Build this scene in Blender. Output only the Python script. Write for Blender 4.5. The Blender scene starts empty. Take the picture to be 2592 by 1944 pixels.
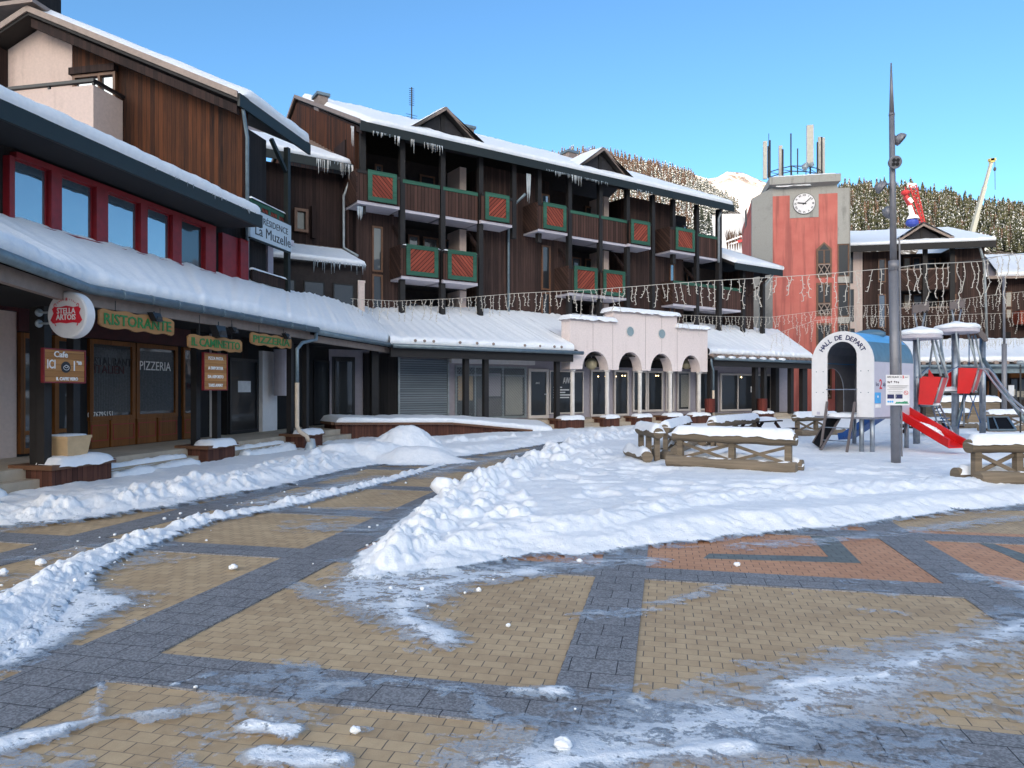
import bpy, math, random
import numpy as np
from mathutils import Vector, Matrix, noise as mnoise
random.seed(7)
S = bpy.context.scene
COL = S.collection
R = math.radians

# ------------------------------------------------------------------ camera
EYE = 1.6          # height of the photographer's eye
FOC = 1750.0       # focal length in photo pixels (2592 wide)
CX, CY = 1296.0, 988.0   # principal column and horizon row
cam_d = bpy.data.cameras.new('camera')
cam_d.sensor_width = 36.0
cam_d.lens = 36.0 * FOC / 2592.0
cam_d.shift_y = (CY - 972.0) / 2592.0
cam_d.clip_start = 0.1
cam_d.clip_end = 12000.0
cam = bpy.data.objects.new('camera', cam_d)
COL.objects.link(cam)
cam.location = (0, 0, EYE)
cam.rotation_euler = (R(90), 0, 0)
S.camera = cam

# ------------------------------------------------------------------ sky, sun, exposure
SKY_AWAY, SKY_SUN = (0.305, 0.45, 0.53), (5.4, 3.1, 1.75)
SUN_EL, SUN_AZ = 12.0, 200.0     # azimuth measured clockwise from +Y: the sun is low behind the camera
w = bpy.data.worlds.new('World'); S.world = w; w.use_nodes = True
nt = w.node_tree; nt.nodes.clear()
out = nt.nodes.new('ShaderNodeOutputWorld'); bg = nt.nodes.new('ShaderNodeBackground')
sky = nt.nodes.new('ShaderNodeTexSky'); sky.sky_type = 'NISHITA'; sky.sun_disc = False
sky.sun_elevation = R(SUN_EL); sky.sun_rotation = R(SUN_AZ)
sky.altitude = 1600; sky.air_density = 1.0; sky.dust_density = 0.15; sky.ozone_density = 1.6
bg.inputs['Strength'].default_value = 0.15
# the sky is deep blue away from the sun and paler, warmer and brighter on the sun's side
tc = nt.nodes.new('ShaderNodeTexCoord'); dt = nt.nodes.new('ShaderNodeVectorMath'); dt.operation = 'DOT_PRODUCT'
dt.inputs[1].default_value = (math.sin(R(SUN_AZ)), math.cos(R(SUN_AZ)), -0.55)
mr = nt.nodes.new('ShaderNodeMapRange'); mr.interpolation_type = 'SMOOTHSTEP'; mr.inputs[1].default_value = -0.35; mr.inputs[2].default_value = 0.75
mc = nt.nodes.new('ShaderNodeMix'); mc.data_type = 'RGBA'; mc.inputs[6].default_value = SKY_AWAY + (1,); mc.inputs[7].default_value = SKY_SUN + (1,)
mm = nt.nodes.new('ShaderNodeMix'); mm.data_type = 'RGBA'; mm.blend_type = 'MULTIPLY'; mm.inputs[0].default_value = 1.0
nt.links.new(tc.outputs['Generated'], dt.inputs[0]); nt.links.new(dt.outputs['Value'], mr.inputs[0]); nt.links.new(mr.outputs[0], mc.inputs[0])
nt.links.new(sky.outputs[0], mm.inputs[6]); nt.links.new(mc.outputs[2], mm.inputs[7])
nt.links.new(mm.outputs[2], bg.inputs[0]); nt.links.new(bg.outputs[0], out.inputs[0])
sd = bpy.data.lights.new('sun', 'SUN'); sd.energy = 2.0; sd.angle = R(0.5); sd.color = (0.62, 0.55, 0.46)
so = bpy.data.objects.new('sun', sd); COL.objects.link(so)
sun_dir = Vector((math.sin(R(SUN_AZ)) * math.cos(R(SUN_EL)), math.cos(R(SUN_AZ)) * math.cos(R(SUN_EL)), math.sin(R(SUN_EL))))
so.rotation_euler = sun_dir.to_track_quat('Z', 'Y').to_euler()
so.location = (0, -20, 60)
S.view_settings.view_transform = 'Standard'; S.view_settings.look = 'None'
S.view_settings.exposure = 2.0; S.view_settings.gamma = 1.0
S.cycles.max_bounces = 6; S.cycles.diffuse_bounces = 3; S.cycles.glossy_bounces = 3
S.cycles.transparent_max_bounces = 8
S.cycles.use_denoising = True

# ------------------------------------------------------------------ shader helpers
MATS = {}
class NT:
    def __init__(s, name):
        s.m = bpy.data.materials.new(name); s.m.use_nodes = True
        s.t = s.m.node_tree; s.b = s.t.nodes['Principled BSDF']; s.o = s.t.nodes['Material Output']
        MATS[name] = s.m
    def n(s, typ, **kw):
        nd = s.t.nodes.new(typ)
        for k, v in kw.items():
            if k.startswith('i_'):
                key = k[2:].replace('_', ' ')
                nd.inputs[int(key) if key.isdigit() else key].default_value = v
            else: setattr(nd, k, v)
        return nd
    def l(s, a, b): s.t.links.new(a, b)
    def val(s, x, sock):
        if isinstance(x, (int, float)): sock.default_value = x
        elif isinstance(x, tuple): sock.default_value = x if len(x) == 4 or len(sock.default_value) == 3 else x + (1,)
        else: s.l(x, sock)
    def math(s, op, a, b=0.0, c=None, clamp=False):
        nd = s.n('ShaderNodeMath', operation=op, use_clamp=clamp)
        s.val(a, nd.inputs[0]); s.val(b, nd.inputs[1])
        if c is not None: s.val(c, nd.inputs[2])
        return nd.outputs[0]
    def xyz(s, coord='Object'):
        tc = s.n('ShaderNodeTexCoord'); sp = s.n('ShaderNodeSeparateXYZ'); s.l(tc.outputs[coord], sp.inputs[0])
        return tc.outputs[coord], sp.outputs[0], sp.outputs[1], sp.outputs[2]
    def comb(s, x, y, z=0.0):
        nd = s.n('ShaderNodeCombineXYZ')
        for v, k in zip((x, y, z), nd.inputs): s.val(v, k)
        return nd.outputs[0]
    def noise(s, vec, scale, detail=3.0, rough=0.55, dist=0.0):
        nd = s.n('ShaderNodeTexNoise', i_Scale=scale, i_Detail=detail, i_Roughness=rough, i_Distortion=dist)
        s.l(vec, nd.inputs['Vector']); return nd.outputs[0]
    def ramp(s, fac, stops):
        nd = s.n('ShaderNodeValToRGB'); e = nd.color_ramp.elements
        while len(e) < len(stops): e.new(0.5)
        for el, (p, c) in zip(e, stops): el.position = p; el.color = tuple(c) + (1,) if len(c) == 3 else c
        s.l(fac, nd.inputs[0]); return nd.outputs[0]
    def mix(s, fac, a, b, blend='MIX'):
        nd = s.n('ShaderNodeMix', data_type='RGBA', blend_type=blend)
        s.val(fac, nd.inputs[0]); s.val(a, nd.inputs[6]); s.val(b, nd.inputs[7]); return nd.outputs[2]
    def smooth(s, v, lo, hi):
        nd = s.n('ShaderNodeMapRange', interpolation_type='SMOOTHSTEP'); s.l(v, nd.inputs[0])
        nd.inputs[1].default_value = lo; nd.inputs[2].default_value = hi; return nd.outputs[0]
    def bump(s, h, strength=0.5, dist=0.02):
        nd = s.n('ShaderNodeBump', i_Strength=strength, i_Distance=dist); s.l(h, nd.inputs['Height'])
        s.l(nd.outputs[0], s.b.inputs['Normal'])
    def base(s, c, rough=0.7, metal=0.0, spec=0.5):
        s.val(c, s.b.inputs['Base Color']); s.val(rough, s.b.inputs['Roughness']); s.b.inputs['Metallic'].default_value = metal
        s.b.inputs['Specular IOR Level'].default_value = spec

def plain(name, c, rough=0.6, metal=0.0, var=0.12, scale=6.0, bump=0.0, spec=0.5):
    """paint, plaster, metal: a little mottled in tone and in gloss"""
    m = NT(name); v, x, y, z = m.xyz()
    n = m.noise(v, scale, 5.0, 0.6)
    d = tuple(k * (1 - var) for k in c); h = tuple(min(1, k * (1 + var)) for k in c)
    m.base(m.ramp(n, [(0.3, d), (0.7, h)]), rough, metal, spec)
    if bump: m.bump(m.noise(v, scale * 12, 3.0), bump, 0.01)
    return m.m

def stained(name, c, dark, amt=0.5, rough=0.9, bump=0.1):
    """render or plaster with grime washed down it by the rain"""
    m = NT(name); v, x, y, z = m.xyz()
    s1 = m.noise(m.comb(m.math('MULTIPLY', m.math('ADD', x, y), 2.3), m.math('MULTIPLY', z, 0.16)), 1.5, 6.0, 0.65)
    s2 = m.noise(v, 1.3, 6.0, 0.65); s3 = m.noise(v, 14.0, 4.0)
    t = m.math('ADD', m.math('MULTIPLY', s1, 0.6), m.math('MULTIPLY', s2, 0.4))
    col = m.ramp(s3, [(0.3, tuple(k * 0.93 for k in c)), (0.7, tuple(min(1, k * 1.05) for k in c))])
    m.base(m.mix(m.math('MULTIPLY', m.smooth(t, 0.50, 0.68), amt), col, dark), rough, 0, 0.2); m.bump(s3, bump, 0.01)
def planks(name, lo, hi, width=0.14, mode='v', gap=0.07, streak=1.0, rough=0.8, bump=0.6, gapc=(0.004, 0.003, 0.003), fade=None):
    """boards: mode v vertical, h horizontal, d / e the two diagonals"""
    m = NT(name); v, x, y, z = m.xyz()
    sxy = m.math('ADD', x, y)
    if mode == 'v': a, b = sxy, z
    elif mode == 'h': a, b = z, sxy
    elif mode == 'd': a, b = m.math('MULTIPLY', m.math('ADD', sxy, z), 0.7071), m.math('MULTIPLY', m.math('SUBTRACT', sxy, z), 0.7071)
    else: a, b = m.math('MULTIPLY', m.math('SUBTRACT', sxy, z), 0.7071), m.math('MULTIPLY', m.math('ADD', sxy, z), 0.7071)
    q = m.math('DIVIDE', a, width); idx = m.math('FLOOR', q); fr = m.math('FRACT', q)
    wn = m.n('ShaderNodeTexWhiteNoise', noise_dimensions='1D'); m.l(idx, wn.inputs['W'])
    grain = m.noise(m.comb(m.math('MULTIPLY', a, 30.0 * streak), m.math('MULTIPLY', b, 1.3), m.math('MULTIPLY', idx, 3.7)), 1.0, 5.0, 0.65)
    big = m.noise(m.comb(m.math('MULTIPLY', a, 2.0), m.math('MULTIPLY', b, 0.35), 0.0), 1.0, 3.0)
    t = m.math('ADD', m.math('MULTIPLY', wn.outputs[0], 0.35), m.math('ADD', m.math('MULTIPLY', grain, 0.75), m.math('MULTIPLY', big, 0.5)))
    t = m.math('SUBTRACT', t, 0.42)
    c = m.ramp(t, [(0.05, lo), (0.75, hi)])
    g = m.math('LESS_THAN', fr, gap)
    c = m.mix(g, c, gapc)
    m.base(c, rough, 0, 0.25)
    hgt = m.math('SUBTRACT', m.math('MULTIPLY', grain, 0.35), g)
    m.bump(hgt, bump, 0.012)
    return m.m

def glass(name, tint=(0.02, 0.025, 0.03), refl=0.35, rough=0.03, wavy=0.02):
    m = NT(name); v, x, y, z = m.xyz()
    n = m.noise(v, 1.2, 2.0)
    m.base(tint, 0.3, 0, 0.4)
    gl = m.n('ShaderNodeBsdfGlossy', i_Roughness=rough); gl.inputs['Color'].default_value = (0.9, 0.95, 1, 1)
    bp = m.n('ShaderNodeBump', i_Strength=wavy, i_Distance=0.3); m.l(n, bp.inputs['Height']); m.l(bp.outputs[0], gl.inputs['Normal'])
    lw = m.n('ShaderNodeLayerWeight', i_Blend=0.25)
    f = m.math('MULTIPLY_ADD', lw.outputs['Fresnel'], 0.55, refl, clamp=True)
    mx = m.n('ShaderNodeMixShader'); m.l(f, mx.inputs[0]); m.l(m.b.outputs[0], mx.inputs[1]); m.l(gl.outputs[0], mx.inputs[2])
    m.l(mx.outputs[0], m.o.inputs[0])
    return m.m

def snow_mat(name, bump=0.35, scale=9.0, alpha_attr=False):
    m = NT(name); v, x, y, z = m.xyz()
    n1 = m.noise(v, scale, 6.0, 0.65); n2 = m.noise(v, scale * 9, 3.0, 0.6)
    m.base(m.ramp(n1, [(0.3, (0.80, 0.83, 0.87)), (0.7, (0.90, 0.91, 0.93))]), 0.55, 0, 0.35)
    m.bump(m.math('ADD', n1, m.math('MULTIPLY', n2, 0.35)), bump, 0.05)
    if alpha_attr:
        at = m.n('ShaderNodeAttribute', attribute_name='cover')
        cv = at.outputs['Fac']
        # slush: broken streaky cover where the snow is thin, solid where it is deep
        vv = m.comb(m.math('MULTIPLY', m.math('ADD', x, m.math('MULTIPLY', y, 0.35)), 3.0), m.math('MULTIPLY', y, 5.0), 0.0)
        na = m.noise(vv, 1.6, 8.0, 0.72, 0.6)
        nb = m.noise(v, 26.0, 5.0, 0.7)
        t = m.smooth(m.math('ADD', m.math('MULTIPLY', na, 0.68), m.math('MULTIPLY', nb, 0.32)), 0.34, 0.66)
        a = m.math('SUBTRACT', cv, t)
        solid = m.math('MULTIPLY', m.smooth(a, 0.0, 0.30), m.smooth(cv, 0.2, 0.95))
        ice = m.math('MULTIPLY', m.smooth(a, -0.30, 0.05), 0.46)
        al = m.math('MAXIMUM', solid, ice)
        m.l(al, m.b.inputs['Alpha'])
        icec = m.mix(solid, (0.42, 0.54, 0.68), m.ramp(n1, [(0.3, (0.80, 0.83, 0.87)), (0.7, (0.90, 0.91, 0.93))]))
        thin = m.math('SUBTRACT', 1.0, m.smooth(cv, 0.85, 1.0))
        icec = m.mix(m.math('MULTIPLY', thin, 0.35), icec, (0.60, 0.70, 0.82))
        m.l(icec, m.b.inputs['Base Color'])
        rr = m.math('MULTIPLY_ADD', solid, 0.4, 0.16); m.l(rr, m.b.inputs['Roughness'])
    return m.m

# ------------------------------------------------------------------ mesh helpers
class MB:
    def __init__(s): s.v = []; s.f = []; s.mi = []; s.cur = 0
    def add(s, vs, fs):
        o = len(s.v); s.v.extend(vs); s.f.extend([tuple(i + o for i in f) for f in fs]); s.mi.extend([s.cur] * len(fs)); return s
    def box(s, x0, x1, y0, y1, z0, z1):
        if x1 < x0: x0, x1 = x1, x0
        if y1 < y0: y0, y1 = y1, y0
        if z1 < z0: z0, z1 = z1, z0
        v = [(x0,y0,z0),(x1,y0,z0),(x1,y1,z0),(x0,y1,z0),(x0,y0,z1),(x1,y0,z1),(x1,y1,z1),(x0,y1,z1)]
        return s.add(v, [(0,3,2,1),(4,5,6,7),(0,1,5,4),(1,2,6,5),(2,3,7,6),(3,0,4,7)])
    def poly(s, pts): return s.add([tuple(p) for p in pts], [tuple(range(len(pts)))])
    def prism(s, pts, ext):
        n = len(pts); e = Vector(ext)
        v = [tuple(p) for p in pts] + [tuple(Vector(p) + e) for p in pts]
        f = [tuple(range(n))[::-1], tuple(range(n, 2 * n))] + [(i, (i + 1) % n, n + (i + 1) % n, n + i) for i in range(n)]
        return s.add(v, f)
    def beam(s, p0, p1, w, h, up=(0, 0, 1)):
        p0, p1 = Vector(p0), Vector(p1); d = (p1 - p0).normalized(); u = Vector(up)
        r = d.cross(u)
        if r.length < 1e-4: r = d.cross(Vector((0, 1, 0)))
        r.normalize(); u = r.cross(d)
        a, b = r * (w / 2), u * (h / 2)
        pts = [p0 - a - b, p0 + a - b, p0 + a + b, p0 - a + b]
        return s.prism(pts, p1 - p0)
    def tube(s, path, r, n=8, cap=True):
        P = [Vector(p) for p in path]; rr = r if isinstance(r, (list, tuple)) else [r] * len(P)
        base = len(s.v); up = None
        for i, p in enumerate(P):
            if i == 0: t = P[1] - P[0]
            elif i == len(P) - 1: t = P[-1] - P[-2]
            else: t = (P[i + 1] - P[i]).normalized() + (P[i] - P[i - 1]).normalized()
            t.normalize()
            if up is None:
                up = Vector((0, 0, 1)) if abs(t.z) < 0.9 else Vector((1, 0, 0))
            a = t.cross(up)
            if a.length < 1e-5: up = Vector((0, 1, 0)); a = t.cross(up)
            a.normalize(); up = a.cross(t)
            for k in range(n):
                an = 2 * math.pi * k / n
                s.v.append(tuple(p + (a * math.cos(an) + up * math.sin(an)) * rr[i]))
        for i in range(len(P) - 1):
            for k in range(n):
                k2 = (k + 1) % n; q = base + i * n
                s.f.append((q + k, q + n + k, q + n + k2, q + k2)); s.mi.append(s.cur)
        if cap:
            s.f.append(tuple(base + k for k in range(n))); s.mi.append(s.cur)
            e = base + (len(P) - 1) * n
            s.f.append(tuple(e + k for k in range(n))[::-1]); s.mi.append(s.cur)
        return s
    def lathe(s, c, prof, n=20, axis='z'):
        base = len(s.v)
        for (r, h) in prof:
            for k in range(n):
                a = 2 * math.pi * k / n
                q = (r * math.cos(a), r * math.sin(a), h)
                if axis == 'y': q = (q[0], h, q[1])
                if axis == 'x': q = (h, q[0], q[1])
                s.v.append((c[0] + q[0], c[1] + q[1], c[2] + q[2]))
        for i in range(len(prof) - 1):
            for k in range(n):
                k2 = (k + 1) % n; q = base + i * n
                s.f.append((q + k, q + k2, q + n + k2, q + n + k)); s.mi.append(s.cur)
        s.f.append(tuple(base + k for k in range(n))[::-1]); s.mi.append(s.cur)
        e = base + (len(prof) - 1) * n
        s.f.append(tuple(e + k for k in range(n))); s.mi.append(s.cur)
        return s
    def ball(s, c, r, n=12, sq=(1, 1, 1), jit=0.0, seed=0):
        rows = n // 2 + 1; base = len(s.v)
        for i in range(rows):
            th = math.pi * i / (rows - 1)
            for k in range(n):
                a = 2 * math.pi * k / n
                d = Vector((math.sin(th) * math.cos(a), math.sin(th) * math.sin(a), math.cos(th)))
                j = 1 + jit * mnoise.noise(d * 1.7 + Vector((seed * 3.1, seed, 0))) if jit else 1
                s.v.append((c[0] + d.x * r * sq[0] * j, c[1] + d.y * r * sq[1] * j, c[2] + d.z * r * sq[2] * j))
        for i in range(rows - 1):
            for k in range(n):
                k2 = (k + 1) % n; q = base + i * n
                s.f.append((q + k, q + n + k, q + n + k2, q + k2)); s.mi.append(s.cur)
        return s
    def snowcap(s, x0, x1, y0, y1, z, th, tilt=(0, 0), step=0.06, seed=0, bulge=0.03, rag=0.25):
        """a rounded loaf of snow lying on a flat or tilted top"""
        nx = max(4, min(60, int((x1 - x0) / step))); ny = max(4, min(24, int((y1 - y0) / step)))
        base = len(s.v); er = min(th * 1.1, (x1 - x0) / 2, (y1 - y0) / 2)
        for j in range(ny + 1):
            for i in range(nx + 1):
                u, v = i / nx, j / ny
                u = 0.5 - 0.5 * math.cos(math.pi * u) if nx < 12 else u
                v = 0.5 - 0.5 * math.cos(math.pi * v)
                x, y = x0 + (x1 - x0) * u, y0 + (y1 - y0) * v
                e = min(x - x0, x1 - x, y - y0, y1 - y); k = min(1, max(0, e) / er)
                hh = th * math.sqrt(1 - (1 - k) ** 2)
                nz = mnoise.noise(Vector((x * 3 + seed * 7.3, y * 3, seed))) + 0.5 * mnoise.noise(Vector((x * 9, y * 9 + seed, 5)))
                hh *= 1 + rag * nz
                b = bulge * (1 - k) + 0.4 * bulge * nz * (1 - k)
                bx = (-b if u < 0.02 else (b if u > 0.98 else 0)); by = (-b if v < 0.02 else (b if v > 0.98 else 0))
                zz = z + (x - x0) * tilt[0] + (y - y0) * tilt[1]
                s.v.append((x + bx, y + by, zz + hh - (0.35 * th * (1 + nz) if (i in (0, nx) or j in (0, ny)) else 0) * (bulge > 0)))
        for j in range(ny):
            for i in range(nx):
                q = base + j * (nx + 1) + i
                s.f.append((q, q + 1, q + nx + 2, q + nx + 1)); s.mi.append(s.cur)
        return s
    def text(s, txt, o, right, up, size, ext=0.004, sx=1.0, align='CENTER', bold=0.0, space=1.0):
        cu = bpy.data.curves.new('t', 'FONT'); cu.body = txt; cu.size = size; cu.align_x = align; cu.align_y = 'CENTER'
        cu.extrude = ext; cu.resolution_u = 2; cu.offset = bold; cu.space_character = space
        ob = bpy.data.objects.new('t', cu); COL.objects.link(ob)
        dg = bpy.context.evaluated_depsgraph_get(); me = ob.evaluated_get(dg).to_mesh()
        o, r, u = Vector(o), Vector(right).normalized(), Vector(up).normalized(); nn = r.cross(u)
        vs = [tuple(o + r * (v.co.x * sx) + u * v.co.y + nn * v.co.z) for v in me.vertices]
        fs = [tuple(p.vertices) for p in me.polygons]
        s.add(vs, fs)
        ob.evaluated_get(dg).to_mesh_clear(); bpy.data.objects.remove(ob); bpy.data.curves.remove(cu)
        return s
    def xf(s, fn): s.v = [tuple(fn(Vector(p))) for p in s.v]; return s
    def mesh(s, name, mat, smooth=False, off=(0, 0, 0)):
        me = bpy.data.meshes.new(name)
        ox, oy, oz = off
        me.from_pydata([(a - ox, b - oy, c - oz) for a, b, c in s.v], [], s.f)
        for k in (mat if isinstance(mat, (list, tuple)) else [mat]): me.materials.append(MATS[k] if isinstance(k, str) else k)
        if isinstance(mat, (list, tuple)): me.polygons.foreach_set('material_index', s.mi)
        if smooth: me.polygons.foreach_set('use_smooth', [True] * len(s.f))
        me.update(); return me

class Fr:
    """a plan frame: local x runs along a facade, local y goes away from the viewer"""
    def __init__(s, deg): s.a = R(deg); s.c, s.s = math.cos(s.a), math.sin(s.a)
    def w(s, x, y, z=0.0): return Vector((x * s.c - y * s.s, x * s.s + y * s.c, z))
    def loc(s, X, D): return (X * s.c + D * s.s, -X * s.s + D * s.c)
    def x(s, px, y): k = (px - CX) / FOC; return y * (s.s + k * s.c) / (s.c - k * s.s)
    def y(s, px, x): k = (px - CX) / FOC; return x * (s.c - k * s.s) / (s.s + k * s.c)
    def d(s, x, y): return x * s.s + y * s.c
    def z(s, px, py, y): return EYE + (CY - py) * s.d(s.x(px, y), y) / FOC
    def xz(s, px, py, y): return s.x(px, y), s.z(px, py, y)
W = Fr(0)
def G(px, py, z=0.0):
    d = (EYE - z) * FOC / (py - CY); return ((px - CX) / FOC * d, d)

class T:
    """a thing: an Empty at its base, with its parts as children"""
    def __init__(s, name, label, cat, fr=W, loc=(0, 0, 0), group=None, rot=None):
        s.fr = fr; s.off = tuple(loc)
        o = bpy.data.objects.new(name, None); COL.objects.link(o); o.empty_display_size = 0.3
        o.location = fr.w(*loc); o.rotation_euler = (0, 0, fr.a)
        o['label'] = label; o['category'] = cat
        if group: o['group'] = group
        s.o = o
    def part(s, name, mb, mat, parent=None, smooth=False, label=None, stuff=False):
        me = mb.mesh(name, mat, smooth, s.off)
        o = bpy.data.objects.new(name, me); COL.objects.link(o); o.parent = parent or s.o
        if label: o['label'] = label
        if stuff: o['kind'] = 'stuff'
        return o
def solo(name, mb, mat, label, cat, fr=W, loc=(0, 0, 0), group=None, smooth=False, kind=None):
    me = mb.mesh(name, mat, smooth, loc); o = bpy.data.objects.new(name, me); COL.objects.link(o)
    o.location = fr.w(*loc); o.rotation_euler = (0, 0, fr.a)
    if kind: o['kind'] = kind
    if label: o['label'] = label
    if cat: o['category'] = cat
    if group: o['group'] = group
    return o
def copy_thing(root, loc, rotz, label, scale=None):
    def rec(o, par):
        c = o.copy(); COL.objects.link(c)
        if par: c.parent = par
        for ch in list(o.children): rec(ch, c)
        return c
    r = rec(root, None); r.location = loc; r.rotation_euler = (0, 0, rotz); r['label'] = label
    if scale: r.scale = scale
    return r
# ------------------------------------------------------------------ materials
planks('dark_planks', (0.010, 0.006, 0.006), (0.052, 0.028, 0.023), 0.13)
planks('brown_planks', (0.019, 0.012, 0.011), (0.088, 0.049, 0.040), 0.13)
planks('larch_planks', (0.004, 0.003, 0.003), (0.125, 0.040, 0.013), 0.13, streak=1.0, gap=0.06)
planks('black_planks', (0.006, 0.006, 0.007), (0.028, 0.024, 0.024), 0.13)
planks('diag_dark', (0.020, 0.011, 0.009), (0.085, 0.045, 0.034), 0.13, 'd', 0.12)
planks('diag_dark_rev', (0.020, 0.011, 0.009), (0.085, 0.045, 0.034), 0.13, 'e', 0.12)
planks('diag_red', (0.13, 0.028, 0.018), (0.38, 0.085, 0.052), 0.12, 'd', 0.17)
planks('diag_red_rev', (0.13, 0.028, 0.018), (0.38, 0.085, 0.052), 0.12, 'e', 0.17)
planks('balcony_boards', (0.028, 0.015, 0.012), (0.105, 0.052, 0.040), 0.15, 'v', 0.13)
planks('planter_boards', (0.045, 0.018, 0.013), (0.15, 0.060, 0.040), 0.10, 'v', 0.06)
planks('shop_wood', (0.10, 0.035, 0.008), (0.26, 0.10, 0.025), 0.5, 'v', 0.01, rough=0.45)
planks('bin_boards', (0.07, 0.016, 0.012), (0.17, 0.035, 0.025), 0.05, 'v', 0.15)
planks('sign_wood', (0.30, 0.13, 0.045), (0.55, 0.27, 0.10), 0.09, 'h', 0.03)
planks('sign_bark', (0.28, 0.14, 0.055), (0.46, 0.25, 0.11), 0.6, 'h', 0.0)
planks('log_wood', (0.085, 0.068, 0.05), (0.32, 0.25, 0.175), 0.5, 'h', 0.0, streak=1.3)
planks('green_wood', (0.016, 0.055, 0.038), (0.050, 0.15, 0.105), 0.6, 'h', 0.0)
plain('post_black', (0.011, 0.009, 0.009), 0.7, var=0.3)
plain('fascia_green', (0.004, 0.009, 0.009), 0.55, var=0.25)
plain('slate_panel', (0.022, 0.021, 0.025), 0.8, var=0.2)
plain('red_paint', (0.20, 0.008, 0.013), 0.5, var=0.2)
plain('dark_red', (0.055, 0.006, 0.007), 0.55, var=0.25)
plain('red_line', (0.26, 0.02, 0.015), 0.5)
stained('cream_plaster', (0.60, 0.47, 0.41), (0.30, 0.22, 0.19), 0.4)
stained('cream_white', (0.76, 0.655, 0.62), (0.50, 0.41, 0.37), 0.28)
plain('column_worn', (0.64, 0.60, 0.56), 0.8, var=0.12, scale=3.0, bump=0.2)
stained('pink_plaster', (0.62, 0.50, 0.45), (0.36, 0.28, 0.25), 0.4)
plain('gallery_wall', (0.36, 0.33, 0.37), 0.9, var=0.08)
plain('lilac_plaster', (0.42, 0.38, 0.43), 0.9, var=0.06, bump=0.1)
plain('soffit_white', (0.50, 0.47, 0.52), 0.85, var=0.07)
plain('zinc', (0.16, 0.21, 0.24), 0.45, 0.5, var=0.2)
plain('zinc_light', (0.34, 0.38, 0.40), 0.5, 0.4, var=0.2)
plain('flashing', (0.26, 0.20, 0.17), 0.55, 0.2, var=0.15)
plain('pipe_cream', (0.58, 0.47, 0.36), 0.5)
plain('pot_beige', (0.52, 0.36, 0.20), 0.5, var=0.1)
plain('step_stone', (0.42, 0.35, 0.27), 0.85, var=0.15, scale=3, bump=0.2)
plain('platform_floor', (0.30, 0.25, 0.22), 0.6, var=0.2)
plain('white_paint', (0.72, 0.70, 0.70), 0.5, var=0.05)
plain('white_frame', (0.62, 0.56, 0.52), 0.5, var=0.05)
plain('brown_frame', (0.13, 0.060, 0.030), 0.5, var=0.2)
plain('black_frame', (0.012, 0.012, 0.014), 0.4)
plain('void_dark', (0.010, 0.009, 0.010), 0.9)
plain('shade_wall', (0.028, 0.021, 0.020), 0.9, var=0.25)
plain('sign_green', (0.012, 0.16, 0.035), 0.5)
plain('white_letters', (0.80, 0.78, 0.76), 0.5)
plain('black_letters', (0.012, 0.012, 0.016), 0.5)
plain('navy_letters', (0.015, 0.02, 0.09), 0.5)
plain('logo_red', (0.62, 0.012, 0.030), 0.45)
plain('metal_pole', (0.19, 0.19, 0.21), 0.45, 0.25, var=0.12)
plain('steel', (0.26, 0.29, 0.33), 0.35, 0.7, var=0.25)
plain('chrome', (0.62, 0.60, 0.60), 0.35, 0.7)
plain('play_red', (0.60, 0.012, 0.012), 0.35, var=0.06)
plain('play_blue', (0.015, 0.085, 0.30), 0.35)
plain('roof_blue', (0.09, 0.34, 0.66), 0.35, var=0.06)
plain('roof_blue_dark', (0.075, 0.16, 0.24), 0.45)
plain('inner_grey', (0.26, 0.27, 0.31), 0.5)
plain('net_curtain', (0.085, 0.09, 0.095), 0.7, var=0.35, scale=30)
plain('hut_white', (0.74, 0.72, 0.72), 0.45, var=0.04)
plain('hut_side', (0.50, 0.48, 0.56), 0.5, var=0.05)
plain('sticker_blue', (0.05, 0.36, 0.75), 0.4)
plain('rubber', (0.010, 0.010, 0.012), 0.9, spec=0.08)
plain('rope_blue', (0.03, 0.09, 0.22), 0.8)
plain('cable_white', (0.56, 0.52, 0.46), 0.5)
plain('cable_dark', (0.03, 0.03, 0.03), 0.6)
plain('globe_cream', (0.48, 0.42, 0.27), 0.35)
plain('ice', (0.34, 0.40, 0.45), 0.15, var=0.2, spec=0.7)
plain('crane_grey', (0.30, 0.30, 0.26), 0.5)
plain('crane_yellow', (0.40, 0.32, 0.10), 0.5)
plain('ride_red', (0.36, 0.02, 0.02), 0.5)
plain('ride_blue', (0.02, 0.04, 0.25), 0.5)
plain('antenna_panel', (0.50, 0.47, 0.40), 0.5)
plain('curtain', (0.40, 0.38, 0.33), 0.9, var=0.2, scale=20)
plain('bin_red', (0.10, 0.022, 0.016), 0.6)
plain('street_green', (0.02, 0.25, 0.12), 0.4)
plain('board_pale', (0.42, 0.50, 0.56), 0.4, var=0.04)
plain('notice_white', (0.62, 0.62, 0.62), 0.5)
plain('slat_grey', (0.12, 0.10, 0.10), 0.6)
planks('shutter_metal', (0.15, 0.185, 0.22), (0.26, 0.30, 0.34), 0.085, 'h', 0.20, gapc=(0.05, 0.06, 0.075), rough=0.4, bump=1.0)
stained('concrete', (0.36, 0.35, 0.32), (0.15, 0.145, 0.135), 0.65)
def lit(name, c, e):
    m = NT(name); m.base(c, 0.5); m.b.inputs['Emission Color'].default_value = c + (1,); m.b.inputs['Emission Strength'].default_value = e
lit('bulb', (1.0, 0.72, 0.35), 2.5)
glass('glass_sky', (0.04, 0.06, 0.08), 0.26)
glass('glass_dark', (0.006, 0.008, 0.010), 0.02)
glass('glass_mid', (0.012, 0.016, 0.02), 0.05)
glass('glass_round', (0.16, 0.24, 0.24), 0.2)
snow_mat('snow', 0.30)
snow_mat('snow_ground', 0.45, 7.0, True)
snow_mat('snow_far', 0.1, 0.05)
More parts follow.
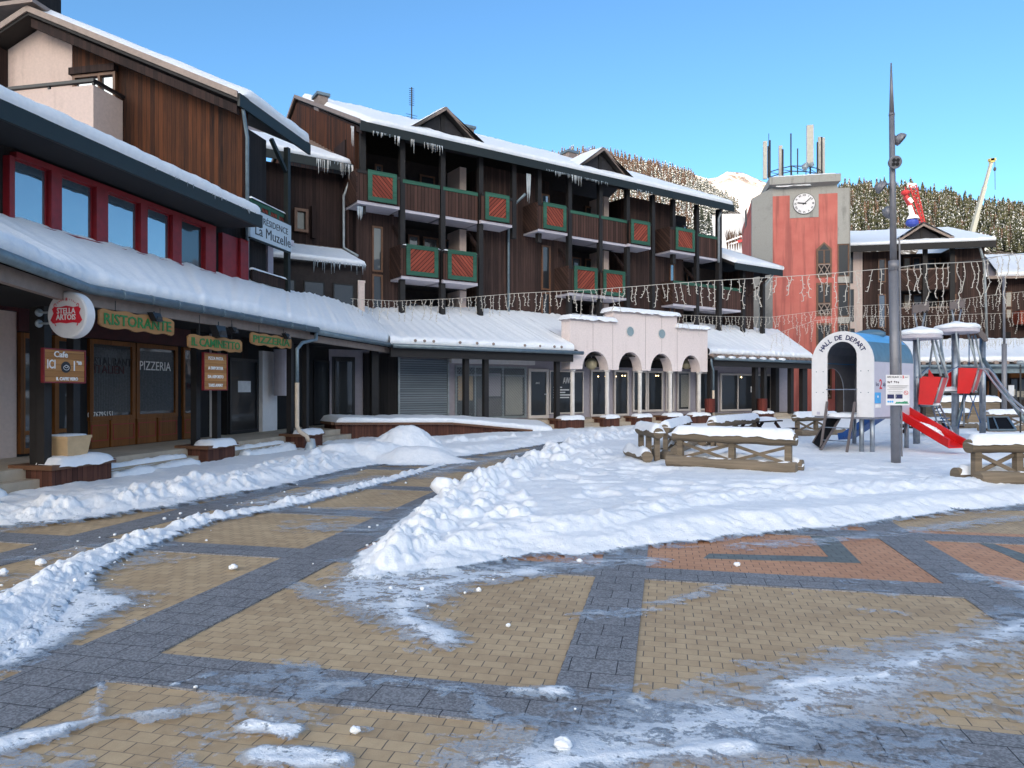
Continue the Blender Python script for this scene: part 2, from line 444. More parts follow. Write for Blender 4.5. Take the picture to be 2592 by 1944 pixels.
MATS['snow_far'].node_tree.nodes['Color Ramp'].color_ramp.elements[0].color = (0.56, 0.57, 0.59, 1); MATS['snow_far'].node_tree.nodes['Color Ramp'].color_ramp.elements[1].color = (0.66, 0.66, 0.67, 1)
# red rendered concrete of the clock tower with rain stains
m = NT('tower_red'); v, x, y, z = m.xyz()
st = m.noise(m.comb(m.math('MULTIPLY', m.math('ADD', x, y), 1.6), m.math('MULTIPLY', z, 0.10)), 1.6, 5.0, 0.6)
mo = m.noise(v, 1.1, 4.0)
c = m.ramp(mo, [(0.3, (0.47, 0.135, 0.11)), (0.7, (0.56, 0.18, 0.145))])
c = m.mix(m.math('MULTIPLY', m.smooth(st, 0.47, 0.62), 0.62), c, (0.25, 0.085, 0.075)); m.base(c, 0.85, 0, 0.2)
# paving: running-bond blocks
def paving(name, bw, bh, lo, hi, joint, speck=0.0, specks=((0.12, 0.12, 0.13), (0.42, 0.42, 0.45)), bedvis=0.45):
    m = NT(name); v, x, y, z = m.xyz()
    wob = m.noise(v, 7.0, 3.0); wob2 = m.noise(m.comb(y, x, 3.0), 7.0, 3.0)
    vv = m.comb(m.math('ADD', x, m.math('MULTIPLY', m.math('SUBTRACT', wob, 0.5), 0.012)), m.math('ADD', y, m.math('MULTIPLY', m.math('SUBTRACT', wob2, 0.5), 0.012)))
    br = m.n('ShaderNodeTexBrick', offset=0.5, i_Scale=1.0); m.l(vv, br.inputs['Vector'])
    br.inputs['Mortar Size'].default_value = 0.0035; br.inputs['Mortar Smooth'].default_value = 0.25; br.inputs['Bias'].default_value = 0.0
    br.inputs['Brick Width'].default_value = bw; br.inputs['Row Height'].default_value = bh
    br.inputs['Color1'].default_value = (0, 0, 0, 1); br.inputs['Color2'].default_value = (1, 1, 1, 1); br.inputs['Mortar'].default_value = (0.5, 0.5, 0.5, 1)
    sp = m.noise(v, 160.0, 4.0, 0.75); big = m.noise(v, 0.9, 5.0, 0.6); mid = m.noise(v, 14.0, 4.0, 0.6)
    t = m.math('ADD', m.math('MULTIPLY', br.outputs[0], 0.20), m.math('ADD', m.math('MULTIPLY', big, 0.6), m.math('MULTIPLY', mid, 0.40)))
    t = m.math('ADD', t, m.math('MULTIPLY', m.math('SUBTRACT', sp, 0.5), 0.5))
    c = m.ramp(t, [(0.25, lo), (0.95, hi)])
    if speck:
        vo = m.n('ShaderNodeTexVoronoi', i_Scale=95.0); m.l(v, vo.inputs['Vector'])
        sep = m.n('ShaderNodeSeparateColor'); m.l(vo.outputs['Color'], sep.inputs[0])
        sc = m.ramp(sep.outputs[0], [(0.25, specks[0]), (0.8, specks[1])])
        c = m.mix(speck, c, sc)
    wet = m.smooth(m.noise(v, 0.8, 6.0, 0.7), 0.56, 0.70)
    c = m.mix(m.math('MULTIPLY', wet, 0.38), c, tuple(k * 0.4 for k in lo))
    # the bed joints are packed with sand and hardly show, the cross joints are open
    rowd = m.math('FRACT', m.math('DIVIDE', m.math('ADD', y, m.math('MULTIPLY', m.math('SUBTRACT', wob2, 0.5), 0.012)), bh))
    bed = m.math('LESS_THAN', m.math('ABSOLUTE', m.math('SUBTRACT', rowd, 0.5)), 0.46)
    jf = m.math('MULTIPLY', br.outputs['Fac'], m.math('MULTIPLY_ADD', bed, 1.0 - bedvis, bedvis))
    c = m.mix(jf, c, joint)
    m.base(c, m.math('MULTIPLY_ADD', wet, -0.35, 0.75), 0, 0.4)
    hgt = m.math('ADD', m.math('MULTIPLY', m.math('SUBTRACT', 1.0, br.outputs['Fac']), 1.0), m.math('ADD', m.math('MULTIPLY', sp, 0.25), m.math('MULTIPLY', mid, 0.3)))
    m.bump(hgt, 0.55, 0.006)
paving('pave_yellow', 0.130, 0.090, (0.30, 0.20, 0.115), (0.62, 0.46, 0.28), (0.12, 0.10, 0.08))
paving('pave_orange', 0.130, 0.090, (0.38, 0.18, 0.095), (0.62, 0.34, 0.20), (0.09, 0.055, 0.045))
paving('pave_grey', 0.27, 0.205, (0.125, 0.128, 0.138), (0.255, 0.26, 0.27), (0.03, 0.03, 0.035), 0.38, ((0.06, 0.06, 0.07), (0.36, 0.36, 0.39)), 1.0)
paving('pave_slate', 0.130, 0.090, (0.10, 0.115, 0.115), (0.20, 0.225, 0.225), (0.05, 0.05, 0.05))
# larch and spruce: needles with snow lying on the upper faces
def needles(name, lo, hi, snow):
    m = NT(name); v, x, y, z = m.xyz()
    n = m.noise(v, 0.25, 3.0); n2 = m.noise(v, 1.6, 3.0)
    g = m.n('ShaderNodeNewGeometry'); sp = m.n('ShaderNodeSeparateXYZ'); m.l(g.outputs['Normal'], sp.inputs[0])
    c = m.ramp(n, [(0.3, lo), (0.7, hi)])
    k = m.smooth(m.math('ADD', m.math('MULTIPLY', m.math('ABSOLUTE', sp.outputs[2]), 0.5), n2), 0.98 - snow, 1.12 - snow)
    m.base(m.mix(k, c, (0.70, 0.72, 0.75)), 0.9, 0, 0.1)
needles('larch_needles', (0.045, 0.029, 0.021), (0.115, 0.072, 0.050), 0.04)
needles('spruce_needles', (0.014, 0.020, 0.012), (0.06, 0.06, 0.03), 0.04)
needles('snowy_needles', (0.016, 0.024, 0.018), (0.055, 0.06, 0.042), 0.16)
m = NT('mountain_snow'); v, x, y, z = m.xyz()
n = m.noise(v, 0.012, 8.0, 0.7); n2 = m.noise(v, 0.09, 5.0, 0.7)
k = m.math('MULTIPLY', m.smooth(z, 392.0, 432.0), m.smooth(m.math('ADD', m.math('MULTIPLY', n, 0.5), m.math('MULTIPLY', n2, 0.5)), 0.47, 0.53))
m.base(m.mix(m.math('MULTIPLY', k, 0.85), (0.60, 0.61, 0.63), (0.12, 0.085, 0.07)), 0.8, 0, 0.2); m.bump(n2, 0.6, 6.0)

for nm, zlo in (('wood_shade_floor', 96.0), ('wood_shade_floor_low', 66.0)):  # brown put into the snow colour for the shade under the trees
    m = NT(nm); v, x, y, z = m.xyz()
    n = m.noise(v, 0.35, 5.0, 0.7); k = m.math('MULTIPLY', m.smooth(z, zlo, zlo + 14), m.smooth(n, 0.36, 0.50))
    if nm == 'wood_shade_floor':   # the piste cut into the flank, right of the larches, is bare snow
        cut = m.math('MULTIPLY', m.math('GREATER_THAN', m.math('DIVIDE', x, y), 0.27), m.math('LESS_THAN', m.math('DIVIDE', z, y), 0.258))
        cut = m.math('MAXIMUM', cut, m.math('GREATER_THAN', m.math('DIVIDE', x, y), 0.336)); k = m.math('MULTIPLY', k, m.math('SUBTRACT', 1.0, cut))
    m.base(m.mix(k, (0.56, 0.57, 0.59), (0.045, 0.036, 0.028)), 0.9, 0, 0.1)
# ------------------------------------------------------------------ numpy noise for terrain
def h2(ix, iy, seed):
    n = (ix.astype(np.int64) * 374761393 + iy.astype(np.int64) * 668265263 + seed * 1442695041) & 0xffffffff
    n = ((n ^ (n >> 13)) * 1274126177) & 0xffffffff
    n = n ^ (n >> 16)
    return (n & 0xffff) / 65535.0
def vnoise(x, y, seed=0):
    ix, iy = np.floor(x), np.floor(y); fx, fy = x - ix, y - iy
    fx = fx * fx * (3 - 2 * fx); fy = fy * fy * (3 - 2 * fy)
    a, b, c, d = h2(ix, iy, seed), h2(ix + 1, iy, seed), h2(ix, iy + 1, seed), h2(ix + 1, iy + 1, seed)
    return (a + (b - a) * fx) * (1 - fy) + (c + (d - c) * fx) * fy
def fbm(x, y, oct=4, seed=0, g=0.5):
    s = np.zeros_like(x); a = 1.0; t = 0
    for o in range(oct):
        s += a * vnoise(x, y, seed + o * 17); t += a; a *= g; x = x * 2.03 + 5.1; y = y * 2.03 - 3.7
    return s / t
def clods(x, y, cell, seed=0):
    """rounded lumps: height of the nearest hemispherical clod"""
    gx, gy = x / cell, y / cell; ix, iy = np.floor(gx), np.floor(gy); best = np.zeros_like(x)
    for dx in (-1, 0, 1):
        for dy in (-1, 0, 1):
            jx, jy = ix + dx, iy + dy
            cx = jx + h2(jx, jy, seed); cy = jy + h2(jx, jy, seed + 91); r = 0.25 + 0.55 * h2(jx, jy, seed + 47) ** 2
            q = 1 - ((gx - cx) ** 2 + (gy - cy) ** 2) / (r * r)
            best = np.maximum(best, np.sqrt(np.maximum(q, 0)) * r)
    return best * cell
def seg_dist(X, Y, pts):
    """distance to a polyline and the parameter (0..n-1) of the nearest point"""
    best = np.full(X.shape, 1e9); par = np.zeros(X.shape)
    for i in range(len(pts) - 1):
        (ax, ay), (bx, by) = pts[i][:2], pts[i + 1][:2]; vx, vy = bx - ax, by - ay
        t = np.clip(((X - ax) * vx + (Y - ay) * vy) / (vx * vx + vy * vy + 1e-9), 0, 1)
        d = np.hypot(X - ax - t * vx, Y - ay - t * vy); m_ = d < best
        best = np.where(m_, d, best); par = np.where(m_, i + t, par)
    return best, par
def sdf(X, Y, poly):
    d, _ = seg_dist(X, Y, poly + [poly[0]]); ins = np.zeros(X.shape, bool); n = len(poly)
    for i in range(n):
        (ax, ay), (bx, by) = poly[i], poly[(i + 1) % n]
        c = ((ay > Y) != (by > Y)) & (X < (bx - ax) * (Y - ay) / (by - ay + 1e-12) + ax); ins ^= c
    return np.where(ins, d, -d)
def sstep(v, a, b): t = np.clip((v - a) / (b - a), 0, 1); return t * t * (3 - 2 * t)
def grid_mesh(name, X, Y, Z, mat, keep=None, attr=None, smooth=True):
    r, c = X.shape; me = bpy.data.meshes.new(name)
    idx = np.arange(r * c).reshape(r, c)
    q = np.stack([idx[:-1, :-1], idx[:-1, 1:], idx[1:, 1:], idx[1:, :-1]], -1).reshape(-1, 4)
    if keep is not None:
        kk = keep.ravel()[q].any(1); q = q[kk]
    used = np.zeros(r * c, bool); used[q.ravel()] = True; remap = np.cumsum(used) - 1; q = remap[q]
    V = np.stack([X.ravel(), Y.ravel(), Z.ravel()], -1)[used]
    me.vertices.add(len(V)); me.vertices.foreach_set('co', V.astype(np.float32).ravel())
    me.loops.add(q.size); me.loops.foreach_set('vertex_index', q.astype(np.int32).ravel())
    me.polygons.add(len(q)); me.polygons.foreach_set('loop_start', np.arange(0, q.size, 4, dtype=np.int32))
    me.polygons.foreach_set('use_smooth', np.full(len(q), smooth))
    me.materials.append(MATS[mat]); me.update(calc_edges=True)
    if attr is not None:
        a = me.attributes.new('cover', 'FLOAT', 'POINT'); a.data.foreach_set('value', attr.ravel()[used].astype(np.float32))
    o = bpy.data.objects.new(name, me); COL.objects.link(o); o['kind'] = 'structure'
    return o

# ------------------------------------------------------------------ ground, paving
FP = Fr(-12.5)
mb = MB(); mb.poly([(-4000, -4000, -0.06), (4000, -4000, -0.06), (4000, 6000, -0.06), (-4000, 6000, -0.06)])
solo('ground', mb, 'snow_far', None, None, kind='structure')
mb = MB(); mb.poly([(-45, -30, 0), (55, -30, 0), (55, 75, 0), (-45, 75, 0)])
solo('plaza_paving', mb, 'pave_yellow', None, None, FP, kind='structure')
def sheet(name, quads, mat, z):
    mb = MB()
    for p in quads: mb.prism([(a, b, z) for a, b in (p if sum((p[i][0] * p[(i + 1) % len(p)][1] - p[(i + 1) % len(p)][0] * p[i][1]) for i in range(len(p))) > 0 else p[::-1])][::-1], (0, 0, -0.03))
    return solo(name, mb, mat, None, None, FP, kind='structure')
def rc(x0, x1, y0, y1): return [(x0, y0), (x1, y0), (x1, y1), (x0, y1)]
sheet('terracotta_paving', [rc(-2.98, 2.3, 6.25, 26), rc(2.66, 6.2, 6.1, 8.7), rc(5.6, 12, 8.9, 26)], 'pave_orange', 0.004)
def pl(p): return FP.loc(*G(*p))
sheet('chevron_paving', [[pl(p) for p in [(1780, 1415), (2180, 1427), (2097, 1411), (1795, 1403)]],
                         [pl(p) for p in [(2180, 1427), (2112, 1359), (2050, 1358), (2097, 1411)]],
                         [pl(p) for p in [(2456, 1367), (2610, 1434), (2610, 1410), (2500, 1373)]],
                         [pl(p) for p in [(2456, 1367), (2500, 1373), (2610, 1371), (2610, 1363)]]], 'pave_slate', 0.008)
vb = [(-14.9, -14.5), (-12.0, -11.6), (-9.15, -8.75), (-6.35, -5.9), (-3.55, -3.0), (-0.58, -0.17), (2.24, 2.67), (5.2, 5.6), (8.0, 8.4), (10.9, 11.3)]
hb = [(0.45, 0.85), (3.22, 3.62), (5.93, 6.32), (8.10, 8.50), (10.4, 10.8), (13.0, 13.4), (15.7, 16.1), (18.5, 18.9), (21.3, 21.7)]
sheet('granite_bands', [rc(a, b, -20, 30) for a, b in vb], 'pave_grey', 0.012)
bands = []
for y0, y1 in hb:
    xs = [-20] + [k for ab in vb for k in ab] + [20]
    for i in range(0, len(xs) - 1, 2): bands.append(rc(xs[i], xs[i + 1], y0, y1))
sheet('granite_cross_bands', bands, 'pave_grey', 0.012)

# ------------------------------------------------------------------ snow cover
def GD(pts, z=0.0): return [G(x * 1.17179, y * 1.17179, z) for x, y in pts]
D0, D1 = 2.55, 62.0
nr = 800; nc = 900
dd = D0 * (D1 / D0) ** (np.linspace(0, 1, nr)); kk = np.linspace(-0.95, 0.95, nc)
X = np.outer(dd, kk); Y = np.repeat(dd[:, None], nc, 1)
warp = (fbm(X * 0.9, Y * 0.9, 5, 3) - 0.5) * 0.9; warp2 = (fbm(X * 3.1, Y * 3.1, 4, 8) - 0.5) * 0.34
hs = np.zeros_like(X)                 # snow depth
# 1 the open field on the right
field = GD([(1400, 922), (1275, 958), (1185, 987), (1100, 1032), (1010, 1052), (965, 1085), (905, 1132), (835, 1187), (775, 1216), (800, 1240), (1000, 1234), (1150, 1212), (1300, 1212), (1450, 1188), (1600, 1163), (1850, 1142), (2212, 1098), (2700, 1050)])
field += [(26, 20), (40, 62), (2, 62), (1.6, 25.0)]
sf = sdf(X, Y, field) + warp * 0.35 + warp2
und = (fbm(X * 0.35, Y * 0.5, 3, 21) - 0.5) * 0.10 + (fbm(X * 1.4, Y * 2.2, 3, 5) - 0.5) * 0.05
lvl = 0.16 + und
hs = np.maximum(hs, sstep(sf, -0.05, 0.55) * lvl)
# footprints and trodden snow in the field
tr = sstep(fbm(X * 0.5, Y * 0.5, 3, 77), 0.50, 0.62)
foot = clods(X + 0.05 * Y, Y, 0.42, 12); hs -= tr * foot * 0.26 * (sf > 0.7)
# berms: (points in display pixels of the crest, crest height, width towards both sides)
def berm(pts, hgt, wid, lump=0.5, cell=0.2, seed=0):
    g = GD([p[:2] for p in pts], hgt * 0.75); d, par = seg_dist(X, Y, g)
    sc = np.interp(par, range(len(pts)), [p[2] if len(p) > 2 else 1.0 for p in pts])
    along = 0.72 + 0.56 * fbm(X * 1.3, Y * 1.3, 3, seed + 31)
    d = np.maximum(0, d + warp2 * 0.55 * wid / 0.5)
    h_ = hgt * sc * along * np.exp(-(d / (wid * (0.6 + 0.4 * sc))) ** 2 * 1.4)
    cl = clods(X, Y, cell, seed) + 0.6 * clods(X, Y, cell * 0.5, seed + 5) + 0.4 * clods(X, Y, cell * 0.22, seed + 9)
    mask = np.clip(h_ / (hgt * 0.5), 0, 1)
    return h_ + lump * cl * mask * (0.35 + 0.9 * sstep(fbm(X * 2.1, Y * 2.1, 3, seed + 3), 0.35, 0.65)) - 0.02 * (mask < 0.06)
hs = np.maximum(hs, berm([(1380, 930, .9), (1290, 950, 1), (1200, 975, 1), (1120, 1010, 1.1), (1050, 1040, 1.2), (985, 1075, 1.05), (930, 1120, .8), (880, 1165, .55), (830, 1205, .25)], 0.24, 0.46, 0.80, 0.19, 2) * sstep(sf, -0.45, 0.02))
hs = np.maximum(hs, berm([(1300, 965, .8), (1210, 1005, 1), (1130, 1050, 1), (1060, 1100, .9), (1000, 1150, .6), (920, 1190, .4)], 0.17, 0.8, 0.55, 0.26, 6) * sstep(sf, -0.3, 0.1))
# clean-cut bank along the near edge of the field
dline, par = seg_dist(X, Y, GD([(870, 1180), (1000, 1160), (1130, 1135), (1300, 1118), (1450, 1083), (1600, 1070), (1760, 1057), (1950, 1048), (2212, 1033), (2700, 1000)], 0.2))
bank = 0.22 * (0.8 + 0.4 * fbm(X * 1.6, Y * 1.6, 3, 40)) * np.exp(-(dline / 0.55) ** 2)
bank += 0.05 * (fbm(X * 7, Y * 7, 3, 44) - 0.5) * np.exp(-(dline / 0.6) ** 2) * 2
ff = sstep(sf, -0.02, 0.95)
hs = np.maximum(hs, bank * ff + 0.03 * sstep(sf, -0.1, 0.2))
# 2 the windrow across the pavers
hs = np.maximum(hs, berm([(-120, 1400, 1.7), (0, 1335, 1.4), (90, 1268, 1.05), (180, 1213, .95), (255, 1180, .9), (340, 1150, .7), (450, 1115, .6), (600, 1090, .55), (760, 1052, .55), (860, 1028, .5), (950, 1003, .4)], 0.08, 0.22, 0.7, 0.10, 11))
# 3 the bank thrown up against the steps, and the big heap
hs = np.maximum(hs, berm([(-200, 1100, 1), (0, 1098, 1), (130, 1088, 1), (300, 1068, 1), (450, 1042, 1.05), (560, 1025, 1.15), (640, 1005, 1.25), (740, 985, 1.3), (900, 962, 1.2), (1050, 952, 1.0), (1200, 940, .9), (1360, 925, .8)], 0.19, 0.55, 0.65, 0.17, 15))
left = GD([(-300, 1150), (0, 1138), (130, 1122), (300, 1088), (480, 1060), (700, 1028), (900, 994), (1050, 984), (1200, 961), (1330, 940)])
left += [FRs for FRs in [(1.6, 26.0), (-3.0, 24.0), (-5.5, 20.5), (-7.4, 10.0), (-8.2, 5.0)]]
sl = sdf(X, Y, left) + warp * 0.3 + warp2 * 0.7
hs = np.maximum(hs, sstep(sl, -0.02, 0.7) * (0.15 + und) + sstep(sl, 0, 0.3) * 0.05 * clods(X, Y, 0.25, 51) * 4 * sstep(1.2 - sl, 0, 0.8))
def heap(p, zt, r, sq=1.0, rot=0.0):
    cx, cy = p; u = (X - cx) * math.cos(rot) + (Y - cy) * math.sin(rot); v = -(X - cx) * math.sin(rot) + (Y - cy) * math.cos(rot)
    q = np.sqrt((u / r) ** 2 + (v / (r * sq)) ** 2) + (fbm(X * 1.1, Y * 1.1, 3, 60) - 0.5) * 0.45
    return zt * np.exp(-q ** 2.6 * 1.5) + 0.04 * (fbm(X * 3.3, Y * 3.3, 3, 64) - .5) * (q < 1.4)
for p, zt, r, sq in [((880, 985), 0.74, 1.1, 0.8), ((800, 995), 0.42, 1.1, 0.8), ((728, 1000), 0.42, 0.7, 0.9), ((900, 1000), 0.36, 1.1, 0.6), ((640, 1012), 0.22, 0.9, 0.7)]:
    hs = np.maximum(hs, heap(GD([p])[0], zt, r, sq) + 0.25 * clods(X, Y, 0.16, 70) * (hs > 0.1))
# general fall of snow farther off
FCs = Fr(33.69)
hs = np.where(Y > 24, np.maximum(hs, 0.14 + und), hs)
mic = (fbm(X * 9, Y * 9, 3, 90) - 0.5) * 0.022
hs = hs + mic * (hs > 0.03)
# slush and ice films on the pavers
sl_c = np.zeros_like(X)
def film(pts, inner, edge, amt):
    global sl_c
    s_ = sdf(X, Y, GD(pts)) + warp * 0.12 * edge / 0.3 + warp2 * 0.4
    sl_c = np.maximum(sl_c, sstep(s_, -edge, inner) * amt)
def streak(pts, wid, amt):
    global sl_c
    d, par = seg_dist(X, Y, GD([p[:2] for p in pts])); sc = np.interp(par, range(len(pts)), [p[2] if len(p) > 2 else 1.0 for p in pts])
    sl_c = np.maximum(sl_c, amt * np.clip(1 - (d + warp2 * 0.5) / (wid * sc), 0, 1) ** 0.6)
film([(-20, 1290), (60, 1275), (150, 1250), (260, 1290), (290, 1310), (190, 1350), (120, 1400), (60, 1435), (-20, 1460)], 0.12, 0.25, 0.93)
film([(690, 1290), (760, 1225), (900, 1230), (1160, 1236), (1000, 1265), (960, 1310), (900, 1330), (960, 1375), (930, 1400), (850, 1360), (740, 1310)], 0.15, 0.25, 0.78)
streak([(1160, 1240), (1010, 1260, .7), (880, 1280), (870, 1340, .9), (960, 1390, .6)], 0.28, 0.95)
streak([(2260, 1345, 1.0), (2100, 1400, .8), (1950, 1445, 1.1), (1800, 1500, 1.5), (1650, 1560, 1.7), (1450, 1590, 1.6), (1250, 1640, 1.3), (1080, 1670)], 0.37, 0.82)
streak([(2230, 1352, .8), (2060, 1412, .5), (1900, 1470, .5), (1700, 1492, .7)], 0.13, 0.98)
streak([(1130, 1668, 1.4), (1350, 1645, 1.2), (1600, 1625, .8)], 0.13, 1.0)
streak([(1560, 1272, .6), (1380, 1325, .9), (1240, 1335, .6)], 0.16, 0.62)
streak([(2100, 1250, .8), (2180, 1262, 1.2), (2260, 1300, 1)], 0.22, 0.75)
streak([(1105, 1500, 1), (1200, 1503, .9)], 0.10, 1.0)
streak([(1370, 1520, 1), (1440, 1560, 1)], 0.10, 0.72)
streak([(375, 1488, .7), (455, 1465, 1)], 0.085, 1.02)
streak([(-20, 1625, 1), (120, 1590, 1.1), (210, 1560, .9), (215, 1490, .7)], 0.105, 0.98)
streak([(230, 1560, .8), (420, 1540, .9), (540, 1520, .9), (600, 1575, .8)], 0.11, 0.72)
streak([(540, 1575, 1), (620, 1590, 1)], 0.065, 1.05)
streak([(560, 1640, 1), (740, 1655, 1)], 0.075, 0.95)
streak([(700, 1490, 1), (840, 1475, .7), (1010, 1500, .9), (1060, 1550, 1)], 0.11, 0.60)
streak([(690, 1140, 1), (800, 1150, 1.2), (900, 1110, .8)], 0.30, 0.62)
streak([(250, 1290, .8), (350, 1290, .8)], 0.16, 0.66)
streak([(700, 1290, 1), (640, 1270, .6)], 0.2, 0.55)
streak([(560, 1090, 1), (700, 1060, 1), (830, 1035, 1)], 0.55, 0.74)
streak([(300, 1105, 1), (520, 1070, 1), (760, 1025, .8)], 0.40, 0.60)
streak([(900, 1030, 1), (1100, 985, 1), (1250, 965, 1)], 0.55, 0.68)
streak([(0, 1150, 1), (250, 1115, 1)], 0.25, 0.55)
streak([(1400, 1215, 1), (1200, 1225, 1.2), (1000, 1240, 1)], 0.24, 0.70)
streak([(1600, 1185, 1), (1880, 1160, 1), (2212, 1120, 1)], 0.20, 0.62)
sl_c = np.maximum(sl_c, 0.42 * sstep(fbm(X * 0.8, Y * 1.1, 5, 101), 0.56, 0.75))
near_edge = sstep(hs, -0.01, 0.05)
cover = np.maximum(np.clip(near_edge * 1.3, 0, 1.4), sl_c)
zz = np.where(hs > 0.012, hs, 0.0) + 0.017 + 0.012 * np.clip(sl_c, 0, 1) * (hs < 0.05)
zz = zz + (sl_c > 0.4) * (hs < 0.03) * np.clip(sl_c - 0.4, 0, 1) * 0.035 * fbm(X * 12, Y * 12, 3, 66)
# keep the snow out from under the galleries and the buildings
rx = X * math.cos(R(78.7)) + Y * math.sin(R(78.7)); ry = -X * math.sin(R(78.7)) + Y * math.cos(R(78.7))
cx_ = X * FCs.c + Y * FCs.s; cy_ = -X * FCs.s + Y * FCs.c
blocked = (ry > 9.0) | ((cy_ > 21.4) & (cx_ < 33.5))
zz = np.where(blocked, -0.03, zz)
snow_cover = grid_mesh('snow_cover', X, Y, zz, 'snow_ground', keep=(cover > 0.12) & ~blocked, attr=cover)
def snow_z(x, y):
    """height of the snow cover at a plan point"""
    j = math.log(max(y, D0) / D0) / math.log(D1 / D0) * (nr - 1); i = (x / max(y, D0) + 0.95) / 1.9 * (nc - 1)
    j = int(min(max(j, 0), nr - 1)); i = int(min(max(i, 0), nc - 1)); return float(zz[j, i])

# loose crumbs of snow on the pavers
rs = random.Random(5); mb = MB()
for _ in range(130):
    a = rs.random()
    if a < 0.70:
        q = GD([(0, 1330), (90, 1265), (180, 1213), (255, 1180), (340, 1150), (450, 1115), (600, 1090), (760, 1052), (860, 1028)]); sp_ = 0.45
    elif a < 0.96: q = GD([(1040, 1050), (965, 1085), (905, 1132), (835, 1187), (775, 1216), (760, 1260), (900, 1300), (1000, 1300)]); sp_ = 0.35
    else: q = GD([(200, 1600), (600, 1500), (1100, 1500), (1300, 1640), (1700, 1500), (2100, 1420)]); sp_ = 0.5
    i = rs.randrange(len(q) - 1); t = rs.random()
    x_, y_ = q[i][0] * (1 - t) + q[i + 1][0] * t + rs.gauss(0, sp_), q[i][1] * (1 - t) + q[i + 1][1] * t + rs.gauss(0, sp_)
    if y_ < 2.8: continue
    r_ = 0.004 + 0.012 * rs.random() ** 4
    if y_ > 4.5: r_ *= 1.6
    mb.ball((x_, y_, snow_z(x_, y_) + r_ * 0.5), r_, 6, (1, 1, 0.75), 0.5, rs.random() * 50)
solo('snow_crumbs', mb, 'snow', 'small crumbs of snow scattered over the paving beside the ploughed ridges', 'snow crumbs', smooth=True, kind='stuff')
# the loose lumps one can point to
LUMPS = [((504, 1233), .040, 'icy lump of snow in a damp patch of paving left of the long grey band'),
         ((1098, 1358), .018, 'tiny white snow lump on yellow paving just left of the straight grey band'),
         ((767, 1590), .026, 'small snow lump on the nearest yellow paving at the bottom of the picture'),
         ((1216, 1632), .042, 'rounded snow lump at the bottom edge on the grey band crossing'),
         ((1592, 1226), .032, 'pale icy lump on the terracotta paving in front of the snow field'),
         ((88, 1224), .050, 'large snow lump left of the snow ridge on the yellow paving'),
         ((5, 1246), .048, 'round snow lump at the left edge of the picture beside the snow ridge'),
         ((1252, 1221), .028, 'snow lump on terracotta paving beside the crossing of two grey bands'),
         ((906, 1129), .055, 'snow lump fallen on the grey band beside the big lumpy bank'),
         ((1192, 975), .17, 'boulder of snow sitting on the crest of the bank beside the cleared path'),
         ((958, 1082), .15, 'tall snow block at the edge of the lumpy bank above the grey band')]
for (p, r_, lb) in LUMPS:
    x_, y_ = GD([p])[0]; r_ *= 0.75 if r_ < .1 else 1; mb = MB(); mb.ball((x_, y_, snow_z(x_, y_) + r_ * 0.55), r_, 26, (1.25, 1, 0.85), 0.32, p[0])
    solo('snow_lump', mb, 'snow', lb, 'snow lump', loc=(x_, y_, 0.0), smooth=True)
# ------------------------------------------------------------------ plan frames of the place
FR = Fr(78.7)      # restaurant row, running away from the viewer on the left
FC = Fr(33.69)     # long chalet block and arcade
FT = Fr(-11.3)     # clock tower, gable of the residence, right-hand block

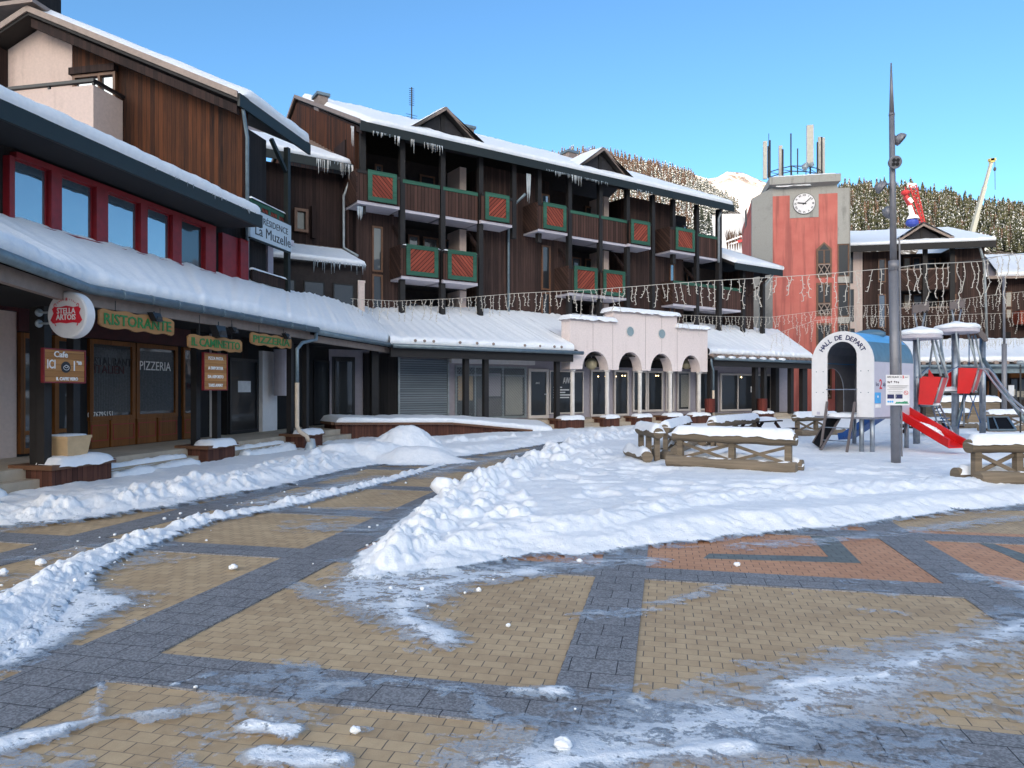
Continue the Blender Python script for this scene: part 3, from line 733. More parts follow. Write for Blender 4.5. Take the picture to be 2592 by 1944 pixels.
def lerp3(a, b, t): return tuple(a[i] + (b[i] - a[i]) * t for i in range(3))
def path_at(P, n):
    L = [0]
    for a, b in zip(P, P[1:]): L.append(L[-1] + (Vector(b) - Vector(a)).length)
    o = []
    for i in range(n + 1):
        s_ = L[-1] * i / n; k = 0
        while k < len(P) - 2 and s_ > L[k + 1]: k += 1
        o.append((lerp3(P[k], P[k + 1], (s_ - L[k]) / max(1e-6, L[k + 1] - L[k])), k, (s_ - L[k]) / max(1e-6, L[k + 1] - L[k])))
    return o, L[-1]
def snow_sheet(mb, front, back, th, step=0.12, m=14, ripple=0.0, rw=0.34, lip=0.10, seed=0, ends=True, slide=0.0):
    tot = sum((Vector(b) - Vector(a)).length for a, b in zip(front, front[1:])); n = max(4, int(tot / step))
    fp, L = path_at(front, n); base = len(mb.v); rows = m + 4
    for i, (p, k, t) in enumerate(fp):
        q = lerp3(back[k], back[k + 1], t); p, q = Vector(p), Vector(q)
        o = Vector((p.x - q.x, p.y - q.y, 0)).normalized(); run = (q - p).length; sx = L * i / n
        e = min(sx, L - sx); ek = math.sqrt(max(0, 1 - (1 - max(0, min(1, e / (th * 1.2)))) ** 2)) if ends else 1.0
        rp = 1 + ripple * math.cos(2 * math.pi * sx / rw) if ripple else 1
        nz = mnoise.noise(Vector((sx * 0.9, seed, 0))) * 0.22 + mnoise.noise(Vector((sx * 3.7, seed, 3))) * 0.14
        nz += 0.10 * mnoise.noise(Vector((sx * 9.0, seed, 6)));  T0 = th * ek * (1 + nz); Lp = lip * ek * (1 + 1.2 * nz) * rp
        prof = [(Lp * 0.2, -0.05 * ek * rp), (Lp * 0.9, 0.05 * T0), (Lp * 1.15, 0.42 * T0), (Lp * 0.85, 0.78 * T0), (Lp * 0.1, 0.97 * T0)]
        for a, h in prof: mb.v.append(tuple(p + o * a + Vector((0, 0, h))))
        for j in range(1, m):
            v = (j / (m - 1)) ** 1.3; pt = p.lerp(q, v); s2 = v * run
            rr = 1 + ripple * 0.35 * math.cos(2 * math.pi * sx / rw)
            hh = T0 * rr * (1 + 0.10 * mnoise.noise(Vector((sx * 1.3, s2 * 1.5, seed + 9))) + 0.05 * mnoise.noise(Vector((sx * 5, s2 * 4, seed))))
            mb.v.append(tuple(pt + Vector((0, 0, hh))))
    for i in range(n):
        for j in range(rows - 1 + 0):
            a = base + i * rows + j; b = a + rows
            if j + 1 < rows: mb.f.append((a, b, b + 1, a + 1)); mb.mi.append(mb.cur)
    return mb
def slab(mb, front, back, th):
    for i in range(len(front) - 1):
        mb.prism([front[i], front[i + 1], back[i + 1], back[i]], (0, 0, -th))
    return mb
def gutter(mb, path, r=0.07):
    mb.tube(path, r, 10); return mb
def icicles(mb, p0, p1, n, lmax, seed=0):
    rr = random.Random(seed)
    for _ in range(n):
        t = rr.random(); p = lerp3(p0, p1, t); l = lmax * 0.72 * (0.12 + 0.88 * rr.random() ** 2); q = 0.009 + 0.009 * rr.random()
        mb.tube([p, (p[0], p[1], p[2] - l * 0.5), (p[0], p[1], p[2] - l)], [q, q * 0.6, 0.002], 5)
    return mb
def framed(t, px0, px1, z0, z1, y, fr, fm, gm, fw=0.07, proud=0.06, mull=(), name='window', xs=None, rails=(), label=None):
    x0, x1 = xs if xs else (fr.x(px0, y), fr.x(px1, y)); f = MB()
    ya, yb = y - proud, y - 0.004
    f.box(x0, x0 + fw, ya, yb, z0, z1).box(x1 - fw, x1, ya, yb, z0, z1)
    f.box(x0 + fw, x1 - fw, ya, yb, z1 - fw, z1).box(x0 + fw, x1 - fw, ya, yb, z0, z0 + fw)
    for k in mull:
        xm = x0 + (x1 - x0) * k; f.box(xm - fw * .45, xm + fw * .45, ya + 0.002, yb, z0 + fw, z1 - fw)
    for k in rails:
        zm = z0 + (z1 - z0) * k; f.box(x0 + fw, x1 - fw, ya + 0.004, yb, zm - fw * .4, zm + fw * .4)
    o = t.part(name, f, fm, label=label)
    g = MB(); g.box(x0 + fw * .9, x1 - fw * .9, y - 0.02, y - 0.006, z0 + fw * .9, z1 - fw * .9)
    t.part('pane', g, gm, parent=o)
    return o

# ================================================================== restaurant
WY = 10.7
fx = lambda px, y=WY: FR.x(px, y)
rest = T('restaurant_building', 'dark timber restaurant building with red framed upper windows and long snowy gallery roof', 'building', FR, (9.0, WY, 0.0))
XE = fx(632)
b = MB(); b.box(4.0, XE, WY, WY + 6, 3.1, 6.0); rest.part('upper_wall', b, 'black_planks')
b = MB(); b.box(4.0, fx(42), WY, WY + 0.3, 0.45, 2.95); rest.part('wall', b, 'cream_plaster')
b = MB(); b.box(4.0, 23.5, WY + 0.3, WY + 6, 0.0, 3.1)
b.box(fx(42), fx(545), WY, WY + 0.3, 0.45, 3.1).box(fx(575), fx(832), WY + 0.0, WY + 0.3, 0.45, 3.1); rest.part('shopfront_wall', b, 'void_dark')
b = MB(); b.box(fx(42), fx(500), WY - 0.05, WY - 0.002, 2.62, 3.05); b.box(4.0, fx(42), WY - 0.04, WY - 0.002, 2.96, 3.05); rest.part('fascia_band', b, 'dark_red')
# shop joinery
for a, c_, mull in [(44, 92, ()), (131, 186, ()), (220, 336, ()), (339, 444, ()), (458, 500, ())]:
    o = framed(rest, a, c_, 1.0 if a > 200 else 0.50, 2.6, WY, FR, 'shop_wood', 'glass_mid', 0.09 if a < 400 else 0.06, 0.07, name='window' if a > 200 else 'door', rails=((0.17,) if a < 200 else ()))
b = MB()
for a, c_ in [(222, 270), (275, 336), (342, 390), (395, 444), (460, 500)]:
    b.box(fx(a), fx(c_), WY - 0.06, WY - 0.002, 0.46, 0.998)
o = rest.part('wood_panel', b, 'shop_wood')
for a, c_ in [(224, 267), (279, 333), (344, 388), (397, 441), (462, 497)]:
    x0, x1 = fx(a), fx(c_); b = MB()
    for q in [(x0, x1, 0.60, 0.62), (x0, x1, 0.90, 0.92), (x0, x0 + 0.02, 0.6, 0.92), (x1 - 0.02, x1, 0.6, 0.92)]:
        b.box(q[0], q[1], WY - 0.068, WY - 0.061, q[2], q[3])
    rest.part('panel_moulding', b, 'red_line', parent=o)
b = MB()
for a, c_ in [(226, 332), (345, 438)]:
    n_ = 26; x0, x1 = fx(a), fx(c_)
    for i in range(n_):
        xa = x0 + (x1 - x0) * i / n_; xb = x0 + (x1 - x0) * (i + 1) / n_
        b.add([(xa, WY - 0.0225, 1.15), ((xa + xb) / 2, WY - 0.030, 1.15), ((xa + xb) / 2, WY - 0.030, 2.45), (xa, WY - 0.0225, 2.45)], [(0, 1, 2, 3)])
rest.part('curtain', b, 'net_curtain')
def wall_text(t, txt, px0, px1, py0, py1, y, mat, name='lettering', fr=FR, bold=0.0, ext=0.003, parent=None, lift=0.0):
    x0, x1 = fr.x(px0, y), fr.x(px1, y); z1 = fr.z((px0 + px1) / 2, py0, y); z0 = fr.z((px0 + px1) / 2, py1, y)
    size = (z1 - z0) / 0.72; b_ = MB(); b_.text(txt, (0, 0, 0), (1, 0, 0), (0, 0, 1), size, ext, bold=bold)
    wx = max(v[0] for v in b_.v) - min(v[0] for v in b_.v); cx = (max(v[0] for v in b_.v) + min(v[0] for v in b_.v)) / 2; cz = (max(v[2] for v in b_.v) + min(v[2] for v in b_.v)) / 2
    k = (x1 - x0) / wx
    b_.v = [((v[0] - cx) * k + (x0 + x1) / 2, v[1] + y - lift, v[2] - cz + (z0 + z1) / 2) for v in b_.v]
    return t.part(name, b_, mat, parent=parent)
wall_text(rest, 'RESTAURANT', 219, 333, 905, 926, WY - 0.035, 'black_letters')
wall_text(rest, 'ITALIEN', 240, 314, 925, 946, WY - 0.035, 'dark_red')
wall_text(rest, 'PIZZERIA', 354, 432, 915, 938, WY - 0.035, 'white_letters')
wall_text(rest, '0476795151', 222, 285, 1042, 1056, WY - 0.035, 'white_letters')
wall_text(rest, 'BAR', 475, 498, 969, 985, WY - 0.035, 'dark_red')
# entrance porch beyond the window
for q0_, q1_, q2_ in ((530, 548, 3.0), (655, 692, 2.7)):
    b = MB(); b.box(fx(q0_), fx(q1_), WY - 0.12, WY - 0.002, 0.45, q2_); rest.part('pilaster', b, 'white_paint')
framed(rest, 578, 650, 0.46, 2.45, WY, FR, 'black_frame', 'glass_dark', 0.08, 0.05, name='door')
b = MB(); b.box(fx(600), fx(632), WY - 0.034, WY - 0.026, 1.55, 1.85); rest.part('notice', b, 'notice_white')
b = MB(); b.lathe((fx(718, WY - 0.5), WY - 0.5, 0), [(0.27, 1.45), (0.27, 2.75)], 20); rest.part('duct_casing', b, 'soffit_white', smooth=False)
framed(rest, 792, 831, 0.5, 2.6, WY, FR, 'black_frame', 'glass_mid', 0.06, 0.05)
# red upper windows
wz0, wz1 = 4.47, 5.56
glz = [(38, 112), (157, 228), (274, 341), (374, 423), (460, 507), (569, 584)]
jamb = [None] * 6
b = MB(); b.box(fx(38) - 0.10, fx(534), WY - 0.14, WY - 0.002, wz1, wz1 + 0.10).box(fx(38) - 0.12, fx(534), WY - 0.24, WY - 0.002, wz0 - 0.09, wz0)
ups = []
for i, (a, c_) in enumerate(glz):
    x0, x1 = FR.x(a, WY - 0.14), fx(c_); ups.append((x0, x1))
edge = [ups[0][0] - 0.1] + [0] * 0
prev = ups[0][0] - 0.10
b.box(prev, ups[0][0], WY - 0.14, WY - 0.003, wz0, wz1)
for i in range(4):
    b.box(ups[i][1] + 0.015, ups[i + 1][0] - 0.0, WY - 0.14, WY - 0.003, wz0, wz1)
b.box(ups[4][1] + 0.015, fx(534), WY - 0.14, WY - 0.003, wz0, wz1)
rest.part('window_surround', b, 'red_paint')
b = MB(); b.box(ups[5][0] - 0.06, fx(612), WY - 0.12, WY - 0.003, wz0 - 0.25, wz1 + 0.02); b.box(fx(592), fx(612), WY - 0.2, WY - 0.13, wz0 - 0.25, wz1 + 0.02); rest.part('shutter', b, 'red_paint')
for i, (x0, x1) in enumerate(ups):
    if i == 5: break
    framed(rest, 0, 0, wz0, wz1, WY - 0.02, FR, 'red_paint', 'glass_sky' if i < 4 else 'glass_mid', 0.035, 0.03, xs=(x0, x1))
# main roof
ex0, ex1 = 3.0, FR.x(655, 9.7)
fz = 6.03
rf = [(ex0, 9.7, fz), (ex1, 9.7, fz)]; rb = [(ex0, 16.5, fz + 6.8 * 0.33), (ex1, 16.5, fz + 6.8 * 0.33)]
b = MB(); slab(b, rf, rb, 0.10); o = rest.part('roof', b, 'post_black')
b = MB(); b.box(ex0, ex1 + 0.05, 9.62, 9.69, fz - 0.32, fz - 0.01); rest.part('fascia_board', b, 'fascia_green', parent=o)
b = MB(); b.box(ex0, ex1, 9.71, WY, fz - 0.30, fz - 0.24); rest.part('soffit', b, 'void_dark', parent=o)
b = MB(); snow_sheet(b, [(ex0, 9.66, fz), (ex1, 9.66, fz)], [(ex0, 16.5, fz + 2.25), (ex1, 16.5, fz + 2.25)], 0.22, 0.12, 14, lip=0.09, seed=3); rest.part('roof_snow', b, 'snow', parent=o, smooth=True)
b = MB(); icicles(b, (ex1 - 4.0, 9.6, fz - 0.02), (ex1 - 0.3, 9.6, fz - 0.02), 22, 0.18, 4); rest.part('icicles', b, 'ice', parent=o, stuff=True)
# gallery roof
GZ = 3.2
p1 = (FR.x(211, 8.4), 8.4, GZ)
p2x = FR.x(990, 8.4)
def w2(fr, X, D): return fr.loc(X, D)
px0_ = G(0, 638, GZ); px0_ = w2(FR, *px0_)
dirx, diry = px0_[0] - p1[0], px0_[1] - p1[1]
p0 = (p1[0] + dirx * 2.0, p1[1] + diry * 2.0, GZ)
front = [p0, p1, (fx(640, 8.4), 8.4, GZ), (p2x, 8.4, GZ)]
back = [(p0[0] - 0.5, WY, 4.30), (p1[0] + 0.35, WY, 4.33), (XE + .5, WY, 4.36), (25.3, WY + 0.0, 4.62)]
b = MB(); slab(b, front, back, 0.09); o = rest.part('gallery_roof', b, 'post_black')
b = MB(); snow_sheet(b, front[:2] + front[2:], back, 0.25, 0.10, 18, ripple=0.16, rw=0.36, lip=0.10, seed=8, ends=False); rest.part('gallery_roof_snow', b, 'snow', parent=o, smooth=True)
b = MB(); gp = [(a, c_ - 0.10, z_ - 0.07) for a, c_, z_ in front]; gp[2] = (FR.x(802, 8.3), 8.3, GZ - 0.07); gutter(b, gp[:3], 0.075); 
for k in range(16):
    t_ = k / 15; q = lerp3(gp[0], gp[1], t_ * 1.0) if k < 5 else lerp3(gp[1], gp[2], (k - 4) / 11)
    b.lathe((q[0], q[1], q[2]), [(0.082, -0.02), (0.082, 0.02)], 12, 'x')
rest.part('gutter', b, 'zinc', parent=o, smooth=True)
b = MB(); gutter(b, [(gp[2][0] + 0.02, 8.3, GZ - 0.12), (p2x, 8.3, GZ - 0.12)], 0.07); rest.part('gutter', b, 'zinc', parent=o, smooth=True)
b = MB(); b.beam((p0[0], p0[1] + 0.18, GZ - 0.20), (p1[0] + .02, p1[1] + 0.15, GZ - 0.20), 0.10, 0.2); b.box(p1[0], FR.x(785, 8.5), 8.50, 8.60, GZ - 0.30, GZ - 0.10); b.box(FR.x(785, 8.5) + 0.01, p2x + 0.3, 8.5, 8.6, GZ - 0.35, GZ - 0.18)
rest.part('beam', b, 'flashing', parent=o)
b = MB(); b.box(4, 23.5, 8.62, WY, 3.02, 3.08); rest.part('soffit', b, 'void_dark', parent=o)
# posts standing in the planters
def post(px0, px1, y=8.95, z0=0.42, z1=2.85, dy=None):
    x0, x1 = FR.x(px0, y), FR.x(px1, y); x0, x1 = min(x0, x1), max(x0, x1)
    wd = 0.13
    b_ = MB(); b_.box(x0, x0 + wd, y, y + wd, z0, z1); return b_
for px0, y_ in [(93, 9.02), (112, 8.80), (186, 8.95), (497, 9.0), (550, 8.95), (737, 9.0), (776, 8.95)]:
    rest.part('post', post(px0, px0 + 20, y_), 'post_black')
# downpipe of the gallery gutter
dpx = FR.x(752, 8.25)
b = MB(); b.tube([(FR.x(800, 8.3), 8.3, GZ - 0.12), (FR.x(798, 8.3), 8.28, GZ - 0.32), (dpx + 0.25, 8.25, GZ - 0.45), (dpx, 8.25, GZ - 0.62), (dpx, 8.25, 1.75)], 0.045, 10)
b.cur = 1; b.tube([(dpx, 8.25, 1.78), (dpx, 8.25, 0.75), (dpx + 0.05, 8.22, 0.62), (dpx + 0.22, 8.12, 0.50), (dpx + 0.28, 8.08, 0.32)], 0.052, 10)
rest.part('downpipe', b, ['zinc', 'pipe_cream'], smooth=True)
b = MB(); b.ball((dpx + 0.30, 8.05, 0.14), 0.16, 12, (0.9, 0.9, 1.6), 0.5, 3); rest.part('frozen_outflow', b, 'ice', smooth=True)

# ---- platform and steps of the whole gallery
def plat(name, y0, z, mat, zlo=-0.02):
    pass
steps = T('gallery_steps', 'low stone platform with two shallow steps running under the gallery of shops', 'steps', W, (-6, 14, 0))
b = MB()
def fr_pts(fr, L, z): return [tuple(fr.w(x_, y_, z)) for x_, y_ in L]
def corner(yr, yc):
    # plan point where a line of the restaurant frame meets a line of the chalet frame
    a = R(78.7); c = R(33.69)
    # world = R*xr*u1 + yr*v1
    A = np.array([[math.cos(a), -math.cos(c)], [math.sin(a), -math.sin(c)]]); B = np.array([yr * math.sin(a) - yc * math.sin(c), -yr * math.cos(a) + yc * math.cos(c)])
    s_ = np.linalg.solve(A, B); return float(s_[0]), float(s_[1])
for yr, yc, z in [(9.02, 21.38, 0.45), (8.78, 21.05, 0.30), (8.45, 20.72, 0.15)]:
    xr, xc = corner(yr, yc); xrb, xcb = corner(WY + 3, 27.0)
    P = [FR.w(3, yr), FR.w(xr, yr), FC.w(33.6, yc), FC.w(33.6, 27.0), FR.w(xrb, WY + 3), FR.w(3, WY + 3)]
    b.cur = 0
    b.prism([(p.x, p.y, -0.03) for p in P], (0, 0, z + 0.03))
steps.part('step', b, 'step_stone')
b = MB()
rr_ = random.Random(3)
for (xa, xb) in [(FR.x(276, 8.6) , FR.x(505, 8.6)), (FR.x(612, 8.6), FR.x(745, 8.6)), (5, FR.x(20, 8.6))]:
    for yy0, yy1, z_, th_ in [(8.80, 9.00, 0.30, 0.07), (8.47, 8.76, 0.15, 0.13)]:
        b = MB(); b.snowcap(xa + 0.05, xb - 0.05, yy0, yy1, z_, th_, seed=rr_.random() * 9, bulge=0.02, rag=0.6)
        b.xf(lambda p: FR.w(p.x, p.y, p.z)); steps.part('step_snow', b, 'snow', smooth=True)

# ---- planters
def planter(px, y0, y1, length, z1=0.50, label='', fr=FR, snow=True, w0=None):
    x0 = fr.x(px, y0); L_ = length
    t = T('planter_box', label, 'planter', fr, (x0, y0, 0), group='wooden planter boxes around the gallery posts')
    b_ = MB(); b_.box(x0 + .02, x0 + L_ - .02, y0 + .02, y1 - .02, 0.0, z1 - 0.07); t.part('box', b_, 'planter_boards')
    b_ = MB(); b_.box(x0 - .03, x0 + L_ + .03, y0 - .03, y0 + 0.09, z1 - 0.07, z1).box(x0 - .03, x0 + L_ + .03, y1 - 0.09, y1 + .03, z1 - 0.07, z1)
    b_.box(x0 - .03, x0 + .09, y0 + .09, y1 - .09, z1 - 0.068, z1 - .002).box(x0 + L_ - .09, x0 + L_ + .03, y0 + .09, y1 - .09, z1 - 0.068, z1 - .002)
    b_.box(x0 + .09, x0 + L_ - .09, y0 + .09, y1 - .09, z1 - 0.1, z1 - 0.05); t.part('rim', b_, 'brown_frame')
    if snow:
        b_ = MB(); b_.snowcap(x0 + 0.12, x0 + L_ + 0.0, y0 - 0.03, y0 + (y1 - y0) * 0.62, z1 - 0.005, 0.11, seed=px); t.part('snow_cap', b_, 'snow', smooth=True)
    return t
planter(131, 8.55, 9.25, 1.18, label='brown plank planter box at the left end of the gallery, carrying a beige pot')
planter(527, 8.55, 9.25, 0.95, label='brown plank planter box under the slim wooden takeaway sign')
planter(770, 8.50, 9.15, 1.05, label='brown plank planter box beside the cream and grey downpipe')
# beige pot
xq, yq = FR.x(170, 8.85), 8.85
b = MB()
def sqring(c, r, z, n=6): 
    pass
for (r0, z0, r1, z1) in [(0.17, 0.45, 0.225, 0.86), (0.235, 0.86, 0.235, 0.90)]:
    b.add([(xq - r0, yq - r0, z0), (xq + r0, yq - r0, z0), (xq + r0, yq + r0, z0), (xq - r0, yq + r0, z0), (xq - r1, yq - r1, z1), (xq + r1, yq - r1, z1), (xq + r1, yq + r1, z1), (xq - r1, yq + r1, z1)],
          [(0, 3, 2, 1), (0, 1, 5, 4), (1, 2, 6, 5), (2, 3, 7, 6), (3, 0, 4, 7), (4, 5, 6, 7)])
t = T('plant_pot', 'square beige plastic pot standing between the posts on the nearest planter box', 'plant pot', FR, (xq, yq, 0.45)); t.part('pot', b, 'pot_beige')
b = MB(); b.snowcap(xq - .2, xq + .2, yq - .2, yq + .2, 0.89, 0.03); t.part('snow_cap', b, 'snow', smooth=True)

# ---- signs
def board_sign(name, label, px0, px1, pyt, pyb, y, txt, mat='sign_bark', tmat='sign_green', wavy=True, bold=0.004):
    x0, x1 = FR.x(px0, y), FR.x(px1, y); zc = (FR.z(px0, pyt[0], y) + FR.z(px0, pyb[0], y)) / 2; zc2 = (FR.z(px1, pyt[1], y) + FR.z(px1, pyb[1], y)) / 2
    h_ = ((FR.z(px0, pyt[0], y) - FR.z(px0, pyb[0], y)) + (FR.z(px1, pyt[1], y) - FR.z(px1, pyb[1], y))) / 2
    zc = (zc + zc2) / 2; t = T(name, label, 'sign', FR, (x0, y, zc))
    n = 26; top = []; bot = []
    for i in range(n + 1):
        u = i / n; x_ = x0 + (x1 - x0) * u; k = 0.012 * math.sin(u * 23 + px0) + 0.012 * mnoise.noise(Vector((u * 7, px0, 0))); c_ = 0.04 * (1 - min(1, min(u, 1 - u) / 0.04))
        top.append((x_, y, zc + h_ / 2 + k - c_)); bot.append((x_, y, zc - h_ / 2 + k * 1.3 + c_))
    b_ = MB(); b_.prism(top + bot[::-1], (0, 0.035, 0)); t.part('board', b_, mat)
    lt = MB(); lt.text(txt, (0, 0, 0), (1, 0, 0), (0, 0, 1), h_ * 0.92, 0.006, bold=bold)
    xs_ = [v[0] for v in lt.v]; zs_ = [v[2] for v in lt.v]; k = (x1 - x0) * 0.90 / (max(xs_) - min(xs_)); kz = h_ * 0.62 / (max(zs_) - min(zs_)); cx = (max(xs_) + min(xs_)) / 2; cz = (max(zs_) + min(zs_)) / 2
    lt.v = [((v[0] - cx) * k + (x0 + x1) / 2, v[1] + y - 0.005, (v[2] - cz) * kz + zc) for v in lt.v]
    t.part('lettering', lt, tmat)
    c_ = MB()
    for u in (0.2, 0.8): c_.tube([(x0 + (x1 - x0) * u, y + 0.018, zc + h_ / 2 - 0.02), (x0 + (x1 - x0) * u, y + 0.018, 3.04)], 0.006, 5)
    t.part('hanger', c_, 'cable_dark')
    return t
board_sign('hanging_sign', 'carved wooden sign with wavy edges reading RISTORANTE in green', 252, 441, (781, 808), (829, 848), 8.42, 'RISTORANTE')
board_sign('hanging_sign', 'carved wooden sign with wavy edges reading IL CAMINETTO in green', 477, 613, (845, 862), (880, 893), 8.42, 'IL CAMINETTO')
board_sign('hanging_sign', 'carved wooden sign with wavy edges reading PIZZERIA in green', 635, 738, (842, 855), (870, 884), 8.42, 'PIZZERIA')
def rect_sign(name, label, px0, px1, pyt, pyb, y, lines, cat='sign', extra=None):
    x0, x1 = FR.x(px0, y), FR.x(px1, y); z1 = FR.z(px0, pyt, y); z0 = FR.z(px0, pyb, y); t = T(name, label, cat, FR, (x0, y, z0))
    b_ = MB(); b_.box(x0 + .02, x1 - .02, y, y + 0.03, z0 + .02, z1 - .02); t.part('board', b_, 'sign_wood')
    b_ = MB(); b_.box(x0, x0 + .02, y - .012, y + .04, z0, z1).box(x1 - .02, x1, y - .012, y + .04, z0, z1).box(x0 + .02, x1 - .02, y - .012, y + .04, z1 - .02, z1).box(x0 + .02, x1 - .02, y - .012, y + .04, z0, z0 + .02); t.part('frame', b_, 'red_paint')
    b_ = MB()
    for (txt, u, v, s_, sx) in lines: b_.text(txt, (x0 + (x1 - x0) * u, y - 0.004, z0 + (z1 - z0) * v), (1, 0, 0), (0, 0, 1), s_ * (z1 - z0), 0.004, sx=sx, bold=0.002)
    t.part('lettering', b_, 'white_letters')
    if extra: extra(t, x0, x1, z0, z1, y)
    return t
def cup(t, x0, x1, z0, z1, y):
    cx, cz = x0 + (x1 - x0) * 0.52, z0 + (z1 - z0) * 0.47; r_ = 0.085
    b_ = MB(); b_.lathe((cx, y - 0.006, cz), [(r_, 0.0), (r_, 0.006)], 24, 'y'); d_ = t.part('cup_emblem', b_, 'black_letters')
    b_ = MB(); b_.tube([(cx + 0.05 * math.cos(a), y - 0.011, cz - 0.008 + 0.035 * math.sin(a)) for a in [i * math.pi / 10 for i in range(-10, 11)]], 0.004, 5)
    b_.tube([(cx + 0.028 * math.cos(a), y - 0.011, cz + 0.012 + 0.02 * math.sin(a)) for a in [i * math.pi / 8 for i in range(-8, 9)]], 0.004, 5)
    t.part('cup_drawing', b_, 'white_letters', parent=d_)
rect_sign('price_sign', 'red framed wooden board reading Cafe ICI 1.00 IL CAFFE VERO on the nearest posts', 109, 216, 880, 969, 8.62,
          [('Cafe', 0.40, 0.83, 0.24, 1.1), ('ICI', 0.18, 0.53, 0.36, 0.7), ('1', 0.72, 0.50, 0.42, 0.7), ('"00', 0.84, 0.60, 0.15, 0.9), ('IL CAFFE VERO', 0.55, 0.12, 0.13, 0.9)], extra=cup)
rect_sign('takeaway_sign', 'red framed upright wooden board reading PIZZA PASTA A EMPORTER', 515, 575, 891, 988, 8.68,
          [('PIZZA PASTA', 0.5, 0.85, 0.115, 0.95), ('A EMPORTER', 0.5, 0.59, 0.115, 0.95), ('DA ASPORTO', 0.5, 0.36, 0.115, 0.95), ('TAKE AWAY', 0.5, 0.13, 0.115, 0.95)])
# round illuminated beer sign, projecting from the first post towards the square
by, bx_ = 8.22, FR.x(181, 8.22); bz = FR.z(181, 798, 8.22); br_ = 0.335
t = T('round_sign', 'round white beer sign with a red emblem projecting above the cafe board', 'sign', FR, (bx_, by, bz))
b = MB(); b.lathe((bx_, by, bz), [(br_ * 0.93, -0.085), (br_, -0.07), (br_, 0.07), (br_ * 0.93, 0.085)], 40, 'x'); t.part('drum', b, 'white_paint', smooth=False)
xf_ = bx_ - 0.088
# the face looks back along -x : right-hand direction is -y
rt, up_ = (0, -1, 0), (0, 0, 1)
def cart(s_): return [(-.56, .20), (-.46, .30), (-.28, .27), (0, .34), (.28, .27), (.46, .30), (.56, .20), (.50, .02), (.62, -.28), (.52, -.42), (.25, -.38), (0, -.42), (-.25, -.38), (-.52, -.42), (-.62, -.28), (-.50, .02)]
b = MB(); b.prism([(xf_ - 0.002, by - u * br_ * 1.28, bz + 0.015 + v * br_ * 1.0) for u, v in cart(1)], (-0.004, 0, 0)); o = t.part('emblem', b, 'logo_red')
b = MB(); b.text('STELLA', (xf_ - 0.010, by, bz + 0.050), rt, up_, 0.112, 0.002, bold=0.002, sx=0.86).text('ARTOIS', (xf_ - 0.010, by, bz - 0.040), rt, up_, 0.112, 0.002, bold=0.002, sx=0.86); t.part('lettering', b, 'white_letters', parent=o)
b = MB(); 
for a_, c_ in zip([125, 112, 100, 88, 76, 64, 52, 40][:0], ''): pass
for i, ch in enumerate('ANNO'):
    a_ = R(132 - i * 9); b.text(ch, (xf_ - 0.003, by - 0.215 * math.cos(a_), bz + 0.03 + 0.19 * math.sin(a_)), rt, up_, 0.034, 0.001)
for i, ch in enumerate('1366'):
    a_ = R(75 - i * 9); b.text(ch, (xf_ - 0.003, by - 0.215 * math.cos(a_), bz + 0.03 + 0.19 * math.sin(a_)), rt, up_, 0.034, 0.001)
for k in range(4):
    a_ = k * math.pi / 4; dy_, dz_ = 0.028 * math.cos(a_), 0.028 * math.sin(a_); b.beam((xf_ - 0.003, by - dy_, bz + 0.22 - dz_), (xf_ - 0.003, by + dy_, bz + 0.22 + dz_), 0.005, 0.002)
for sg in (-1, 1):
    b.tube([(xf_ - 0.003, by + sg * (0.20 + 0.025 * math.cos(q)), bz - 0.06 + 0.05 * math.sin(q * 2) - 0.02 * q) for q in [i * 0.35 for i in range(9)]], 0.006, 5)
    b.tube([(xf_ - 0.003, by + sg * (0.19 - 0.02 * math.cos(q)), bz + 0.13 + 0.03 * math.sin(q)) for q in [i * 0.7 for i in range(9)]], 0.004, 5)
t.part('emblem_ornament', b, 'logo_red', parent=o)
for dz_ in (0.05, -0.11):
    b = MB(); b.tube([(bx_, by + br_ - 0.02, bz + dz_), (bx_, 8.80, bz + dz_)], 0.016, 8); b.lathe((bx_, 8.76, bz + dz_), [(0.055, 0), (0.06, 0.02), (0.05, 0.04)], 16, 'y')
    t.part('bracket', b, 'zinc_light', smooth=True)
# spotlights hung under the gutter
def spot(px, py, y, label, s_=1.0):
    x_, z_ = FR.x(px, y), FR.z(px, py, y); t = T('floodlight', label, 'floodlight', FR, (x_, y, z_), group='black floodlights over the wooden signs')
    b_ = MB(); b_.prism([(x_ - .10 * s_, y - .05, z_ + .07 * s_), (x_ + .10 * s_, y - .05, z_ + .07 * s_), (x_ + .08 * s_, y - .12, z_ - .08 * s_), (x_ - .08 * s_, y - .12, z_ - .08 * s_)], (0, 0.11 * s_, 0.0)); t.part('housing', b_, 'black_frame')
    b_ = MB(); b_.box(x_ - .06 * s_, x_ + .06 * s_, y - .118, y - .110, z_ - .055 * s_, z_ + .0 * s_); t.part('lens', b_, 'glass_mid')
    b_ = MB(); b_.tube([(x_, y, z_ + .05), (x_, y, 2.96)], 0.012, 6); t.part('bracket', b_, 'black_frame')
spot(390, 802, 8.38, 'black floodlight in front of the sign reading RISTORANTE')
spot(553, 838, 8.38, 'wide black floodlight above the end of the IL CAMINETTO sign', 1.5)
spot(587, 835, 8.45, 'small black floodlight between the two right-hand wooden signs', 0.8)
spot(722, 851, 8.38, 'black floodlight in front of the sign reading PIZZERIA', 0.9)

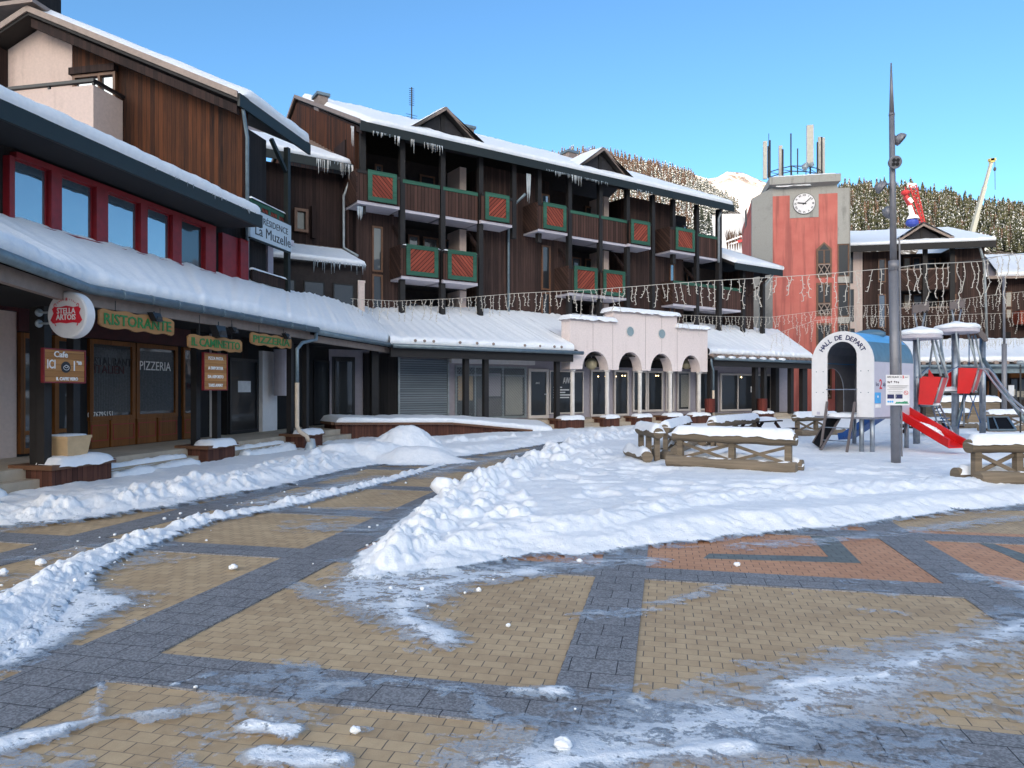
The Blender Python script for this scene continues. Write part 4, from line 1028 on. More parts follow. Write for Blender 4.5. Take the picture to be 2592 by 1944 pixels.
# ================================================================== residence with the tall gable
res = T('residence_building', 'tall chalet with a weathered larch plank gable, cream corner and snow topped roof', 'building', FT, (-14, 16.7, 0.0))
gy = 16.7; EX = -10.45; ez = 9.30; PX_, pz = -16.9, 12.22; sl_ = (pz - ez) / (EX - PX_)
rz = lambda x_: ez + sl_ * (EX - x_) if x_ > PX_ else pz - sl_ * (PX_ - x_)
xp = FT.x(184, gy); xl = FT.x(22, gy)
b = MB(); b.prism([(xp, gy, 0), (-10.7, gy, 0), (-10.7, gy, rz(-10.7) - 0.25), (xp, gy, rz(xp) - 0.25)], (0, 0.3, 0)); res.part('gable_wall', b, 'larch_planks')
b = MB(); b.prism([(xl, gy - .02, 0), (xp - 0.003, gy - .02, 0), (xp - 0.003, gy - .02, rz(xp) - 0.25), (PX_, gy - .02, rz(PX_) - 0.25), (xl, gy - .02, rz(xl) - 0.25)], (0, 0.3, 0)); res.part('plaster_wall', b, 'cream_plaster')
b = MB(); b.prism([(-24, gy - .3, 0), (xl - .003, gy - .3, 0), (xl - .003, gy - .3, rz(xl) - 0.3), (-24, gy - .3, rz(-24) - 0.3)], (0, .6, 0)); res.part('side_wall', b, 'dark_planks')
b = MB(); b.box(-20.5, -16.75, gy - .5, gy + .4, 12.36, 14.6); res.part('dormer', b, 'black_planks')
b = MB(); b.box(-20.6, -16.6, gy - .7, gy + .5, 12.25, 12.358); res.part('dormer_sill', b, 'flashing')
# return wall towards the square, deeply shaded loggia
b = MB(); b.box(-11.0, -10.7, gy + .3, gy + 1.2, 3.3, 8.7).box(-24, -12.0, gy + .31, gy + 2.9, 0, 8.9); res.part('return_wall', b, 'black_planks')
b = MB(); b.box(-12.0, -10.75, gy + 1.2, 19.55, 6.05, 6.20).box(-12.0, -10.75, gy + .6, 19.7, 3.3, 4.2); res.part('balcony_slab', b, 'soffit_white')
b = MB(); b.box(-11.98, -11.9, gy + 1.2, 19.3, 4.2, 6.04); b.box(-11.9, -11.3, 19.0, 19.3, 4.2, 6.04); res.part('lilac_wall', b, 'lilac_plaster')
b = MB(); b.box(-11.89, -11.8, gy + 1.6, gy + 2.5, 4.2, 5.85); res.part('door', b, 'red_paint')
# roof
ry0 = 16.15; ry1 = 19.5
b = MB()
b.prism([(EX, ry0, ez), (PX_, ry0, pz), (PX_, ry0, pz - 0.22), (EX, ry0, ez - 0.22)], (0, 3.8, 0))
b.prism([(PX_, ry0, pz), (-24.5, ry0, rz(-24.5)), (-24.5, ry0, rz(-24.5) - 0.22), (PX_, ry0, pz - 0.22)], (0, 3.8, 0))
o = res.part('roof', b, 'post_black')
b = MB(); b.prism([(EX - .0, ry0 - .05, ez + .03), (PX_, ry0 - .05, pz + .03), (PX_, ry0 - .05, pz - 0.14), (EX, ry0 - .05, ez - 0.14)], (0, 0.048, 0))
b.prism([(PX_ - .001, ry0 - .05, pz + .03), (-24.5, ry0 - .05, rz(-24.5) + .03), (-24.5, ry0 - .05, rz(-24.5) - .14), (PX_ - .001, ry0 - .05, pz - 0.14)], (0, 0.048, 0)); res.part('rake_flashing', b, 'flashing', parent=o)
b = MB(); b.prism([(EX - .1, ry0 + .1, ez - .26), (PX_, ry0 + .1, pz - .26), (PX_, ry0 + .1, pz - 0.50), (EX - .1, ry0 + .1, ez - 0.50)], (0, 0.12, 0)); res.part('rake_board', b, 'dark_planks', parent=o)
b = MB(); b.box(EX - .02, EX + .05, ry0, 19.95, ez - 0.34, ez - 0.01); res.part('fascia_board', b, 'fascia_green', parent=o)
b = MB(); snow_sheet(b, [(EX + .03, ry0 + 0.2, ez + .02), (EX + .03, 19.9, ez + .02)], [(PX_, ry0 + 0.2, pz + .02), (PX_, 19.9, pz + .02)], 0.24, 0.25, 16, seed=12)
res.part('roof_snow', b, 'snow', parent=o, smooth=True)
# balcony
bx1 = -14.33; by0 = 15.64; bzt = 9.62
b = MB(); b.box(-17.6, bx1, by0, by0 + .14, 8.1, bzt).box(bx1 - .14, bx1, by0 + .14, gy - .03, 8.1, bzt).box(-17.6, bx1 - .14, by0 + .14, gy - .03, 8.1, 8.3); o = res.part('balcony', b, 'cream_plaster')
b = MB(); b.box(-17.0, bx1 + .05, by0 - .05, by0 + .05, bzt + .07, bzt + .15).box(bx1 - .05, bx1 + .05, by0 + .05, gy, bzt + .07, bzt + .15)
for q in (-16.9, -15.7, bx1): b.box(q - .03, q + .03, by0 - .02, by0 + .04, bzt, bzt + .07)
res.part('handrail', b, 'black_frame', parent=o)
framed(res, 190, 298, 9.0, 10.42, gy - .03, FT, 'brown_frame', 'glass_sky', 0.08, 0.10, mull=(0.62,))
b = MB(); b.box(FT.x(186, gy), FT.x(300, gy), gy - .18, gy - .01, 10.43, 10.62); res.part('lintel', b, 'dark_planks')
# downpipe on the corner
dx_, dy_ = -10.55, gy + 0.02
b = MB(); b.tube([(EX - .02, gy - .3, ez - .32), (EX - .05, gy - .2, ez - .5), (dx_, dy_, ez - .95), (dx_, dy_, 4.3)], 0.05, 10); res.part('downpipe', b, 'zinc', smooth=True)
# balcony with green rail, posts
gfx = lambda px, y: FR.x(px, y)
yA, yB = gfx(634, 10.5), gfx(724, 10.5)
zr_ = FR.z(634, 500, 10.5)
b = MB(); b.box(-10.55, -10.48, yA, yB, zr_ - .13, zr_).box(-10.55, -10.48, yA, yB, 6.2, 6.3); 
for k in range(5):
    q = yA + (yB - yA) * k / 4; b.box(-10.56, -10.475, q - .05, q + .05, 6.3, zr_ - .13)
o = res.part('balcony_rail', b, 'green_wood')
b = MB(); b.box(-10.54, -10.50, yA + .05, yB - .05, 6.3, zr_ - .13); res.part('balcony_panel', b, 'diag_red', parent=o)
b = MB(); b.snowcap(-10.57, -10.46, yA, yB, zr_, 0.05); res.part('rail_snow', b, 'snow', parent=o, smooth=True)
b = MB(); q = gfx(722, 10.45); b.box(-10.5, -10.36, q, q + .14, 4.1, 8.7); b.beam((-10.43, q - .02, 8.0), (-10.43, q - 0.8, 8.65), .1, .1, (1, 0, 0)); res.part('post', b, 'fascia_green')
b = MB(); b.box(-10.5, -10.44, gfx(638, 10.45), q, 4.55, 4.85); res.part('low_rail', b, 'dark_planks')
b = MB(); b.snowcap(-10.52, -10.42, gfx(638, 10.45), q, 4.85, 0.05); res.part('rail_snow', b, 'snow', smooth=True)
# name board of the residence
sy0, sy1 = FR.x(634, 10.3), FR.x(737, 10.3); zt_ = FR.z(737, 572, 10.3); zb_ = FR.z(737, 638, 10.3)
t = T('name_board', 'pale blue name board reading RESIDENCE La Muzelle above the gallery roof', 'sign', FR, (sy0, 10.3, zb_))
b = MB(); b.box(sy0, sy1, 10.3, 10.36, zb_, zt_); t.part('board', b, 'board_pale')
b = MB(); b.box(sy0, sy1, 10.31, 10.36, zb_ - .05, zb_ - .002).box(sy0, sy1, 10.31, 10.36, zt_ + .002, zt_ + .03); t.part('frame', b, 'fascia_green')
b = MB(); b.text('R\u00c9SIDENCE', (sy0 + (sy1 - sy0) * .60, 10.297, zb_ + (zt_ - zb_) * .70), (1, 0, 0), (0, 0, 1), 0.25, 0.003, sx=1.05)
b.text('La Muzelle', (sy0 + (sy1 - sy0) * .54, 10.297, zb_ + (zt_ - zb_) * .30), (1, 0, 0), (0, 0, 1), 0.40, 0.003, sx=1.10); t.part('lettering', b, 'black_letters')
# ================================================================== corner wing (between residence and long chalet)
cw = T('corner_wing', 'small dark plank wing with one window above the icicled lean-to, between the two chalets', 'building', FC, (7.5, 25.3, 0))
cxw = lambda px, y: FC.x(px, y)
b = MB(); b.box(4.5, 9.28, 25.3, 31, 3.5, 9.75); cw.part('wall', b, 'dark_planks')
cz = 9.98; cy0, cy1 = 24.6, 33.9; czt = 14.35; xa_, xb_ = cxw(760, cy0), cxw(912, cy0)
b = MB(); slab(b, [(4.5, cy0, cz), (xb_, cy0, cz)], [(4.5, cy1, czt), (xb_, cy1, czt)], 0.12); o = cw.part('roof', b, 'flashing')
b = MB(); b.box(4.5, xb_ - .02, cy0 - .05, cy0 - .002, cz - .33, cz - .02); cw.part('fascia_board', b, 'fascia_green', parent=o)
b = MB(); 
for k in range(24):
    y0_ = cy0 + 0.15 + k * 0.38; z0_ = cz + (y0_ - cy0) * (czt - cz) / (cy1 - cy0); b.box(xb_ - .75, xb_ - .02, y0_, y0_ + .16, z0_ - .02, z0_ + .09)
cw.part('edge_tiles', b, 'flashing', parent=o)
b = MB(); snow_sheet(b, [(4.5, cy0, cz), (xb_ - .35, cy0, cz)], [(4.5, cy1 - 6.4, cz + 1.37), (xb_ - 1.4, cy1 - 6.4, cz + 1.37)], 0.20, 0.12, 10, seed=21, ends=True); cw.part('roof_snow', b, 'snow', parent=o, smooth=True)
b = MB(); icicles(b, (cxw(800, cy0), cy0 - .06, cz - .05), (xb_ - .25, cy0 - .06, cz - .05), 34, 0.75, 5); icicles(b, (xb_ - .5, cy0 - .06, cz - .05), (xb_ - .02, cy0 - .06, cz - .05), 30, 1.15, 6); cw.part('icicles', b, 'ice', parent=o, stuff=True)
framed(cw, 743, 778, FC.z(760, 587, 25.2), FC.z(760, 528, 25.2), 25.28, FC, 'brown_frame', 'glass_dark', 0.10, 0.14)
b = MB(); b.box(cxw(787, 25.2), cxw(795, 25.2), 25.05, 25.29, FC.z(760, 600, 25.2), FC.z(760, 518, 25.2)); cw.part('shutter', b, 'dark_planks')
b = MB(); zl = FC.z(760, 632, 25.2); b.box(cxw(736, 25.2), cxw(872, 25.2), 25.18, 25.29, zl - .1, zl + .22); cw.part('flashing_strip', b, 'flashing')
b = MB(); xq = cxw(873, 25.0); b.tube([(cxw(893, 24.6), 24.62, 9.6), (xq, 25.12, 8.9), (xq, 25.12, 6.95), (xq + .35, 24.6, 6.6)], 0.055, 8); cw.part('downpipe', b, 'zinc_light', smooth=True)
# lean-to with icicles
lt_ = T('glazed_lean_to', 'glazed lean-to with thick icicles hanging from its small snowy roof', 'lean-to', FC, (7.5, 23.5, 4.2))
ly = 23.5; lx0, lx1 = cxw(632, ly), cxw(921, ly); lz = 6.02
b = MB(); b.box(lx0, lx1 - .1, ly, 25.1, 4.1, lz - .05); lt_.part('body', b, 'shade_wall')
for a, c_ in [(692, 748), (768, 822), (842, 896)]: framed(lt_, a, c_, 4.35, 5.35, ly, FC, 'post_black', 'glass_mid', 0.05, 0.04)
b = MB(); b.box(cxw(904, ly), cxw(920, ly), ly - .12, ly - .045, 4.2, 5.42).box(cxw(903, ly), cxw(921, ly), ly - .14, ly - .10, 5.42, 5.5); lt_.part('white_post', b, 'pink_plaster')
lf = [(lx0, ly - .3, lz), (cxw(927, ly - .3), ly - .3, lz)]; lb = [(lx0, 25.2, lz + .78), (cxw(868, 25.2), 25.2, lz + .78)]
b = MB(); slab(b, lf, lb, .1); o = lt_.part('roof', b, 'post_black')
b = MB(); n_ = 12
for k in range(n_):
    u = k / (n_ - 1); p = lerp3(lb[0], lb[1], u); q = lerp3(lf[0], lf[1], u); b.beam((p[0], p[1], p[2] + .07), lerp3((p[0], p[1], p[2] + .07), (q[0], q[1], q[2] + .07), .55), .05, .06)
lt_.part('roof_ribs', b, 'flashing', parent=o)
b = MB(); snow_sheet(b, lf, [lerp3(lf[0], lb[0], .86), lerp3(lf[1], lb[1], .86)], .17, .1, 10, seed=31, lip=.12); lt_.part('roof_snow', b, 'snow', parent=o, smooth=True)
b = MB(); icicles(b, (cxw(790, ly - .38), ly - .38, lz - .02), (cxw(925, ly - .38), ly - .38, lz - .02), 46, 0.62, 8); lt_.part('icicles', b, 'ice', parent=o, stuff=True)

# ================================================================== the long chalet block
ch = T('chalet_block', 'long dark timber chalet block with balconies of red and green diagonal boards', 'building', FC, (19, 24.3, 0))
X0, X1 = 9.3, 29.35; PY = 24.28; EY = 23.75; EZ = 11.32; RY = 31.6; SL = 0.468; RZ = EZ + (RY - EY) * SL
cx = lambda px, y=PY: FC.x(px, y)
cz_ = lambda px, py, y=PY: FC.z(px, py, y)
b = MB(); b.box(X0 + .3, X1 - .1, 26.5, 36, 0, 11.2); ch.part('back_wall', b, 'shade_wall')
b = MB(); b.prism([(X0, 24.4, 9.0), (X0, 38, 9.0), (X0, 38, EZ + .2), (X0, RY, RZ - .3), (X0, 24.4, EZ + 0.0)], (.28, 0, 0)); ch.part('gable_wall', b, 'larch_planks')
b = MB(); b.box(X0, X0 + .28, 25.0, 36, 0, 8.998); ch.part('side_wall', b, 'dark_planks')
BY = 25.0
bays = [(880, 972, 0, 8.5), (1228, 1440, 0, 9.9), (1590, 1702, 0, 10.0)]
wl = []
for a, c_, z0, z1 in [(880, 1012, 0, 8.45), (1222, 1362, 0, 11.1), (1362, 1437, 0, 8.4), (1590, 1703, 0, 11.1), (1703, 1730, 0, 8.4)]:
    b = MB(); b.box(cx(a, BY), cx(c_, BY), BY, 26.5, z0, z1); ch.part('plank_wall', b, 'brown_planks')
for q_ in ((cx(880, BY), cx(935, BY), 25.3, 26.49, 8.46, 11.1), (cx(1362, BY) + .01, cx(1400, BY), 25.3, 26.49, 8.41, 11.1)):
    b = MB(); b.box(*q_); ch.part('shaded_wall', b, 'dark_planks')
# top floor and eaves
b = MB(); slab(b, [(X0 - .05, EY, EZ), (X1 + .45, EY, EZ)], [(X0 - .05, RY, RZ), (X1 + .45, RY, RZ)], 0.16); slab(b, [(X0 - .05, RY + 7, EZ + .3), (X1 + .45, RY + 7, EZ + .3)], [(X0 - .05, RY, RZ - .002), (X1 + .45, RY, RZ - .002)], 0.16)
roof = ch.part('roof', b, 'post_black')
b = MB(); b.box(X0 - .05, X1 + .45, EY - .06, EY - .002, EZ - .36, EZ - .02); b.prism([(X1 + .452, EY, EZ), (X1 + .452, RY, RZ), (X1 + .452, RY, RZ - .34), (X1 + .452, EY, EZ - .34)], (.05, 0, 0)); ch.part('fascia_board', b, 'fascia_green', parent=roof)
b = MB(); b.prism([(X0 - .12, EY - .08, EZ + .03), (X0 - .12, RY, RZ + .04), (X0 - .12, RY, RZ - .12), (X0 - .12, EY - .08, EZ - .13)], (.065, 0, 0)); b.prism([(X0 - .12, RY + 7, EZ + .3), (X0 - .12, RY + .001, RZ + .04), (X0 - .12, RY + .001, RZ - .12), (X0 - .12, RY + 7, EZ + .1)], (.065, 0, 0)); ch.part('rake_flashing', b, 'flashing', parent=roof)
b = MB(); b.prism([(X0 + .05, EY + .1, EZ - .20), (X0 + .05, RY, RZ - .2), (X0 + .05, RY, RZ - .42), (X0 + .05, EY + .1, EZ - .42)], (.08, 0, 0)); ch.part('rake_board', b, 'dark_planks', parent=roof)
b = MB(); snow_sheet(b, [(X0 + .25, EY, EZ), (X1 + .42, EY, EZ)], [(X0 + .25, RY + .1, RZ + .05), (X1 + .42, RY + .1, RZ + .05)], 0.22, 0.14, 34, ripple=.06, lip=.08, seed=41)
ch.part('roof_snow', b, 'snow', parent=roof, smooth=True)
b = MB()
for px0, px1, n_, l_ in [(885, 893, 8, 1.0), (940, 985, 16, .42), (995, 1010, 14, .75), (1038, 1046, 6, .85), (1065, 1120, 26, .55), (1380, 1440, 26, .35), (1440, 1470, 22, .62), (1475, 1545, 26, .32), (1610, 1650, 14, .42)]:
    icicles(b, (cx(px0, EY), EY - .08, EZ - .30), (cx(px1, EY), EY - .08, EZ - .30), n_, l_, px0)
for (px, py0, l_) in [(1338, 440, 1.35), (911, 522, .55)]:
    xq = cx(px, 24.0); zq = cz_(px, py0, 24.0)
    for k in range(7): b.tube([(xq + .03 * k - .09, 24.0 + .02 * (k % 3), zq), (xq + .03 * k - .09, 24.0, zq - l_ * (0.6 + .4 * ((k * 37) % 10) / 10))], [.024, .003], 6)
ch.part('icicles', b, 'ice', parent=roof, stuff=True)
# dormers
def dormer(pxl, pxa, pxr, y=24.7):
    xl_, xr_ = FC.x(pxl, y), FC.x(pxr, y); xm = (xl_ + xr_) / 2; zb = EZ + .16; za = zb + 1.42
    yb = EY + (za - EZ) / SL; yl = EY + (zb - EZ) / SL
    b_ = MB(); b_.prism([(xl_ + .12, y, zb - .15), (xr_ - .12, y, zb - .15), (xm, y, za - .12)], (0, .25, 0)); d_ = ch.part('dormer', b_, 'slate_panel')
    b_ = MB(); b_.box(xm - .09, xm + .09, y - .04, y - .003, zb - .1, za - .25); ch.part('king_post', b_, 'post_black', parent=d_)
    for nm, (xe) in (('l', xl_), ('r', xr_)):
        b_ = MB(); b_.prism([(xe, y - .35, zb), (xm, y - .35, za), (xm, y - .35, za - .13), (xe, y - .35, zb - .13)], (0, .06, 0)); ch.part('barge_board', b_, 'flashing', parent=d_)
        b_ = MB(); b_.add([(xe, y - .28, zb + .02), (xm, y - .28, za + .02), (xm, yb, za + .02), (xe, yl, zb + .02), (xe, y - .28, zb - .1), (xm, y - .28, za - .1), (xm, yb, za - .1), (xe, yl, zb - .1)], [(0, 1, 2, 3), (4, 5, 6, 7), (0, 1, 5, 4), (0, 3, 7, 4)]); ch.part('dormer_roof', b_, 'post_black', parent=d_)
        sgn = 1 if xe < xm else -1
        b_ = MB(); f_ = [(xe, y - .25, zb + .03), (xe, yl + .2, zb + .03)]; k_ = [(xm + .03 * sgn, y - .25, za + .03), (xm + .03 * sgn, yb + .3, za + .03)]
        snow_sheet(b_, f_, k_, .15, .12, 10, seed=pxl + sgn, lip=.05, ends=True); ch.part('dormer_snow', b_, 'snow', parent=d_, smooth=True)
dormer(1007, 1117, 1225); dormer(1436, 1513, 1595)
# chimneys
for (px0, px1, pyt, yy) in [(804, 832, 235, 28.6), (1177, 1202, 318, 28.4), (1437, 1463, 381, 29.4)]:
    x0_, x1_ = FC.x(px0 + 2, yy), FC.x(px1 - 2, yy); zt = FC.z((px0 + px1) / 2, pyt, yy)
    b = MB(); b.box(x0_, x1_, yy, yy + .6, EZ + (yy - EY) * SL - .3, zt - .12); o = ch.part('chimney', b, 'flashing', parent=roof)
    b = MB(); b.box(x0_ - .08, x1_ + .08, yy - .08, yy + .68, zt - .12, zt); ch.part('chimney_cap', b, 'zinc')
# television aerial
ya = 30.8; xa = FC.x(1042, ya); t = T('aerial', 'thin television aerial rising from the chalet roof left of the first dormer', 'antenna', FC, (xa, ya, 14.4))
zt = FC.z(1042, 221, ya); b = MB(); b.tube([(xa, ya, 14.3), (xa, ya, zt)], .032, 6); t.part('mast', b, 'cable_dark')
b = MB()
for k in range(9): b.tube([(xa - .14, ya, zt - .08 - k * .10), (xa + .14, ya, zt - .05 - k * .10)], .014, 4)
for k in range(5): b.tube([(xa - .3 + .03 * k, ya, zt - 1.35 - k * .12), (xa + .3 - .03 * k, ya, zt - 1.35 - k * .12)], .012, 4)
t.part('rods', b, 'cable_dark', label='thin cross rods of the aerial')
# posts
for px in (917, 1017, 1119, 1215, 1299, 1363, 1440, 1518, 1587, 1651, 1703, 1763):
    zlo = {917: 8.1, 1363: 8.0, 1703: 7.9, 1299: 8.0}.get(px, 3.6)
    b = MB(); x_ = cx(px); b.box(x_ - .10, x_ + .10, PY - .10, PY + .10, zlo, EZ - .2); ch.part('post', b, 'post_black')
b = MB(); x_ = cx(1819); b.box(x_ - .12, x_ + .12, PY - .12, PY + .12, 3.6, EZ - .2); ch.part('post', b, 'post_black')
Z2, Z3 = 5.95, 8.52
def frame_panel(px0, px1, z0, z1, y, rev, parent):
    x0, x1 = FC.x(px0, y), FC.x(px1, y); f = .16
    b_ = MB(); b_.box(x0, x0 + f, y - .05, y, z0, z1).box(x1 - f, x1, y - .05, y, z0, z1).box(x0 + f, x1 - f, y - .05, y, z1 - f, z1).box(x0 + f, x1 - f, y - .05, y, z0, z0 + f)
    o_ = ch.part('panel_frame', b_, 'green_wood', parent=parent)
    b_ = MB(); b_.box(x0 + f, x1 - f, y - .025, y - .004, z0 + f, z1 - f); ch.part('red_panel', b_, 'diag_red_rev' if rev else 'diag_red', parent=parent)
def balcony(zf, px0, px1, y=24.12, kind='rail', rev=False, side=False, depth=1.0, ztop=None, panel=None, boards=True):
    x0, x1 = FC.x(px0, y), FC.x(px1, y); zt = ztop or zf + 1.12
    b_ = MB(); b_.box(x0, x1, y + .02, y + depth + .5, zf - .13, zf); o_ = ch.part('balcony', b_, 'soffit_white', label='balcony of the dark chalet with pale underside')
    if boards:
        b_ = MB(); b_.box(x0, x1, y, y + .035, zf - .02, zt - .14); ch.part('balcony_front', b_, 'balcony_boards', parent=o_)
    if kind == 'rail':
        b_ = MB(); b_.box(x0, x1, y - .03, y + .08, zt - .14, zt); ch.part('handrail', b_, 'green_wood', parent=o_)
    else:
        b_ = MB(); b_.box(x0, x1, y - .03, y + .08, zt - .14, zt - .03); ch.part('handrail', b_, 'post_black', parent=o_)
        p_ = panel or (px0, px1); frame_panel(p_[0], p_[1], zf + .02, zt + .02, y - .035, rev, o_)
    if side:
        b_ = MB(); b_.box(x0 - .04, x0 - .002, y, y + depth + .8, zf - .05, zt); ch.part('side_panel', b_, 'diag_dark_rev', parent=o_)
    return o_
balcony(Z3, 905, 1012, 23.95, 'panel', side=True, panel=(931, 1003))
balcony(Z3, 1019, 1113, 24.20); balcony(Z3, 1121, 1209, 24.20)
balcony(Z3, 1219, 1297, 24.0, 'panel', rev=True, panel=(1228, 1288))
balcony(Z3, 1362, 1437, 23.9, 'panel', side=True, panel=(1375, 1432))
balcony(Z3, 1443, 1515, 24.20); balcony(Z3, 1521, 1586, 24.20)
balcony(Z3, 1593, 1648, 24.0, 'panel', rev=True, panel=(1597, 1644))
balcony(Z3, 1697, 1760, 23.9, 'panel', side=True, panel=(1710, 1757))
balcony(Z3, 1766, 1817, 24.20)
balcony(Z2, 1016, 1112, 24.0, 'panel', side=True, rev=True, panel=(1028, 1108), ztop=Z2 + 1.16)
balcony(Z2, 1123, 1210, 24.0, 'panel', panel=(1133, 1205), ztop=Z2 + 1.16)
balcony(Z2, 1440, 1514, 24.0, 'panel', side=True, rev=True, panel=(1453, 1511), ztop=Z2 + 1.16)
balcony(Z2, 1520, 1586, 24.0, 'panel', panel=(1527, 1581), ztop=Z2 + 1.16)
balcony(Z2, 1704, 1812, 24.20, side=True); balcony(Z2, 1822, 1876, 24.20)
b = MB()
for px0, px1, y_ in [(1019, 1113, 24.0), (1123, 1205, 24.0)]: b.snowcap(cx(px0, y_), cx(px1, y_), y_ - .05, y_ + .08, Z2 + 1.14, .04, seed=px0)
ch.part('rail_snow', b, 'snow', smooth=True)
# loggia partitions, doors and windows
for px in (1166, 1528): b = MB(); b.box(cx(px, 25.6) - .16, cx(px, 25.6) + .16, 25.4, 26.49, 3.5, 11.0); ch.part('partition_pier', b, 'cream_plaster')
for px0, px1 in [(1019, 1214), (1442, 1588), (1704, 1818)]:
    for zq_ in (Z3, Z2): b = MB(); b.box(cx(px0), cx(px1), 25.25, 26.49, zq_ - .14, zq_ - .132); ch.part('loggia_ceiling', b, 'void_dark')
for px0, px1, z0, z1, y_, g_ in [(948, 968, 8.9, 10.6, 25.9, 'glass_sky'), (1206, 1222, 9.0, 10.5, 26.2, 'glass_sky'), (1368, 1390, 8.9, 10.5, 25.28, 'glass_sky'), (1560, 1577, 9.2, 10.4, 26.2, 'glass_sky'),
                                 (941, 968, 6.15, 7.9, BY, 'glass_mid'), (941, 968, 4.7, 6.05, BY, 'glass_mid'), (996, 1012, 6.0, 7.8, 26.3, 'glass_sky'), (1032, 1060, 6.1, 8.1, 26.4, 'glass_mid'), (1070, 1108, 6.1, 8.1, 26.4, 'glass_dark'), (1124, 1150, 6.1, 8.1, 26.4, 'glass_mid'), (1192, 1212, 6.1, 8.0, 26.4, 'glass_sky'),
                                 (997, 1025, 3.4, 5.3, 25.6, 'glass_sky'), (1030, 1062, 3.4, 5.3, 26.4, 'glass_dark'), (941, 968, 3.6, 4.5, BY, 'glass_mid'),
                                 (1370, 1392, 6.1, 8.1, BY, 'glass_mid'), (1370, 1392, 4.6, 6.0, BY, 'glass_mid'), (1412, 1436, 6.1, 8.0, 26.3, 'glass_mid'), (1446, 1470, 6.1, 8.1, 26.4, 'glass_mid'), (1480, 1512, 6.1, 8.1, 26.4, 'glass_dark'), (1562, 1577, 6.1, 8.0, 26.4, 'glass_sky'),
                                 (1694, 1707, 6.6, 8.1, BY - .02, 'glass_sky'), (1728, 1738, 8.9, 10.5, 25.9, 'glass_sky'), (1737, 1752, 8.9, 10.4, 26.4, 'glass_sky'), (1737, 1752, 6.1, 8.0, 26.4, 'glass_mid'), (1062, 1100, 9.0, 10.7, 26.4, 'glass_dark'), (1480, 1512, 9.0, 10.7, 26.4, 'glass_dark'), (1694, 1707, 4.7, 6.2, BY - .02, 'glass_mid'), (1370, 1388, 3.6, 4.4, BY, 'glass_mid')]:
    framed(ch, px0, px1, z0, z1, y_, FC, 'brown_frame', g_, 0.07, 0.05)
# braces
b = MB()
ch_br = [(1017, 8.3), (1215, 8.3), (1440, 8.3), (1587, 8.3), (1763, 8.2)]
for i, (px, z_) in enumerate(ch_br):
    x_ = cx(px); s_ = 1 if i % 2 == 0 else -1; bb = MB(); bb.beam((x_, PY + .12, z_ - .9), (x_ , PY + 1.0, z_ - .05), .12, .12, (1, 0, 0)); ch.part('brace', bb, 'dark_planks')
# downpipes
b = MB(); x_ = cx(1310, 24.2); b.tube([(cx(1330, 24.0), 24.0, 9.9), (x_, 24.85, 9.4), (x_, 24.90, 8.2), (x_, 24.90, 3.6)], .06, 8); ch.part('downpipe', b, 'zinc', smooth=True)
b = MB(); x_ = cx(1823, 24.0); b.tube([(x_ + .1, 24.0, EZ - .3), (x_, 24.1, EZ - .7), (x_, 24.1, 8.3)], .06, 8); ch.part('downpipe', b, 'zinc_light', smooth=True)
# lower wing at the right end
lw = T('lower_wing', 'lower dark timber wing with green balcony rail at the right end of the long chalet', 'building', FC, (31.5, 24.3, 0))
LX1 = 33.6; LZ = 8.32
b = MB(); b.box(X1 + .02, LX1 - .5, 26.2, 34, 0, 8.4); lw.part('back_wall', b, 'shade_wall')
b = MB(); b.box(cx(1875, BY), LX1 - .48, BY, 26.19, 0, 8.3); lw.part('plank_wall', b, 'brown_planks')
lwf = [(X1 + .5, EY, LZ), (LX1 + .35, EY, LZ)]; lwb = [(X1 + .5, 29.5, LZ + 2.7), (LX1 - 3.2, 29.5, LZ + 2.7)]
b = MB(); slab(b, lwf, lwb, .16); slab(b, [(LX1 + .35, EY, LZ), (LX1 + .35, 33, LZ)], [(LX1 - 3.2, 29.5, LZ + 2.7), (LX1 - 3.2, 33, LZ + 2.7)], .16); o = lw.part('roof', b, 'post_black')
b = MB(); b.box(X1 + .5, LX1 + .35, EY - .06, EY - .002, LZ - .36, LZ - .01); lw.part('fascia_board', b, 'fascia_green', parent=o)
b = MB(); snow_sheet(b, lwf, lwb, .24, .14, 16, ripple=.05, seed=51); snow_sheet(b, [(LX1 + .35, EY, LZ), (LX1 + .35, 33, LZ)], [(LX1 - 3.2, 29.5, LZ + 2.7), (LX1 - 3.2, 33, LZ + 2.7)], .24, .2, 12, seed=52, ends=False); lw.part('roof_snow', b, 'snow', parent=o, smooth=True)
for px in (1880, 1930):
    b = MB(); x_ = cx(px); b.box(x_ - .10, x_ + .10, PY - .10, PY + .10, 3.6, LZ - .2); lw.part('post', b, 'post_black')
b = MB(); x_ = cx(1948, 24.0); b.tube([(x_, EY, LZ - .3), (cx(1931, 24.4), 24.6, LZ - 1.2), (cx(1931, 24.4), 24.6, 3.5)], .06, 8); lw.part('downpipe', b, 'zinc_light', smooth=True)
b = MB(); b.beam((cx(1905, 24.3), 24.6, LZ - 1.5), (cx(1945, 24), 24.1, LZ - .5), .1, .1); lw.part('brace', b, 'dark_planks')
for px0, px1, z0, z1 in [(1842, 1858, 6.1, 7.7), (1790, 1804, 6.1, 7.7)]: framed(lw if px0 > 1820 else ch, px0, px1, z0, z1, 26.0, FC, 'brown_frame', 'glass_sky', .07, .05)

